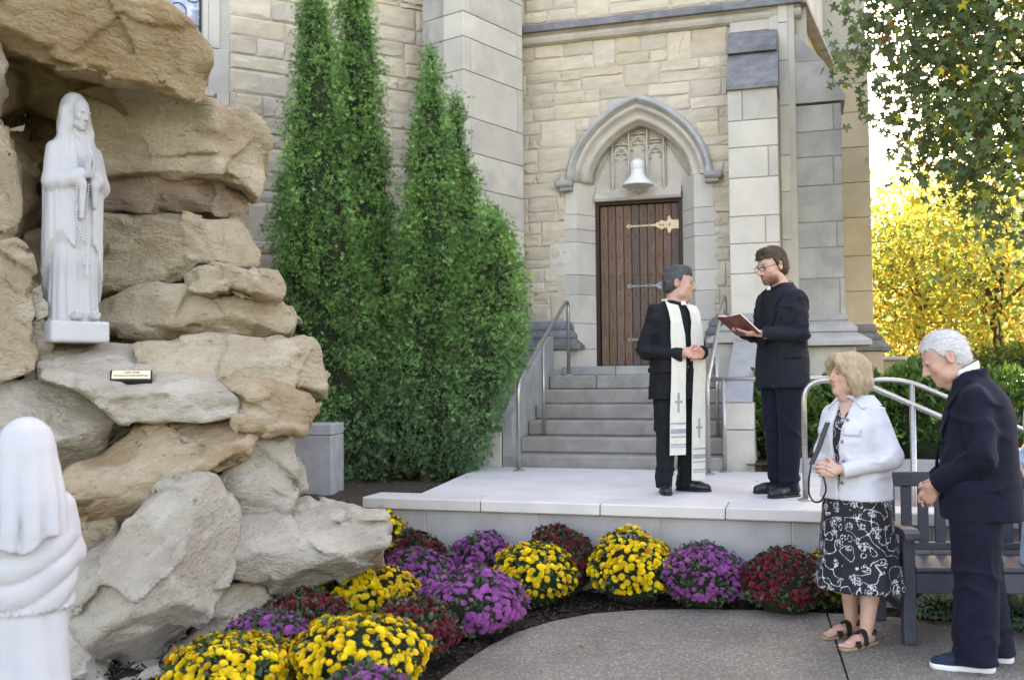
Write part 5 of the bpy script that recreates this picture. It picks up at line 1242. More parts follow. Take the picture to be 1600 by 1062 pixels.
for i, (lab, px, Y, zc, rx, rz, nt) in enumerate((('golden yellow autumn tree glowing right beside the church corner', 1440, 19, 3.5, 2.0, 1.75, 700), ('golden autumn tree behind the white-haired man', 1560, 18, 3.75, 2.4, 2.0, 900), ('tall pale yellow tree further back behind the maple', 1590, 30, 7.2, 4.4, 6.0, 1700), ('yellow-green tree at the far right edge of the picture', 1700, 24, 4.6, 3.2, 3.2, 700))):
    x = (px - 800) * Y / F_PX; gz = .66 + .06 * min(Y - 10, 12) - .1
    tree('autumn_tree', lab, (x, Y, gz), [(0, 0, 0), (.08, 0, .7), (-.05, 0, 1.3), (.05, 0, 2.0)], [.13, .11, .10, .07], (0, 0, zc - gz), (rx, rx, rz), nt, 9, .15, L_yellow, 20 + i, leaf=OV, limbs=12, tones=(.65, 1.25), hue=YH, group='autumn trees beyond the church', jit=.24)
for i, (lab, px, Y, rx, h) in enumerate((('distant green tree behind the golden trees, nearest the church', 1420, 44, 5, 7), ('distant green tree behind the golden trees, middle of the view', 1540, 48, 6, 8), ('distant green tree behind the golden trees, by the right edge', 1690, 42, 6, 8))):
    x = (px - 800) * Y / F_PX; tree('green_tree', lab, (x, Y, 1.2), [(0, 0, 0), (.1, 0, 1), (0, 0, 2.2)], [.25, .2, .15], (0, 0, h * .5), (rx, rx * .8, h * .48), 800, 9, .34, L_hedge, 40 + i, leaf=OV, limbs=8, group='distant green trees', jit=.5)
# low tan wall beyond the lawn
gw = thing('garden_wall', 'low tan garden wall in front of the golden trees', 'wall', (0, 0, 0))
mb = MB(); mb.bbox(6.2, 26, 17.0, 17.35, .8, 1.74, .02); mb.build('wall_body', mat('tan_wall', (.44, .36, .22), (.33, .27, .17), scale=4, rough=.9, bump=.3, bscale=30), gw)
mb = MB(); mb.bbox(6.15, 26.05, 16.95, 17.4, 1.742, 1.81, .02); mb.build('wall_cap', M_carve, gw)
# ================================================================ figures
def loft_fn(prof, fold=None, p=2.0):
    pr = np.array(prof, float); zz = pr[:, 0]
    def fn(X, Y, Z):
        a, b, cx, cy = [np.interp(Z, zz, pr[:, i]) for i in (1, 2, 3, 4)]
        x, y = X - cx, Y - cy; q = (np.abs(x / a) ** p + np.abs(y / b) ** p) ** (1 / p)
        if fold is not None: q = q / fold(np.arctan2(y, x), Z + 0 * x)
        return np.maximum((q - 1) * np.minimum(a, b), np.maximum(zz[0] - Z, Z - zz[-1]))
    return fn
def rotz(a): return np.array([[cos(a), -sin(a), 0], [sin(a), cos(a), 0], [0, 0, 1.0]])
def rotx(a): return np.array([[1.0, 0, 0], [0, cos(a), -sin(a)], [0, sin(a), cos(a)]])
def nrm(v): v = np.array(v, float); return v / np.linalg.norm(v)
def join(parts):
    V, Fs, C, b = [], [], [], 0
    for (v, f, c) in parts:
        V.append(v); Fs.append(f + b); C.append(c); b += len(v)
    return np.concatenate(V), np.concatenate(Fs), np.concatenate(C)
SKIN = np.array([1.0, 1.0, 1.0])
def head_mesh(sc=1.0, old=0.0, fem=0.0, mouth_open=0.0, beard=0.0, soft=0, brow=(.35, .28, .22), h=.005):
    F_ = Field((-.105, -.135, -.235), (.105, .125, .13), h)
    jw = 1 - .10 * fem
    F_.ell((0, .012, .030), (.076, .097, .088), .0)
    F_.ell((0, -.024, -.030), (.064 * jw, .074, .086), .03)
    F_.ell((0, -.042, -.082), (.047 * jw, .046, .034), .025)
    F_.ell((0, -.078, -.100), (.020 * jw, .018, .015), .018)
    for s in (-1, 1):
        F_.ell((s * .044, -.058, -.024), (.022, .022, .020), .02)
        F_.ell((s * .045, -.02, -.078), (.020, .035, .022), .025)                        # jaw corner
        F_.ell((s * .031, -.097 - .004 * fem - .004 * soft, .005), (.018, .013, .013 - .003 * soft), .012, 's')                    # eye socket
        F_.ell((s * .031, -.0765, .004), .0135, .003)                                    # eyeball under lid
        F_.ell((s * .030, -.0875, .022), (.022, .010, .006), .009)                        # brow ridge
        F_.ell((s * .013, -.099, -.034), (.010, .011, .009), .006)                        # nostril
        R = np.array(rotz(s * .35)) @ np.array(rotx(-.15))
        F_.ell((s * .079, .014, -.004), (.009, .022, .034), .006, R=R); F_.ell((s * .086, .010, .002), (.006, .012, .019), .004, 's', R=R)
    F_.chain([(0, -.090, .018), (0, -.103, -.008), (0, -.116, -.027)], [.0085 - .001 * fem, .010 - .002 * fem, .013 - .0035 * fem], .008)
    F_.ell((0, -.0895, -.0595), (.023, .010, .0065), .006); F_.ell((0, -.088, -.0735 - .006 * mouth_open), (.020, .010, .0075), .006)
    F_.boxd((0, -.103, -.0668 - .003 * mouth_open), (.020, .014, .0012 + .0045 * mouth_open), .003, 's')
    if old > 0:
        for s in (-1, 1): F_.cone((s * .022, -.108, -.036), (s * .035, -.088, -.072), .004, .003, .008, 's'); F_.ell((s * .05, -.045, -.055), (.014, .02, .02), .02)
    F_.chain([(0, .018, -.07), (0, .028, -.15), (0, .038, -.24)], [.056 - .008 * fem, .054 - .008 * fem, .062 - .008 * fem], .025)
    if old > 0: F_.ell((0, -.03, -.125), (.03, .035, .03), .03)
    V, Fq = F_.mesh()
    x, y, z = V[:, 0], V[:, 1], V[:, 2]
    C = np.ones((len(V), 3))
    def blob(cx, cy, cz, r, col, k=1.0):
        w = np.exp(-(((x - cx) / r[0]) ** 2 + ((y - cy) / r[1]) ** 2 + ((z - cz) / r[2]) ** 2)) * k; C[:] = C * (1 - w[:, None]) + np.array(col) * w[:, None]
    for s in (-1, 1):
        blob(s * .045, -.065, -.03, (.025, .04, .022), (1.05, .80, .78), .6); blob(s * .08, .01, 0, (.012, .03, .03), (1.05, .78, .76), .6)
        blob(s * .030, -.09, .0275, (.022, .03, .0062), brow, .95)
        blob(s * .031, -.090, .004, (.0150, .014, .0060), (.13, .10, .09), .95); blob(s * .031, -.090, .004, (.003, .014, .002), (.9, .9, .9), .3)
    blob(0, -.115, -.03, (.016, .02, .016), (1.05, .76, .72), .5); blob(0, -.1, -.067, (.022, .02, .010), (.85, .36, .36) if fem else (.88, .58, .54), .8)
    if mouth_open: blob(0, -.1, -.068, (.014, .02, .005), (.20, .07, .06), .9)
    if beard:
        w = np.clip((-.045 - z) / .02, 0, 1) * np.clip((-.0 - y) / .03, 0, 1) * np.clip((z + .135) / .02, 0, 1); n = fbm(V * 300, 2, 3) * .25
        lips = np.exp(-((x / .020) ** 2 + ((z + .067) / .008) ** 2)); mst = np.exp(-((x / .028) ** 2 + ((z + .049) / .006) ** 2)) * (y < -.06)
        w = np.clip(np.maximum(w * (1 - lips), mst) * (.9 + n), 0, 1)[:, None] * beard; C[:] = C * (1 - w) + np.array((.17, .095, .06)) * w
    return V * sc, Fq, C
def eyes(parent, Mh, sc):
    pass
def hand(F_, wrist, d, n, s, curl=(.5, .6, .4), spread=1.0, sc=1.0, thumb=(.55, .65, .45), tcurl=.4, elbow=None):
    d, n, s = nrm(d), nrm(n), nrm(s); w = np.array(wrist, float)
    R = np.stack([s, n, d], 1)
    F_.ell(w + d * .048 * sc, (.041 * sc, .017 * sc, .058 * sc), .008, R=R); e_ = nrm(np.array(elbow) - w) if elbow is not None else -d; F_.cone(w + e_ * .085 * sc, w + d * .02 * sc, .029 * sc, .026 * sc, .015)
    for i, L in enumerate((.074, .082, .076, .060)):
        b = w + d * (.088 - .007 * abs(i - 1)) * sc + s * (.031 - .0205 * i) * spread * sc; dd = d.copy() + s * (.08 - .05 * i) * (spread); dd = nrm(dd); pts, rs = [b - dd * .01, b], [.0098 * sc, .0095 * sc]
        for q, fr in enumerate((.45, .30, .25)):
            c = curl[q]; dd = nrm(dd * cos(c) + n * sin(c)); b = b + dd * L * fr * sc; pts.append(b); rs.append((.0088, .0080, .0066)[q] * sc)
        F_.chain(pts, rs, .003)
    b = w + d * .022 * sc + s * .030 * sc; dd = nrm(d * thumb[0] + s * thumb[1] + n * thumb[2]); p1 = b + dd * .048 * sc; d2 = nrm(dd + n * tcurl + d * .35 - s * tcurl * .6); p2 = p1 + d2 * .034 * sc
    F_.chain([b - dd * .01, b, p1, p2], [.014 * sc, .0135 * sc, .0105 * sc, .0082 * sc], .006)
def field_mesh(lo, hi, h, fn):
    F_ = Field(lo, hi, h); fn(F_); return F_.mesh()
M_skin = mat('light_skin', (.62, .395, .31), (.56, .34, .26), scale=30, rough=.5, attr='Col', sub=.12, spec=.35, bump=.08, bscale=260)
M_skin_old = mat('ruddy_old_skin', (.59, .36, .285), (.52, .30, .23), scale=40, rough=.5, attr='Col', sub=.12, spec=.35, bump=.15, bscale=200)
def cloth(name, c1, c2, **k): return mat(name, c1, c2, sheen=k.pop('sheen', .02), scale=k.pop('scale', 20), rough=k.pop('rough', .8), bump=k.pop('bump', .12), bscale=k.pop('bscale', 500), bdist=.002, spec=.2, **k)
C_black = cloth('black_suit_cloth', (.0135, .0145, .0195), (.0085, .009, .0125)); C_black2 = cloth('black_blue_suit_cloth', (.0145, .0170, .0255), (.0095, .011, .017)); C_trous = cloth('dark_navy_trouser_cloth', (.007, .0105, .021), (.0045, .007, .014))
C_shirt = cloth('black_clerical_shirt', (.016, .017, .021), (.010, .011, .014)); C_navy = cloth('navy_suit_cloth', (.0065, .0085, .022), (.004, .0055, .014))
C_whitejk = cloth('white_denim', (.62, .63, .68), (.55, .56, .61), bump=.25); C_whiteshirt = cloth('white_shirt_cloth', (.78, .79, .82), (.72, .73, .77))
C_stole = cloth('ivory_stole_cloth', (.74, .73, .64), (.66, .65, .56)); C_grey = cloth('grey_embroidery', (.36, .38, .41), (.30, .32, .35))
M_leather = mat('black_leather', (.014, .014, .016), (.009, .009, .010), scale=20, rough=.35, spec=.5); M_collar = mat('white_collar', (.85, .85, .85), (.8, .8, .8), rough=.5)
M_sole = mat('white_rubber', (.72, .74, .76), (.66, .68, .70), rough=.6); M_bluesh = cloth('blue_knit_shoe', (.018, .032, .065), (.012, .022, .045), bump=.4, bscale=200)
M_tan = mat('tan_sole', (.36, .25, .16), (.30, .2, .12), rough=.7); M_metal_btn = mat('dull_button', (.28, .27, .26), (.16, .15, .15), rough=.4, metal=.7)
def wrinkle(F_, spots, amp, freq=(11, 11, 16), seed=0, base=.0018):
    """sharp-ridged cloth folds strongest around the given (centre, radius) spots"""
    def fn(P):
        w = np.zeros(len(P))
        for c, r in spots: w = np.maximum(w, np.exp(-(((P - np.array(c)) ** 2).sum(1)) / r ** 2))
        n = vnoise(P * np.array(freq) * .62 + .6 * vnoise(P * 5, seed + 3)[:, None], seed); return -(w * amp + base) * (np.clip(1 - np.abs(n) * 2.3, 0, 1) ** 1.2 * 1.7 - .6)
    return F_.warp(fn, .03)
def tri_obj(name, V, Fq, m, parent, col=None, smooth=True):
    me = raw_mesh(name, V, Fq, smooth)
    if col is not None: add_color(me, col)
    return link(name, me, m, parent)
def tagpart(o, label): o['label'] = label; return o
def add_head(parts, Hm, pos, yaw, pitch, roll=0):
    V, Fq, C = Hm; R = rotz(yaw) @ rotx(pitch); piv = np.array([0, .03, -.11]); parts.append(((V - piv) @ R.T + piv + np.array(pos), Fq, C)); return R, piv
def hair_mesh(kind, sc, seed=0):
    """hair built in head space"""
    if kind == 'bob':
        F_ = Field((-.135, -.125, -.16), (.135, .145, .15), .006)
        F_.ell((0, .018, .035), (.094, .110, .100), 0); F_.ell((0, .045, -.045), (.108, .088, .085), .04)
        for s in (-1, 1): F_.chain([(s * .082, -.035, .04), (s * .098, -.02, -.03), (s * .094, -.01, -.095)], [.028, .034, .026], .03); F_.chain([(s * .02, -.075, .095), (s * .062, -.088, .062), (s * .082, -.07, .01)], [.026, .022, .016], .02)
        F_.chain([(-.03, -.085, .088), (.03, -.088, .085)], [.022, .02], .02)
        F_.ell((0, -.125, -.030), (.074, .090, .096), .012, 's'); F_.ell((0, -.02, -.16), (.075, .11, .05), .02, 's'); F_.ell((0, -.0, -.0), (.06, .08, .07), .01, 's')
        def w(P): a = np.arctan2(P[:, 0], P[:, 1] + .02); return .0035 * vnoise(np.stack([a * 22, P[:, 2] * 2.5, a * 0], 1), 1) + .002 * vnoise(np.stack([a * 55, P[:, 2] * 5, a * 0], 1), 2) + .006 * fbm(P * 16, 2, 3)
        F_.warp(w, .03)
    else:
        F_ = Field((-.11, -.13, -.14), (.11, .135, .15), .0052)
        vol = {'short_grey': .012, 'short_brown': .014, 'white': .010}[kind]
        F_.ell((0, .014, .032), (.076 + vol, .097 + vol, .089 + vol), 0); F_.ell((0, .055, -.03), (.062 + vol * .6, .048 + vol * .5, .062), .03)
        if kind == 'short_brown': F_.chain([(-.03, -.034, .100), (.03, -.036, .102)], [.028, .029], .02)
        if kind == 'short_grey': F_.chain([(-.035, -.045, .092), (.035, -.045, .092)], [.028, .026], .02)
        fz = {'short_grey': .060, 'short_brown': .062, 'white': .075}[kind]
        # face opening: forehead, cheeks, ears
        F_.op((-.2, -.2, -.2), (.2, .2, .2), lambda X, Y, Z: np.maximum(Z - fz - .010 * vnoise(np.stack(np.broadcast_arrays(X * 95, Y * 20, Z * 20), -1), 3), Y + .018 + .40 * (Z - .02) - .55 * np.maximum(0, .0 - Z) * 0), .006, 's')
        for s in (-1, 1): F_.ell((s * .085, .012, -.012), (.022, .026, .040), .006, 's')
        F_.op((-.2, -.2, -.2), (.2, .2, .2), lambda X, Y, Z: Z + .085 - .35 * (Y - .05) + 0 * X, .01, 's')
        F_.ell((0, .01, .03), (.070, .09, .082), .002, 's')
        amp = {'short_grey': .0035, 'short_brown': .004, 'white': .0022}[kind]
        def w(P): return amp * vnoise(np.stack([P[:, 0] * 60, P[:, 1] * 32, P[:, 2] * 38], 1), seed) + amp * 1.1 * vnoise(np.stack([P[:, 0] * 26, P[:, 1] * 14 + P[:, 2] * 10, P[:, 2] * 14], 1), seed + 1)
        F_.warp(w, .03)
    V, Fq = F_.mesh(); return V * sc, Fq
def strands(V, Fq, n, L, rad, seed, down=.8, back=.4):
    """short fine locks rooted on the hair surface"""
    r = np.random.default_rng(seed); me_n = np.cross(V[Fq[:, 1]] - V[Fq[:, 0]], V[Fq[:, 2]] - V[Fq[:, 0]]); c = V[Fq].mean(1); nn = me_n / (np.linalg.norm(me_n, axis=1, keepdims=True) + 1e-9)
    cen = V.mean(0); k = r.integers(0, len(c), n); c, nn = c[k], nn[k]; out = (((c - cen) * nn).sum(1) > 0); c, nn = c[out], nn[out]
    t = np.array([0, back, -down]) + r.normal(0, .22, c.shape); t = t - nn * (t * nn).sum(1, keepdims=True); t = unit(t + nn * .07)
    base = np.array([(-1, 0, 0), (1, 0, 0), (.8, .12, .5), (-.8, .12, .5), (0, .0, 1.0), (0, 0, 1.0)]); bf = np.array([(0, 1, 2, 3), (3, 2, 4, 5)])
    X = unit(np.cross(nn, t)); R = np.stack([X, nn, t], 2); ll = L * r.uniform(.6, 1.3, len(c)); S = np.stack([np.full(len(c), rad), ll, ll], 1)
    return tile(base, bf, R, S, c)
H_grey = mat('salt_pepper_hair', (.085, .085, .09), (.035, .035, .038), scale=90, rough=.55, spec=.4, attr='Col'); H_brown = mat('brown_hair', (.085, .052, .034), (.045, .028, .019), scale=90, rough=.5, spec=.4, attr='Col')
H_white = mat('white_hair', (.72, .72, .73), (.55, .55, .56), scale=90, rough=.6, spec=.3, attr='Col'); H_blond = mat('blond_hair', (.56, .44, .28), (.36, .26, .15), scale=60, rough=.5, spec=.4, attr='Col', stretch=(3, 3, .6))
def add_hair(parent, kind, sc, R, piv, pos, m, n, L, rad, seed, down, back, tones=(.6, 1.5)):
    V, Fq = hair_mesh(kind, sc, seed); V2, F2 = strands(V, Fq, n, L, rad, seed, down, back); r = np.random.default_rng(seed)
    C = np.concatenate([np.ones((len(V), 3)) * .9, np.repeat(r.uniform(*tones, (len(V2) // 6, 1)) * np.ones(3), 6, 0)])
    VV = np.concatenate([V, V2]); me = raw_mesh('hair', (VV - piv) @ R.T + piv + np.array(pos), [np.concatenate([Fq, F2 + len(V)])], False)
    sm = np.zeros(len(me.polygons), bool); sm[:len(Fq)] = True; me.polygons.foreach_set('use_smooth', sm)
    add_color(me, C); return link('hair', me, m, parent)
def place_head(v, R, piv, pos): return (np.array(v, float) - piv) @ R.T + piv + np.array(pos)
def glasses(parent, R, piv, pos, sc, m, name='glasses', rim=.0016, half=False):
    mb = MB()
    def P(x, y, z): return place_head((x * sc, y * sc, z * sc), R, piv, pos)
    for s in (-1, 1):
        mb.tube([P(s * .033 + .024 * cos(t), -.108 + .010 * (cos(t) * s > 0) * abs(cos(t)) ** 2, .002 + .015 * sin(t) * (1 if sin(t) < 0 else .85)) for t in np.linspace(0, 2 * pi, 17)[:-1]], rim * sc, 5, closed=True)
        mb.tube([P(s * .056, -.098, .008), P(s * .078, -.06, .010), P(s * .086, .004, .010), P(s * .086, .022, -.006)], rim * .9 * sc, 5)
    mb.tube([P(-.010, -.110, .006), P(0, -.114, .008), P(.010, -.110, .006)], rim * sc, 5)
    return mb.build(name, m, parent, smooth=True)

def jacket_profile(H, w=1.0, d=1.0, hem=.42, belly=0.0, stoop=0.0):
    k = H / 1.75; rows = [(hem, .226, .158), (.53, .222, .158), (.60, .208, .150), (.66, .205, .150), (.73, .220, .150), (.78, .218, .140), (.815, .196, .118), (.84, .135, .092), (.862, .080, .075)]
    out = []
    for f, a, b in rows:
        z = f * H; st = -stoop * max(0, (f - .55) / .3) ** 1.5; out.append((z, a * w * k, b * d * k, 0, st - (belly * math.exp(-((f - .58) / .08) ** 2))))
    return out
def front_y(x, z, prof, off):
    pr = np.array(prof); a, b, cy = [np.interp(z, pr[:, 0], pr[:, i]) for i in (1, 2, 4)]; return cy - b * (max(0, 1 - abs(x / a) ** 2.3)) ** (1 / 2.3) - off
def lapels(jk, H, prof, v, m):
    k = H / 1.75; zb, zt, vw = v[0] * H, v[1] * H, v[2] * k
    for s in (-1, 1):
        V = []; n = 16
        for i in range(n + 1):
            u = i / n; z = zb + (zt - .015 - zb) * u; xi = vw * u; w = (.010 + .082 * min(u / .64, 1)) * k
            if u > .64: w -= .030 * k
            if u > .72: w += .022 * k * min(1, (u - .72) / .05) - .030 * k * (u - .72)
            for j in range(4):
                x = xi + w * j / 3; lift = .009 + .006 * (j == 3) - .003 * (j == 0); y = front_y(x, z, prof, lift); V.append((s * x, y, z))
        nv = len(V); V += [(x, y + .008, z) for x, y, z in V]
        Fs = [(i * 4 + j, i * 4 + j + 1, (i + 1) * 4 + j + 1, (i + 1) * 4 + j) for i in range(n) for j in range(3)]; Fs += [tuple(nv + q for q in f[::-1]) for f in Fs]
        Fs += [(i * 4, (i + 1) * 4, nv + (i + 1) * 4, nv + i * 4) for i in range(n)] + [(i * 4 + 3, nv + i * 4 + 3, nv + (i + 1) * 4 + 3, (i + 1) * 4 + 3) for i in range(n)]
        mb = MB(); mb.add(V, Fs); mb.build('lapel', m, jk)
def make_jacket(t, H, prof, arms, m, shirt_m, v=(.60, .845, .075), label=None, lapel=True, h=.0105, flap=None, sleeve=(.060, .058, .050), wr=.015, collar=True, hemwave=.0, seed=0, name='jacket', vdepth=.02, wf=(15, 15, 21)):
    k = H / 1.75; pr = np.array(prof); lo = [pr[:, 1].max() * -1 - .2, -.55, pr[0, 0] - .03]; hi = [pr[:, 1].max() + .2, .32, pr[-1, 0] + .05]
    for A in arms:
        for p in A: lo = np.minimum(lo, np.array(p) - .1); hi = np.maximum(hi, np.array(p) + .1)
    F_ = Field(lo, hi, h); tf = loft_fn(prof, p=2.3)
    F_.op((lo[0], lo[1], pr[0, 0]), (hi[0], hi[1], pr[-1, 0]), tf, .0)
    for A in arms:
        F_.cone(A[0], A[1], sleeve[0] * k, sleeve[1] * k, .045); F_.cone(A[1], A[2], sleeve[1] * k, sleeve[2] * k, .012)
    sp = [(A[1], .12) for A in arms] + [((np.array(A[0]) * .75 + np.array(A[1]) * .25), .10) for A in arms]
    wrinkle(F_, sp + [((0, -.12, .62 * H), .12)], wr, seed=seed, freq=wf)
    # cuffs: open sleeve ends cut square
    for A in arms:
        e, f_ = np.array(A[2], float), nrm(np.array(A[2]) - np.array(A[1])); F_.op(e - .09, e + .09, lambda X, Y, Z: -((X - e[0]) * f_[0] + (Y - e[1]) * f_[1] + (Z - e[2]) * f_[2]) + np.maximum(0, np.sqrt((X - e[0]) ** 2 + (Y - e[1]) ** 2 + (Z - e[2]) ** 2) - .085) * 3, .004, 's')
    zb, zt, vw = v[0] * H, v[1] * H, v[2] * k
    def cyz(Z): return np.interp(Z, pr[:, 0], pr[:, 4])
    def vreg(X, Y, Z):
        w = np.clip((Z - zb) / (zt - zb), 0, 1) * vw; return np.maximum(np.maximum(np.abs(X) - w, Y - cyz(Z) + vdepth), np.maximum(zb - Z, Z - zt - .1))
    if v[2] > 0: F_.op((-.2, -.4, zb), (.2, .1, zt + .08), vreg, .003, 's')
    if collar:
        def col(X, Y, Z):
            a, b = .082 * k, .080 * k; cy = cyz(zt + 0 * Z) + .012 - (Z - zt) * .25; q = np.sqrt((X / a) ** 2 + ((Y - cy) / b) ** 2); return np.maximum(np.maximum(np.abs((q - 1) * b) - .006, np.maximum(zt - .045 - Z, Z - zt - .028 - .25 * (Y - cy))), -(Y - cy) - .045)
        F_.op((-.12, -.15, zt - .05), (.12, .15, zt + .06), col, .006)
    if flap:
        for (c, r_) in flap:
            c = np.array(c); F_.op(c - .11, c + .11, lambda X, Y, Z: np.maximum(np.abs(tf(X, Y, Z) - .007) - .008, np.maximum(np.maximum(np.abs(X - c[0]) - r_[0], np.abs(Y - c[1]) - r_[1]), np.abs(Z - c[2]) - r_[2])), .001)
    # front edge groove below the button
    if v[2] > 0: F_.op((-.02, -.4, pr[0, 0]), (.02, .0, zb), lambda X, Y, Z: np.maximum(np.maximum(np.abs(X - .002 - np.maximum(0, zb * .93 - Z) * .10 * np.sign(X)) - .003, -tf(X, Y, Z) - .010), Y - cyz(Z)), .002, 's')
    V, Fq = F_.mesh(); o = tri_obj(name, V, Fq, m, t)
    if lapel: lapels(o, H, prof, v, m)
    if label: o['label'] = label
    if shirt_m is not None:
        F2 = Field((-.16, -.35, zb - .06), (.16, .16, zt + .06), .013); sm_ = [(z, max(a - .016, .02), max(b - .014, .02), cx, cy) for z, a, b, cx, cy in prof]; F2.op((-.2, -.4, zb - .06), (.2, .2, zt + .03), loft_fn(sm_, p=2.3), 0)
        cyt = float(cyz(zt)); F2.op((-.1, -.14, zt - .05), (.1, .14, zt + .06), lambda X, Y, Z: np.maximum((np.sqrt((X / (.066 * k)) ** 2 + ((Y - cyt - .004 + (Z - zt) * .3) / (.068 * k)) ** 2) - 1) * .066, np.maximum(zt - .05 - Z, Z - zt - .030 - .12 * (Y - cyt))), .006)
        V, Fq = F2.mesh(); tri_obj('shirt', V, Fq, shirt_m, t)
    return tf
def make_trousers(t, H, legs, m, top=.56, r=(.112, .082, .064), seed=0, h=.012, name='trousers', pel=(.168, .125), cy=0.0, hem_r=None):
    k = H / 1.75; P = np.array(sum(legs, [])); F_ = Field(np.minimum(P.min(0) - .16, (-.24, -.22, 0.0)), np.maximum(P.max(0) + .16, (.24, .24, top * H + .02)), h)
    F_.ell((0, cy + .01, .525 * H), (pel[0] * k, pel[1] * k, .115 * k), 0)
    for L in legs: F_.cone(L[0], L[1], r[0] * k, r[1] * k, .03); F_.cone(L[1], L[2], r[1] * k, (hem_r or r[2]) * k, .02)
    wrinkle(F_, [(L[1], .13) for L in legs] + [(np.array(L[2]) + [0, 0, .06], .13) for L in legs] + [((0, -.08, .48 * H), .10)], .015, (10, 10, 15), seed)
    for L in legs: e = np.array(L[2], float); F_.op(e - .12, e + [.12, .12, .0], lambda X, Y, Z: Z - e[2] + 0 * X + 0 * Y + np.maximum(0, np.maximum(np.abs(X - e[0]), np.abs(Y - e[1])) - .13), .003, 's')
    V, Fq = F_.mesh(); return tri_obj(name, V, Fq, m, t)
def make_shoe(t, ankle, yaw, m, sole_m, L=.285, z0=0.0, sneaker=False, name='shoe'):
    F_ = Field((-.075, -.24, -.005), (.075, .11, .14), .006)
    F_.chain([(0, .045, .045), (0, -.03, .045), (.004, -.11, .035), (.006, -.165, .028)], [.040, .040, .040, .034], .02); F_.cone((0, .04, .05), (0, .035, .105), .040, .042, .02); F_.cone((0, 0, .05), (0, .01, .09), .036, .034, .02)
    F_.cut_below(.016); V, Fq = F_.mesh(); R = rotz(yaw); a = np.array([ankle[0], ankle[1], z0]); V = V * (L / .285)
    o = tri_obj(name, V @ R.T + a, Fq, m, t)
    F_ = Field((-.085, -.25, -.004), (.085, .12, .05), .006); F_.chain([(0, .045, .02), (0, -.03, .02), (.004, -.11, .02), (.006, -.165, .02)], [.046, .042, .046, .040], .02); F_.cut_below(.0, .002); F_.op((-.1, -.3, .02), (.1, .2, .06), lambda X, Y, Z: (.028 if sneaker else .017) - Z + 0 * X + 0 * Y, .002, 's'); V, Fq = F_.mesh()
    V = V * (L / .285); tri_obj('sole', V @ R.T + a, Fq, sole_m, o)
    mb = MB()
    for q in range(4): mb.tube([(-.02, -.03 - .022 * q, .088 - .009 * q), (0, -.035 - .022 * q, .094 - .009 * q), (.02, -.03 - .022 * q, .088 - .009 * q)], .0032, 5)
    mb.v = [tuple((np.array(v) * (L / .285)) @ R.T + a) for v in mb.v]; mb.build('laces', m, o)
    return o
def inner_body(H, arms, legs, prof):
    """slim hidden figure that joins head, hands and feet"""
    k = H / 1.75; F_ = Field((-.45, -.6, .02), (.45, .3, H * .87), .02); F_.op((-.3, -.4, .45 * H), (.3, .3, .86 * H), loft_fn([(z, a * .82, b * .80, cx, cy) for z, a, b, cx, cy in prof]), 0)
    for A in arms: F_.chain(A, [.05 * k, .042 * k, .026 * k], .03)
    for L in legs: F_.chain(L, [.085 * k, .055 * k, .034 * k], .03)
    V, Fq = F_.mesh(); return V, Fq, np.ones((len(V), 3))

def person(label, feet, z0, alpha):
    return thing('person', label, 'person', (feet[0], feet[1], z0), alpha)
def small_boxes(pts, r, name, m, t, smooth=True):
    out = []
    for p in pts: mb = MB(); mb.sphere(p, r, 8, 5); out.append(mb.build(name, m, t, smooth=smooth))
    return out

# ---------------------------------------------------------------- older priest with the stole
H = 1.74; p1 = ong(1057, 768, HP); A1 = radians(30)
t = person('grey-haired priest in a black suit and ivory stole, hands clasped', p1, HP, A1)
legs = [[(-.09, .0, .90), (-.105, -.01, .48), (-.115, .0, .035)], [(.09, .0, .90), (.105, -.02, .48), (.115, .02, .035)]]
arms = [[(-.185, .01, 1.405), (-.275, .035, 1.10), (-.085, -.20, 1.065)], [(.185, .01, 1.405), (.27, .03, 1.10), (.10, -.215, 1.08)]]
prof = jacket_profile(H, 1.0, 1.0, hem=.415, belly=.02)
make_trousers(t, H, legs, C_black, seed=3); tf = make_jacket(t, H, prof, arms, C_black, C_shirt, v=(.50, .838, .070), flap=[((-.185, -.07, .545 * H), (.05, .12, .02))], seed=5)
make_shoe(t, legs[0][2], radians(-35), M_leather, M_leather); make_shoe(t, legs[1][2], radians(32), M_leather, M_leather)
Hm = head_mesh(1.10, old=.6, mouth_open=.9, brow=(.30, .28, .27)); pos = (0.0, -.035, 1.635); parts = [inner_body(H, arms, legs, prof)]
R, piv = add_head(parts, Hm, pos, radians(48), radians(6))
def hands1(F_):
    hand(F_, (-.075, -.215, 1.068), (.80, -.42, .18), (.30, .75, -.5), (.2, -.1, .95), (.45, .7, .5), elbow=arms[0][1]); hand(F_, (.085, -.225, 1.075), (-.86, -.36, -.05), (-.3, .8, -.3), (-.05, -.1, .95), (.35, .6, .6), elbow=arms[1][1])
V, Fq = field_mesh((-.16, -.36, .96), (.17, -.1, 1.18), .0042, hands1); parts.append((V, Fq, np.ones((len(V), 3)) * np.array([1.05, .92, .90])))
V, Fq, C = join(parts); tri_obj('body', V, Fq, M_skin_old, t, C)
add_hair(t, 'short_grey', 1.10, R, piv, pos, H_grey, 4200, .024, .0010, 4, .4, .8, (.4, 2.8))
glasses(t, R, piv, pos, 1.10, mat('thin_wire_frame', (.45, .42, .38), (.4, .36, .3), rough=.3, metal=1), rim=.0010)
mb = MB(); mb.bbox(-.018, .018, -.128, -.108, 1.452, 1.482, .004); mb.build('clerical_collar', M_collar, t)
mb = MB(); mb.bbox(-.03, .03, -.158, -.13, .955, .985, .004); mb.build('belt_buckle', M_steel, t)
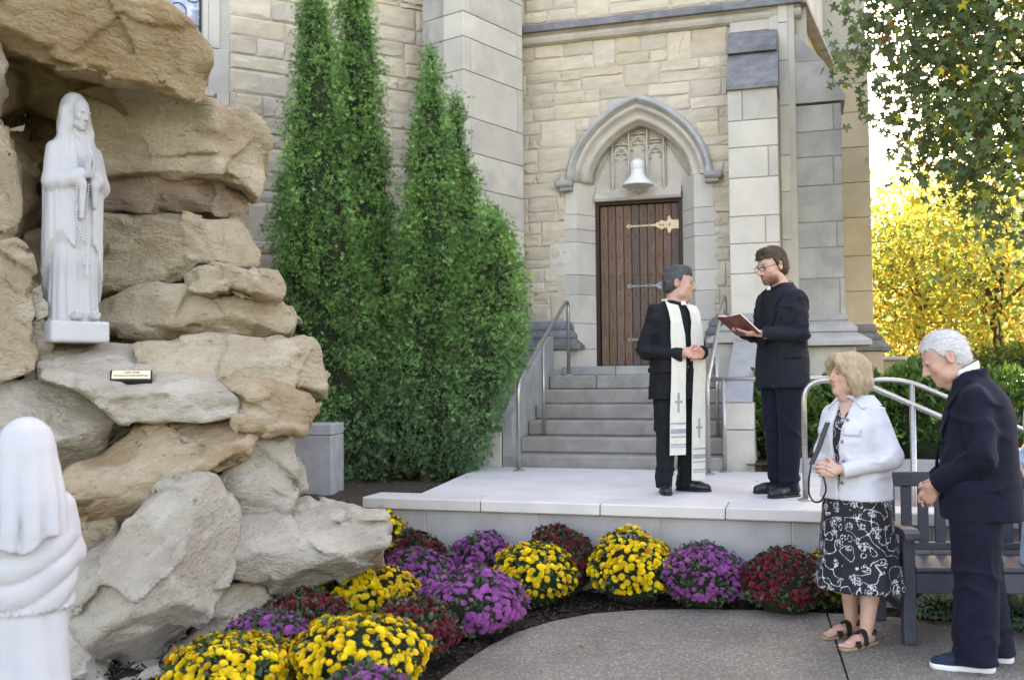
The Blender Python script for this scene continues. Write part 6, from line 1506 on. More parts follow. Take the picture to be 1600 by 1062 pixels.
def ribbon(name, pts, wid, nrm_, m, parent, th=.006):
    """cloth strip: pts centre line, wid across vectors, thickness along normals"""
    V, Fs = [], []; n = len(pts)
    for p, w, q in zip(pts, wid, nrm_):
        p, w, q = np.array(p, float), np.array(w, float), nrm(q) * th * .5
        for a, b in ((-1, 1), (-.5, 1.6), (0, 1.15), (.5, 1.6), (1, 1), (1, -1), (0, -1), (-1, -1)): V.append(p + w * a + q * b)
    for i in range(n - 1):
        for k_ in range(8): Fs.append((i * 8 + k_, i * 8 + (k_ + 1) % 8, (i + 1) * 8 + (k_ + 1) % 8, (i + 1) * 8 + k_))
    Fs += [tuple(range(7, -1, -1)), tuple((n - 1) * 8 + k_ for k_ in range(8))]
    mb = MB(); mb.add(V, Fs); return mb.build(name, m, parent, smooth=False)
def front_y(x, z, prof, off): 
    pr = np.array(prof); a, b, cy = [np.interp(z, pr[:, 0], pr[:, i]) for i in (1, 2, 4)]; return cy - b * (max(0, 1 - abs(x / a) ** 2.3)) ** (1 / 2.3) - off
def stole_side(s, zlow, xl):
    pts, wid, nn = [], [], []
    for (x, z) in ((.085, 1.478), (.095, 1.45), (.100, 1.40), (.098, 1.32), (.095, 1.22), (.095, 1.12), (.10, 1.02), (.105, .93), (xl, .80), (xl, .6), (xl, .40), (xl, zlow)):
        y = front_y(s * x, max(z, .74), prof, .018) if z > .72 else front_y(s * x, .74, prof, .018 - .03 * (.74 - z))
        if z > 1.46: y = -.035
        elif z > 1.43: y = min(y, -.085)
        pts.append((s * x, y, z)); wid.append((.052 + .013 * (z < 1.3) + .006 * (z < .7), 0, 0) if z < 1.46 else (.042, -.02 * s, -.012)); nn.append((s * .25, -1, .1 if z > 1.3 else 0))
    o = ribbon('stole_panel', pts, [np.array(w) * [1, 1, 1] + np.array([0, .10 * abs(w[0]) * s, 0]) for w in wid], nn, C_stole, t)
    # grey cross and bands near the hem
    def onz(z): return np.array([np.interp(-z, [-p[2] for p in pts], [p[i] for p in pts]) for i in range(3)])
    sl = .10 * s
    def patch(x0, x1, z0, z1, nm):
        c = onz((z0 + z1) / 2); mb = MB(); V = []
        for z in (z0, z1):
            q = onz(z)
            for x in (x0, x1): V.append((q[0] + x, q[1] + sl * x - .0085, z))
        V += [(v[0], v[1] + .004, v[2]) for v in V]; mb.add(V, [(0, 1, 3, 2), (4, 6, 7, 5), (0, 4, 5, 1), (2, 3, 7, 6), (0, 2, 6, 4), (1, 5, 7, 3)]); mb.build(nm, C_grey, o)
    zc = zlow + .40; patch(-.009, .009, zc - .075, zc + .075, 'cross_upright'); patch(-.033, -.010, zc - .004, zc + .014, 'cross_arm'); patch(.010, .033, zc - .004, zc + .014, 'cross_arm')
    for q, (za_, w_) in enumerate(((.235, .012), (.165, .034), (.135, .010), (.075, .010), (.058, .006))): patch(-.066, .066, zlow + za_, zlow + za_ + w_, 'woven_band')
    return o
stole_side(-1, .30, .105); stole_side(1, .10, .10)
ribbon('stole_neck', [(-.085, -.030, 1.478), (-.088, .03, 1.480), (-.055, .078, 1.482), (0, .092, 1.482), (.055, .078, 1.482), (.088, .03, 1.480), (.085, -.030, 1.478)], [(.0, 0, .026)] * 7, [(-1, -.3, .4), (-1, .2, .3), (-.5, .9, .2), (0, 1, .2), (.5, .9, .2), (1, .2, .3), (1, -.3, .4)], C_stole, t)

# ---------------------------------------------------------------- younger priest with the open book
H = 1.86; p2 = ong(1226, 772, HP); A2 = radians(-68)
t = person('bearded young priest in a black jacket and glasses, reading a red book', p2, HP, A2)
legs = [[(-.095, .0, .96), (-.10, .0, .52), (-.105, .03, .035)], [(.095, .0, .96), (.105, -.02, .52), (.125, -.05, .035)]]
arms = [[(-.188, .01, 1.478), (-.25, -.04, 1.21), (-.10, -.275, 1.235)], [(.188, .01, 1.478), (.255, -.02, 1.20), (.10, -.25, 1.215)]]
prof = jacket_profile(H, .98, .98, hem=.435)
make_trousers(t, H, legs, C_trous, seed=7); make_jacket(t, H, prof, arms, C_black2, C_shirt, v=(.60, .842, .070), flap=[((.195, -.05, .565 * H), (.1, .06, .02))], seed=8)
make_shoe(t, legs[0][2], radians(-14), M_leather, M_leather, .30); make_shoe(t, legs[1][2], radians(6), M_leather, M_leather, .30)
Hm = head_mesh(1.12, beard=.9, brow=(.22, .14, .10)); pos = (0, -.055, 1.745); parts = [inner_body(H, arms, legs, prof)]
R, piv = add_head(parts, Hm, pos, radians(2), radians(16))
def hands2(F_):
    hand(F_, (.095, -.27, 1.212), (-.38, -.88, .10), (-.25, .05, .95), (-.75, .45, .1), (.15, .15, .15), thumb=(.55, .45, .55), elbow=arms[1][1]); hand(F_, (-.10, -.285, 1.245), (.40, -.75, .50), (.55, .2, -.6), (.5, .1, .7), (.4, .5, .4), elbow=arms[0][1])
V, Fq = field_mesh((-.18, -.52, 1.12), (.17, -.14, 1.42), .0042, hands2); parts.append((V, Fq, np.ones((len(V), 3))))
V, Fq, C = join(parts); tri_obj('body', V, Fq, M_skin, t, C)
add_hair(t, 'short_brown', 1.12, R, piv, pos, H_brown, 4200, .026, .0011, 9, .2, .8, (.6, 1.7))
glasses(t, R, piv, pos, 1.12, M_black, rim=.0020)
mb = MB(); mb.bbox(-.017, .017, -.122, -.103, 1.548, 1.578, .004); mb.build('clerical_collar', M_collar, t)
small_boxes([(.145 + .012 * q * 0, -.262 + .016 * q, 1.175) for q in range(4)], .006, 'cuff_button', M_metal_btn, t)
# the book, resting on his open hand
M_redcover = mat('red_brown_cover', (.19, .045, .03), (.13, .03, .022), scale=8, rough=.45, spec=.4); M_pages = mat('page_paper', (.74, .66, .58), (.62, .50, .44), scale=3, rough=.8, stretch=(1, 1, 60))
bk = thing('book', 'open red-brown book held by the young priest', 'book', tuple(W(0, 0, 0)))
bc = np.array([p2[0], p2[1], HP]) + rotz(A2) @ np.array([.0, -.40, 1.268]); bk.location = tuple(bc)
bk.rotation_euler = Matrix(rotz(A2) @ rotx(radians(-38))).to_euler()
for s in (-1, 1):
    mb = MB(); mb.add([(0, -.115, -.004), (s * .155, -.115, .012), (s * .155, .115, .012), (0, .115, -.004), (0, -.115, 0), (s * .155, -.115, .016), (s * .155, .115, .016), (0, .115, 0)], [(3, 2, 1, 0), (4, 5, 6, 7), (0, 1, 5, 4), (1, 2, 6, 5), (2, 3, 7, 6), (3, 0, 4, 7)]); mb.build('cover', M_redcover, bk)
    V = []; 
    for y in (-.108, .108):
        for i in range(7): f = i / 6; V.append((s * .148 * f, y, .0005 + .0125 * f)); 
        for i in range(7): f = i / 6; V.append((s * .148 * f, y, .006 + .022 * math.sin(min(1, f * 2.2) * pi / 2) * (1 - .25 * f) + .006 * f))
    Fs = [tuple([i for i in range(7)] + [13 - i for i in range(7)]), tuple([14 + 7 + i for i in range(7)] + [14 + 6 - i for i in range(7)])] + [(7 + i, 8 + i, 22 + i, 21 + i) for i in range(6)] + [(i, 14 + i, 15 + i, i + 1) for i in range(6)] + [(6, 20, 27, 13), (0, 7, 21, 14)]
    mb = MB(); mb.add(V, Fs); mb.build('pages', M_pages, bk)

# ---------------------------------------------------------------- woman in the white jacket
H = 1.62; p3 = ong(1343, 1000, 0); A3 = radians(-57)
t = person('blond woman in a white denim jacket and patterned black skirt', p3, 0, A3)
legs = [[(-.08, .0, .80), (-.085, .0, .45), (-.10, .06, .07)], [(.08, .0, .80), (.085, .0, .45), (.085, -.05, .07)]]
arms = [[(-.150, .0, 1.275), (-.235, .02, 1.05), (-.075, -.20, .985)], [(.150, .0, 1.275), (.245, .01, 1.03), (.085, -.22, .975)]]
k = H / 1.75
prof = [(.80, .205, .165, 0, 0), (.90, .196, .162, 0, 0), (1.00, .188, .16, 0, -.005), (1.12, .192, .165, 0, -.015), (1.22, .190, .15, 0, -.01), (1.285, .168, .12, 0, 0), (1.335, .122, .095, 0, .0), (1.37, .085, .08, 0, .005), (1.395, .062, .066, 0, .005)]
tf = make_jacket(t, H, prof, arms, C_whitejk, None, v=(.50, .850, .055), lapel=False, collar=False, seed=12, sleeve=(.057, .056, .048), wr=.011, wf=(10, 10, 20), h=.0085, flap=[((.10, -.13, 1.185), (.045, .08, .022)), ((-.10, -.13, 1.185), (.045, .08, .022))])
def print_material():
    m = bpy.data.materials.new('black_floral_print'); m.use_nodes = True; N = m.node_tree.nodes; L = m.node_tree.links; b = N['Principled BSDF']; b.inputs['Roughness'].default_value = .8
    tc = N.new('ShaderNodeTexCoord')
    def node(t, **k):
        n = N.new(t)
        for a, v in k.items(): n.inputs[a].default_value = v
        return n
    nz = node('ShaderNodeTexNoise', Scale=15.0, Detail=0.0); L.new(tc.outputs['Object'], nz.inputs['Vector'])
    # curling ribbons: thin iso-lines of a smooth noise
    a = N.new('ShaderNodeMath'); a.operation = 'MULTIPLY'; a.inputs[1].default_value = 3.4; L.new(nz.outputs['Fac'], a.inputs[0]); fr = N.new('ShaderNodeMath'); fr.operation = 'FRACT'; L.new(a.outputs[0], fr.inputs[0])
    s = N.new('ShaderNodeMath'); s.operation = 'SUBTRACT'; s.inputs[1].default_value = .5; L.new(fr.outputs[0], s.inputs[0]); ab = N.new('ShaderNodeMath'); ab.operation = 'ABSOLUTE'; L.new(s.outputs[0], ab.inputs[0]); lt = N.new('ShaderNodeMath'); lt.operation = 'LESS_THAN'; lt.inputs[1].default_value = .050; L.new(ab.outputs[0], lt.inputs[0])
    dn = node('ShaderNodeTexNoise', Scale=120.0, Detail=1.0); L.new(tc.outputs['Object'], dn.inputs['Vector']); g1 = N.new('ShaderNodeMath'); g1.operation = 'GREATER_THAN'; g1.inputs[1].default_value = .42; L.new(dn.outputs['Fac'], g1.inputs[0]); m1 = N.new('ShaderNodeMath'); m1.operation = 'MULTIPLY'; L.new(lt.outputs[0], m1.inputs[0]); L.new(g1.outputs[0], m1.inputs[1])
    # blossoms: cells with petal dots
    v = node('ShaderNodeTexVoronoi', Scale=17.0); L.new(tc.outputs['Object'], v.inputs['Vector']); l2 = N.new('ShaderNodeMath'); l2.operation = 'LESS_THAN'; l2.inputs[1].default_value = .42; L.new(v.outputs['Distance'], l2.inputs[0])
    v2 = node('ShaderNodeTexVoronoi', Scale=110.0); L.new(tc.outputs['Object'], v2.inputs['Vector']); l3 = N.new('ShaderNodeMath'); l3.operation = 'LESS_THAN'; l3.inputs[1].default_value = .46; L.new(v2.outputs['Distance'], l3.inputs[0]); m2 = N.new('ShaderNodeMath'); m2.operation = 'MULTIPLY'; L.new(l2.outputs[0], m2.inputs[0]); L.new(l3.outputs[0], m2.inputs[1])
    mx = N.new('ShaderNodeMath'); mx.operation = 'MAXIMUM'; L.new(m1.outputs[0], mx.inputs[0]); L.new(m2.outputs[0], mx.inputs[1])
    mc = N.new('ShaderNodeMix'); mc.data_type = 'RGBA'; L.new(mx.outputs[0], mc.inputs[0]); mc.inputs[6].default_value = (.009, .009, .013, 1); mc.inputs[7].default_value = (.52, .53, .58, 1); L.new(mc.outputs[2], b.inputs['Base Color']); return m
C_print = print_material()
def pleats(th, z): return 1 + (.012 + .075 * np.clip((.75 - z) / .45, 0, 1)) * np.sin(9 * th + 2.0 * np.sin(2 * th)) * .5 + .02 * np.sin(17 * th) * np.clip((.7 - z) / .4, 0, 1)
F_ = Field((-.34, -.30, .27), (.34, .30, 1.42), .010); F_.op((-.34, -.3, .29), (.34, .3, .93), loft_fn([(.295, .265, .215, 0, .01), (.45, .235, .19, 0, .01), (.65, .212, .172, 0, 0), (.80, .200, .155, 0, 0), (.95, .165, .13, 0, 0)], pleats), 0)
F_.op((-.2, -.2, .9), (.2, .2, 1.40), loft_fn([(.9, .17, .13, 0, 0)] + [(z, a - .02, b - .018, cx, cy) for z, a, b, cx, cy in prof[2:-2]]), .01); F_.op((-.1, -.2, 1.24), (.1, 0, 1.45), lambda X, Y, Z: np.maximum(np.maximum(np.abs(X) - (Z - 1.245) * .5, Y + .03), 1.25 - Z), .004, 's')
V, Fq = F_.mesh(); tagpart(tri_obj('dress', V, Fq, C_print, t), 'black dress printed with white ribbons and flowers')
# jacket collar, buttons
for s in (-1, 1):
    def colf(F_, s=s):
        F_.op((-.16, -.16, 1.28), (.16, .12, 1.42), lambda X, Y, Z: np.maximum(np.abs((np.sqrt((X / .098) ** 2 + ((Y - .012) / .098) ** 2) - 1) * .095 - (1.375 - Z) * .75) - .007, np.maximum(np.maximum(1.325 - Z - .25 * np.maximum(0, -Y - .02), Z - 1.385), np.maximum(-s * X + .004, -Y - .085 - .0 * X))), 0)
    V, Fq = field_mesh((-.17, -.17, 1.26), (.17, .15, 1.42), .006, colf); tri_obj('collar', V, Fq, C_whitejk, t)
for z in (1.25, 1.13, 1.02, .90): x = .058 + .0 * z; x = .052 if z < 1.2 else .06; small_boxes([(x - .02 * (z < .95), front_y(x, z, prof, .004), z)], (.011, .006, .011), 'button', M_metal_btn, t)
small_boxes([(.10, front_y(.10, 1.175, prof, .010), 1.172)], (.009, .006, .009), 'pocket_button', M_metal_btn, t)
Hm = head_mesh(1.0, fem=1, old=.4, brow=(.55, .42, .32)); pos = (0.0, -.035, 1.500); parts = [inner_body(H, arms, legs, prof)]
R, piv = add_head(parts, Hm, pos, radians(-22), radians(-2))
def hands3(F_):
    hand(F_, (.070, -.235, .975), (-.78, -.48, .05), (-.3, .8, -.25), (-.05, 0, .98), (.35, .65, .5), sc=.95, elbow=arms[1][1]); hand(F_, (-.065, -.215, .99), (.70, -.58, -.1), (.3, .7, -.4), (.1, .1, .96), (.35, .65, .5), sc=.95, elbow=arms[0][1])
V, Fq = field_mesh((-.17, -.37, .88), (.17, -.09, 1.08), .0042, hands3); C = np.ones((len(V), 3)); parts.append((V, Fq, C))
for i, L in enumerate(legs):
    def calf(F_, L=L):
        a = np.array(L[2]); F_.chain([L[1], np.array(L[1]) * .6 + a * .4 + [0, .015, 0], a], [.056, .054, .034], .02); y = [-.15, .15][i] * 0; d_ = rotz([radians(-8), radians(2)][i]) @ np.array([0, -1, 0.]); F_.chain([a + [0, .02, -.03], a + d_ * .09 + [0, 0, -.035], a + d_ * .15 + [0, 0, -.042]], [.034, .032, .026], .02)
        for q, (o_, l_) in enumerate(((-.026, .045), (-.010, .043), (.004, .038), (.016, .033), (.027, .027))): 
            sg = -1 if i else 1; sd = rotz([radians(-8), radians(2)][i]) @ np.array([sg * o_ * -1, 0, 0]); b_2 = a + d_ * .155 + sd + [0, 0, -.046]; F_.cone(b_2, b_2 + d_ * l_, .0095 if q else .012, .008 if q else .0105, .006)
        F_.cut_below(.018)
    V, Fq = field_mesh(np.minimum(np.array(L[2]) - [.12, .26, .06], (-.2, -.3, 0)), np.maximum(np.array(L[1]) + .1, np.array(L[2]) + .1), .0065, calf); C = np.ones((len(V), 3)) * np.array([.96, .90, .88]); parts.append((V, Fq, C))
V, Fq, C = join(parts); tri_obj('body', V, Fq, M_skin, t, C)
add_hair(t, 'bob', 1.0, R, piv, pos, H_blond, 1500, .05, .0009, 14, 1.8, .0, (.85, 1.25))
# sandals: tan sole with dark straps
for i, L in enumerate(legs):
    a = np.array(L[2]); yaw = [radians(-8), radians(2)][i]; Rz = rotz(yaw)
    F_ = Field((-.07, -.25, -.004), (.07, .1, .04), .006); F_.chain([(0, .05, .012), (0, -.04, .012), (0, -.12, .012), (0, -.185, .012)], [.036, .036, .044, .036], .02); F_.cut_below(0, .001); F_.op((-.1, -.3, .0), (.1, .2, .06), lambda X, Y, Z: .018 - Z + 0 * X + 0 * Y, .002, 's'); V, Fq = F_.mesh(); sd = tri_obj('sandal', V @ Rz.T + a * [1, 1, 0], Fq, M_tan, t)
    for (yy, zz, ww, rr_) in ((-.125, .030, .046, .034), (-.055, .062, .040, .038)):
        pts = [Rz @ np.array([ww * cos(q), yy + .012 * sin(q), .012 + zz * sin(q) * 1.25]) + a * [1, 1, 0] for q in np.linspace(0, pi, 13)]; ribbon('strap', pts, [Rz @ np.array([0, .017, .004])] * 13, [Rz @ np.array([cos(q), 0, sin(q)]) for q in np.linspace(0, pi, 13)], M_leather, sd, .006)
    pts = [Rz @ np.array([.040 * cos(q), .015 + .050 * sin(q), .07 + .0 * q]) + a * [1, 1, 0] for q in np.linspace(-.3, pi + .3, 13)]; ribbon('strap', pts, [(0, 0, .009)] * 13, [Rz @ np.array([cos(q), sin(q), 0]) for q in np.linspace(-.3, pi + .3, 13)], M_leather, sd, .005)
# dark strap of her bag, held in the clasped hands
hb = thing('bag_strap', 'black leather bag strap looping below the clasped hands of the blond woman', 'strap', (p3[0], p3[1], 0), A3)
pts = [(-.030, -.195, 1.235), (-.045, -.215, 1.17), (-.065, -.240, 1.08), (-.085, -.275, 1.0)]
ribbon('broad_strap', pts, [(.011, .004, 0)] * 4, [(-.5, -1, 0)] * 4, M_leather, hb, .008)
mb = MB(); mb.tube(fillet([(-.085, -.275, 1.0), (-.10, -.28, .92), (-.12, -.26, .83), (-.10, -.245, .785), (-.06, -.23, .79), (-.02, -.225, .86), (-.02, -.26, .95)], .06), .0055, 6); mb.build('thin_loop', M_leather, hb, smooth=True)
small_boxes([(-.030, -.202, 1.24)], .008, 'stud', M_brass, hb)

# ---------------------------------------------------------------- white-haired man in navy
H = 1.80; p4 = ong(1523, 1040, 0); A4 = radians(-113)
t = person('white-haired old man in a navy suit with head bowed', p4, 0, A4)
legs = [[(-.10, .02, .92), (-.11, .03, .50), (-.13, .10, .04)], [(.10, .02, .92), (.10, .02, .50), (.09, .0, .04)]]
arms = [[(-.185, .03, 1.37), (-.25, .05, 1.10), (-.09, -.155, .945)], [(.185, .03, 1.37), (.255, .06, 1.08), (.10, -.155, .94)]]
prof = [(.76, .222, .198, 0, .050), (.90, .218, .198, 0, .045), (1.04, .210, .192, 0, .042), (1.16, .210, .184, 0, .045), (1.28, .208, .172, 0, .05), (1.37, .195, .146, 0, .05), (1.44, .150, .112, 0, .035), (1.49, .09, .088, 0, .005), (1.53, .07, .075, 0, -.010)]
make_trousers(t, H, legs, C_navy, top=.56, r=(.135, .108, .098), seed=21, pel=(.185, .165), hem_r=.105)
make_jacket(t, H, prof, arms, C_navy, C_whiteshirt, v=(.55, .825, .070), seed=22, sleeve=(.068, .070, .058), wr=.017, flap=[((.215, .05, .93), (.10, .085, .021))], wf=(8, 8, 11))
F_ = Field((-.14, -.30, 1.40), (.14, .06, 1.62), .007); F_.op((-.14, -.3, 1.42), (.14, .05, 1.60), lambda X, Y, Z: np.maximum(np.abs((np.sqrt((X / .074) ** 2 + ((Y - .012 + (Z - 1.46) * .45) / .078) ** 2) - 1) * .074 + (1.5 - Z) * .12) - .006, np.maximum(1.445 - Z, Z - 1.548 - .55 * (Y - .012))), 0); V, Fq = F_.mesh(); tri_obj('shirt_collar', V, Fq, C_whiteshirt, t)
make_shoe(t, legs[0][2], radians(8), M_bluesh, M_sole, .29, sneaker=True); make_shoe(t, legs[1][2], radians(4), M_bluesh, M_sole, .30, sneaker=True)
Hm = head_mesh(1.09, old=1, brow=(.9, .85, .8)); pos = (0, -.060, 1.612); parts = [inner_body(H, arms, legs, prof)]
R, piv = add_head(parts, Hm, pos, radians(10), radians(29))
def hands4(F_):
    hand(F_, (.085, -.170, .925), (-.42, -.40, -.75), (-.7, .5, .1), (-.2, -.7, .3), (.35, .5, .4), sc=1.05, elbow=arms[1][1]); hand(F_, (-.08, -.165, .93), (.35, -.45, -.75), (.6, .5, .1), (.2, -.6, .3), (.3, .45, .4), sc=1.05, elbow=arms[0][1])
V, Fq = field_mesh((-.2, -.40, .72), (.22, -.08, 1.06), .0046, hands4); parts.append((V, Fq, np.ones((len(V), 3)) * [.95, .88, .86]))
V, Fq, C = join(parts); tri_obj('body', V, Fq, M_skin_old, t, C)
add_hair(t, 'white', 1.09, R, piv, pos, H_white, 5200, .032, .0010, 19, .5, .8, (.8, 1.3))
small_boxes([(.165, -.105 + .017 * q, .955 + .012 * q) for q in range(3)], .0065, 'cuff_button', M_metal_btn, t)

# ---------------------------------------------------------------- companion mostly beyond the right edge
H = 1.62; p5 = np.array([(1656 - 800) * 5.6 / F_PX, 5.6, 0]); A5 = radians(-70)
t = person('person in pale blue at the right picture edge, only a hand and hem showing', p5, 0, A5)
C_pale = cloth('pale_blue_cloth', (.42, .55, .72), (.34, .46, .62))
legs = [[(-.08, 0, .8), (-.085, 0, .45), (-.09, .02, .04)], [(.08, 0, .8), (.085, 0, .45), (.09, -.02, .04)]]
arms = [[(-.17, 0, 1.30), (-.22, .03, 1.04), (-.16, -.16, .97)], [(.17, 0, 1.30), (.23, .03, 1.04), (.16, -.12, .985)]]
prof5 = [(.42, .24, .20, 0, 0), (.80, .215, .168, 0, 0), (1.0, .195, .155, 0, 0), (1.12, .20, .16, 0, -.01), (1.22, .2, .15, 0, 0), (1.29, .185, .12, 0, 0), (1.335, .14, .09, 0, 0), (1.37, .08, .07, 0, 0)]
make_jacket(t, H, prof5, arms, C_pale, None, v=(.5, .84, 0), lapel=False, collar=False, seed=31, h=.011, name='tunic'); make_trousers(t, H, legs, C_navy, seed=32, h=.013)
make_shoe(t, legs[0][2], 0, M_bluesh, M_sole, .25, sneaker=True); make_shoe(t, legs[1][2], 0, M_bluesh, M_sole, .25, sneaker=True)
Hm = head_mesh(1.0, fem=1, h=.006); pos = (0, -.03, 1.49); parts = [inner_body(H, arms, legs, prof5)]; R, piv = add_head(parts, Hm, pos, 0, 0)
def hands5(F_): hand(F_, (-.155, -.17, .97), (.2, -.9, -.2), (.3, .1, -.9), (.9, .1, .1), (.3, .4, .3)); hand(F_, (.155, -.13, .985), (-.25, -.9, -.2), (-.3, .1, -.9), (-.9, .1, .1), (.3, .4, .3))
V, Fq = field_mesh((-.26, -.42, .84), (.26, -.04, 1.07), .006, hands5); parts.append((V, Fq, np.ones((len(V), 3)))); V, Fq, C = join(parts); tri_obj('body', V, Fq, M_skin, t, C)
add_hair(t, 'bob', 1.0, R, piv, pos, H_brown, 1200, .04, .0018, 15, 1, .15)
# ================================================================ statues
M_marble = mat('white_painted_marble', (.49, .495, .515), (.43, .435, .455), scale=3, rough=.55, spec=.3, bump=.06, bscale=40, c3=(.37, .375, .385), c3scale=2.5, c3range=(.62, .85))
# ---- lady in the niche
q = at(114, 536, 6.12); zs0 = q[2]; LH = 1.60
lady = thing('statue', 'white statue of a praying veiled woman with rosary in the rock niche', 'statue', tuple(q), radians(54)); lady.scale = (.80, .80, .905)
F_ = Field((-.33, -.33, .10), (.33, .30, 1.74), .0088); B_ = .145
def rf(th, z):
    w = np.clip((1.15 - z) / .9, .15, 1); s = np.abs(np.sin(4.5 * th + 1.2 + .5 * np.sin(3 * z))) ** .6
    return 1 + w * (.075 * s - .05) + w * .022 * np.sin(19 * th + 2 * np.sin(4 * z))
F_.op((-.3, -.3, B_), (.3, .3, 1.45), loft_fn([(B_ - .01, .190, .160, 0, 0), (B_ + .25, .180, .150, 0, 0), (.75, .178, .146, 0, 0), (1.05, .178, .140, 0, 0), (1.20, .175, .135, 0, 0), (1.33, .165, .12, 0, .005), (1.40, .12, .095, 0, .01), (1.46, .07, .07, 0, .01)], rf), 0)
# mantle over back and sides, open in front, its hem rising to the front
def mf(th, z): return 1 + .018 * np.sin(13 * th + 3 * np.sin(2 * z)) + .012 * np.sin(29 * th + 5 * z)
man = loft_fn([(.28, .232, .188, 0, .018), (.55, .226, .184, 0, .015), (.85, .226, .180, 0, .012), (1.08, .228, .176, 0, .008), (1.22, .215, .158, 0, .008), (1.34, .180, .132, 0, .015), (1.42, .115, .10, 0, .02), (1.50, .088, .09, 0, .02)], mf)
def mantle(X, Y, Z):
    op_ = np.maximum(np.abs(X) - (.055 + .05 * np.clip((.95 - Z), 0, 1)), Y + .02)                      # front gap
    hem = .56 + .25 * np.clip(-Y / .16, -1, .75) + .05 * np.sin(X * 22) - .10 * np.clip(X / .2, -1, 1)
    return np.maximum(np.maximum(man(X, Y, Z), -op_), hem - .10 - Z)
F_.op((-.3, -.3, .28), (.3, .3, 1.52), mantle, .004)
# arms under the mantle, sleeves and praying hands
for s in (-1, 1):
    F_.chain([(s * .165, .0, 1.30), (s * .205, -.03, 1.08), (s * .05, -.185, 1.135)], [.062, .062, .040], .03)
    F_.chain([(s * .15, -.10, 1.08), (s * .085, -.165, 1.10), (s * .06, -.185, 1.06)], [.055, .05, .03], .03)
F_.chain([(-.045, -.19, 1.06), (-.05, -.185, .84)], [.032, .020], .02); F_.chain([(.06, -.18, 1.06), (.065, -.175, .92)], [.030, .016], .02)
# veil: hood and falls to the shoulders
F_.ell((0, .015, 1.605), (.098, .112, .118), .01); F_.ell((0, .035, 1.50), (.112, .10, .13), .05); F_.chain([(-.085, .0, 1.58), (-.105, -.03, 1.44), (-.13, -.045, 1.30)], [.035, .04, .04], .03); F_.chain([(.085, .0, 1.58), (.10, -.035, 1.44), (.11, -.055, 1.28)], [.035, .034, .03], .03)
F_.ell((0, -.115, 1.565), (.060, .075, .092), .012, 's'); F_.ell((0, -.10, 1.46), (.060, .06, .08), .02, 's')
F_.warp(lambda P: np.where(P[:, 2] > 1.28, .0010 * np.sin(np.arctan2(P[:, 0], P[:, 1] - .02) * 24 + 2 * np.sin(P[:, 2] * 9)), 0) + .002 * fbm(P * 14, 2, 4), .02)
F_.chain([(0, .0, 1.42), (0, -.01, 1.52)], [.058, .05], .02)
# feet with roses
for s in (-1, 1):
    F_.ell((s * .07, -.165, B_ + .03), (.045, .06, .03), .015)
    for j in range(7): a = j * .9; F_.ell((s * .07 + .026 * cos(a), -.195 + .022 * sin(a), B_ + .045 + .006 * (j % 3)), .016, .003)
V, Fq = F_.mesh(); body = tri_obj('robed_figure', V, Fq, M_marble, lady)
Hd = head_mesh(.92, fem=1, soft=1); V = Hd[0]; R = rotz(radians(8)) @ rotx(radians(16)); piv = np.array([0, .02, -.08]); tri_obj('face', (V - piv) @ R.T + piv + np.array([0, -.028, 1.578]), Hd[1], M_marble, lady)
def hl(F_):
    for s in (-1, 1): hand(F_, (s * .014, -.195, 1.115), (0, -.16, .97), (-s * 1, 0, 0), (0, .97, .16), (.02, .03, .03), sc=.92, thumb=(.8, .35, .1), tcurl=.1, elbow=(s * .2, -.05, 1.06))
V, Fq = field_mesh((-.12, -.30, 1.0), (.12, -.08, 1.34), .0045, hl); tri_obj('praying_hands', V, Fq, M_marble, lady)
# rosary
def beads(path, step, r, name):
    mb = MB(); pts = [np.array(p, float) for p in path]; acc = 0
    L = [np.linalg.norm(b - a) for a, b in zip(pts[:-1], pts[1:])]; tot = sum(L); s = 0
    while s < tot:
        u, k = s, 0
        while k < len(L) - 1 and u > L[k]: u -= L[k]; k += 1
        mb.sphere(pts[k] + (pts[k + 1] - pts[k]) * (u / L[k]), r, 7, 5); s += step
    return tag(mb.build(name, M_marble, lady, smooth=True), kind='stuff')
beads([(-.085, -.20, 1.10), (-.10, -.195, .95), (-.09, -.20, .78), (-.045, -.205, .68), (-.01, -.205, .66)], .019, .0095, 'rosary_beads'); beads([(-.0, -.20, 1.06), (-.012, -.19, .9), (-.01, -.192, .72), (-.012, -.195, .58)], .019, .0085, 'rosary_beads')
mb = MB(); mb.bbox(-.024, -.002, -.215, -.195, .44, .57, .004); mb.bbox(-.046, -.0245, -.2145, -.1955, .515, .537, .004); mb.bbox(-.0015, .020, -.2145, -.1955, .515, .537, .004); mb.build('rosary_cross', M_marble, lady)
F_ = Field((-.27, -.27, -.01), (.27, .27, .18), .012); F_.boxd((0, 0, .072), (.215, .20, .073), 0, rd=.02); F_.warp(lambda P: .004 * fbm(P * 9, 2, 2), .03); V, Fq = F_.mesh(); tri_obj('plinth', V, Fq, M_marble, lady).rotation_euler = (0, 0, radians(-14))

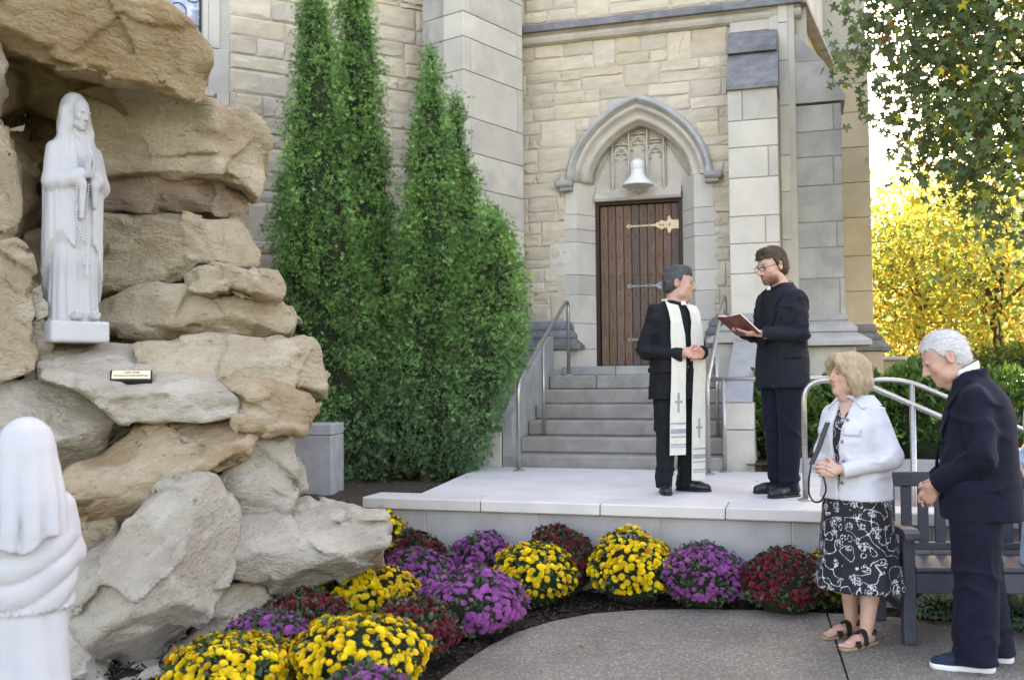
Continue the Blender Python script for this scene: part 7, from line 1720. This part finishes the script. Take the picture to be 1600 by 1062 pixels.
# ---- kneeling girl seen from behind in the left foreground
qb = at(38, 1000, 4.0); girl = thing('statue', 'white statue of a shawled girl seen from behind in the left corner', 'statue', (qb[0], qb[1], 0), radians(207))
F_ = Field((-.36, -.42, .0), (.36, .36, 1.42), .0095); k = .985
def saw(t, p=.55): return np.abs(np.sin(t)) ** p * 2 - 1.2
def sf(th, z): return 1 + .055 * saw(3.5 * th + 1.4 * np.sin(2.5 * z) + .5) * np.clip((.85 - z) * 2.5, 0, 1) + .05 * np.sin(3 * th + 1) * np.clip((.5 - z) * 2, 0, 1)
F_.op((-.36, -.4, 0), (.36, .36, .80), loft_fn([(0.0, .26, .27, 0, -.02), (.12, .235, .25, 0, -.02), (.30, .170, .185, 0, 0), (.45, .162, .16, 0, .0), (.62, .158, .14, 0, 0), (.80, .165, .13, 0, 0)], sf), 0)
def shf(th, z): return 1 + .045 * saw(z * 30 + 3.2 * np.cos(th - 1.25) + .5 * np.sin(2 * th)) * np.clip((1.0 - z) * 6, 0, 1)
F_.op((-.3, -.3, .60), (.3, .3, 1.12), loft_fn([(.60, .178, .150, 0, .0), (.68, .186, .160, 0, 0), (.78, .196, .168, 0, 0), (.88, .190, .164, 0, .0), (.98, .168, .15, 0, 0), (1.05, .145, .13, 0, 0), (1.12, .08, .09, 0, 0)], shf), .006)
for s in (-1, 1): F_.chain([(s * .135, .0, 1.0), (s * .165, -.03, .80), (s * .05, -.20, .86)], [.05, .056, .04], .03)
# veil, falling in folds to a point on each side
def vf(th, z): return 1 + .15 * saw(4.5 * th + .8 * np.sin(5 * z) + .9) * np.clip((1.27 - z) * 3, 0, 1)
veil = loft_fn([(.80, .140, .125, 0, .085), (.93, .136, .120, 0, .080), (1.05, .134, .118, 0, .058), (1.15, .122, .116, 0, .035), (1.24, .106, .115, 0, .02), (1.31, .078, .090, 0, .012)], vf)
F_.op((-.22, -.2, .80), (.22, .3, 1.31), lambda X, Y, Z: np.maximum(veil(X, Y, Z), .868 - .018 * np.cos(X * 34) - .30 * np.clip(X + .02, -.05, .08) - Z), .004)
F_.ell((0, .012, 1.240), (.104, .116, .122), .02); F_.ell((0, -.11, 1.20), (.07, .06, .09), .015, 's')
# tasselled shawl edge
F_.warp(lambda P: np.where((P[:, 2] < .665) & (P[:, 2] > .59), .004 * np.sin(np.arctan2(P[:, 0], P[:, 1]) * 60), 0) + .0015 * fbm(P * 18, 2, 4), .02)
V, Fq = F_.mesh(); tri_obj('draped_figure', V, Fq, M_marble, girl)
Hd = head_mesh(.86, fem=1, h=.006); R = rotx(radians(-14)); tri_obj('face', Hd[0] @ R.T + np.array([0, -.04, 1.235]), Hd[1], M_marble, girl)
def hg(F_):
    for s in (-1, 1): hand(F_, (s * .014, -.225, .87), (0, -.2, .97), (-s * 1, 0, 0), (0, .97, .2), (.03, .03, .03), sc=.85, thumb=(.8, .35, .1), tcurl=.1, elbow=(s * .2, -.05, .8))
V, Fq = field_mesh((-.12, -.34, .75), (.12, -.1, 1.1), .006, hg); tri_obj('praying_hands', V, Fq, M_marble, girl)
mb = MB(); mb.bbox(-.30, .30, -.32, .30, -.05, .012, .01); mb.build('plinth', M_marble, girl)
# ================================================================ handrails
def rail_thing(label): return thing('handrail', label, 'railing', BLOC, BRZ, 'steel handrails of the steps')
RR = .021
def bz_at(px, py, v): return bl(px, py, v)[1]
q = toB(ong(811, 735, HP)); uLr, vLr = q[0], q[1]; vT = 1.66
zb0 = bz_at(811, 598, vLr); zT = bz_at(868, 472, vT)
def stair_rail(label, u):
    t = rail_thing(label); v2 = vT; zlow = HP + (zb0 - HP)
    pts = fillet([(u, vLr, HP), (u, vLr, zlow), (u, v2 - .10, zT), (u, v2, zT - .02), (u, v2, ZLAND)], .10, 6)
    mb = MB(); mb.tube(pts, RR, 12); mb.build('rail', M_steel, t, smooth=True)
    vm = vLr + (v2 - vLr) * .45; zm = zlow + (zT - zlow) * .45
    mb = MB(); mb.tube([(u, vm, HP + .3), (u, vm, zm)], RR * .9, 12); mb.build('post', M_steel, t, smooth=True)
    for (v, z) in ((vLr, HP), (v2, ZLAND)): mb = MB(); mb.lathe([(.055, 0), (.055, .008), (.03, .016)], 20, (u, v, z + .001)); mb.build('base_flange', M_steel, t, smooth=False)
    return t
stair_rail('steel handrail on the evergreen side of the steps', uLr); stair_rail('steel handrail on the buttress side of the steps, behind the stole-wearing priest', su1 - .10)
# level guard rail at the back of the platform
t = thing('guard_rail', 'level steel rail along the back of the platform behind both priests', 'railing', BLOC, BRZ)
q = toB(ong(1133, 737, HP)); vg = q[1]; zg = bz_at(1133, 592, vg); ug0 = bl(1099, 592, vg)[0]; ug1 = bl(1345, 592, vg)[0]
mb = MB(); mb.tube([(ug0, vg, zg), (ug1, vg, zg)], RR * .95, 12); mb.build('rail', M_steel, t, smooth=True)
for u in (q[0], ug1 - .03):
    mb = MB(); mb.tube([(u, vg, HP), (u, vg, zg - .01)], RR * .95, 12); mb.build('post', M_steel, t, smooth=True)
    mb = MB(); mb.lathe([(.055, 0), (.055, .008), (.03, .014)], 20, (u, vg, HP + .001)); mb.build('base_flange', M_steel, t)
# curved rail that leads down the side steps
def side_rail(label, v, u0, u2, first=True):
    t = thing('curved_rail', label, 'railing', BLOC, BRZ, 'rails of the side steps'); zt_ = bz_at(1290, 594, v); u1 = u0 + .36; dz = .47
    pts = fillet([(u0, v, HP), (u0, v, zt_), (u1, v, zt_), (u2, v, zt_ - (u2 - u1) * dz)], .16, 8); mb = MB(); mb.tube(pts, RR * .95, 12); mb.build('rail', M_steel, t, smooth=True)
    for ux in (bl(1427, 700, v)[0], bl(1427, 700, v)[0] + .95):
        if u1 < ux < u2: mb = MB(); mb.tube([(ux, v, -.05), (ux, v, zt_ - (ux - u1) * dz)], RR, 12); mb.build('post', M_steel, t, smooth=True)
    mb = MB(); mb.lathe([(.055, 0), (.055, .008), (.03, .014)], 20, (u0, v, HP + .001)); mb.build('base_flange', M_steel, t)
q = toB(ong(1259, 781, HP)); side_rail('curved steel rail at the platform front beside the blond woman', q[1], q[0], q[0] + 2.1)
side_rail('steel rail on the far side of the side steps', q[1] + 1.15, bl(1345, 700, q[1] + 1.15)[0], q[0] + 2.3)

# ================================================================ bench
M_bench = mat('slate_grey_paint', (.058, .066, .088), (.047, .054, .072), scale=14, rough=.45, spec=.4, bump=.05, bscale=40)
g = ong(1421, 1006, 0); bench = thing('bench', 'dark grey slatted garden bench behind the old man', 'bench', (g[0], g[1], 0), radians(-4))
BL_, BD = 1.55, .56
def part(name, *b, bev=.006): mb = MB(); mb.bbox(*b, bev); return mb.build(name, M_bench, bench)
for x in (0, BL_):
    part('front_leg', x - .034, x + .034, -.034, .034, 0, .60)
    part('back_leg', x - .034, x + .034, BD - .034, BD + .034, 0, .92)
    part('side_stretcher', x - .02, x + .02, .036, BD - .036, .16, .215)
    # curved arm
    pr = [(-.10, .585), (-.105, .60), (-.10, .625), (-.06, .645), (.05, .645), (.2, .628), (.36, .630), (BD - .036, .66), (BD - .036, .62), (.36, .592), (.2, .590), (.05, .603), (-.06, .603)]
    mb = MB(); mb.prism(pr, x - .042, x + .042, 'yz'); mb.build('arm', M_bench, bench)
for k in range(5): part('seat_slat', .036, BL_ - .036, -.045 + k * .113, .055 + k * .113, .405 - .004 * k, .430 - .004 * k)
part('front_apron', .036, BL_ - .036, -.026, .020, .285, .400); part('back_apron', .036, BL_ - .036, BD - .03, BD + .01, .30, .385)
part('top_rail', .036, BL_ - .036, BD - .02, BD + .02, .815, .905); part('lower_rail', .036, BL_ - .036, BD - .02, BD + .02, .43, .475)
n_s = 15
for k in range(n_s): x = .075 + k * (BL_ - .15) / (n_s - 1); part('back_slat', x - .031, x + .031, BD - .011, BD + .011, .476, .814, bev=.003)
# ================================================================ fallen leaves on the paving
LB = mat('dry_leaf', (.34, .17, .06), (.22, .10, .04), scale=40, rough=.8)
for i, (px, py, z, lab) in enumerate(((942, 733, HP, 'tiny dry leaf lying at the foot of the steps'), (868, 712, HP + r1, 'tiny dry leaf lying on the lowest step'), (730, 745, HP, 'tiny dry leaf near the evergreen corner of the platform'), (1180, 752, HP, 'tiny dry leaf on the platform between the two priests'), (905, 1010, 0, 'tiny dry leaf on the plaza below the round yellow mum'), (1130, 985, 0, 'tiny dry leaf on the plaza below the last purple mum'))):
    g = ong(px, py, z); V = ML[0] * .030; V = np.stack([V[:, 0], V[:, 2], np.abs(V[:, 1]) * 1.5 + .003], 1) @ rotz(i * 1.3).T
    if z == HP + r1: g = W(bl(868, 712, .12)[0], .15, HP + r1)
    o = link('fallen_leaf', raw_mesh('fallen_leaf', V, ML[1]), LB, None, tuple(g + [0, 0, .001])); tag(o, lab, 'leaf', 'fallen leaves')
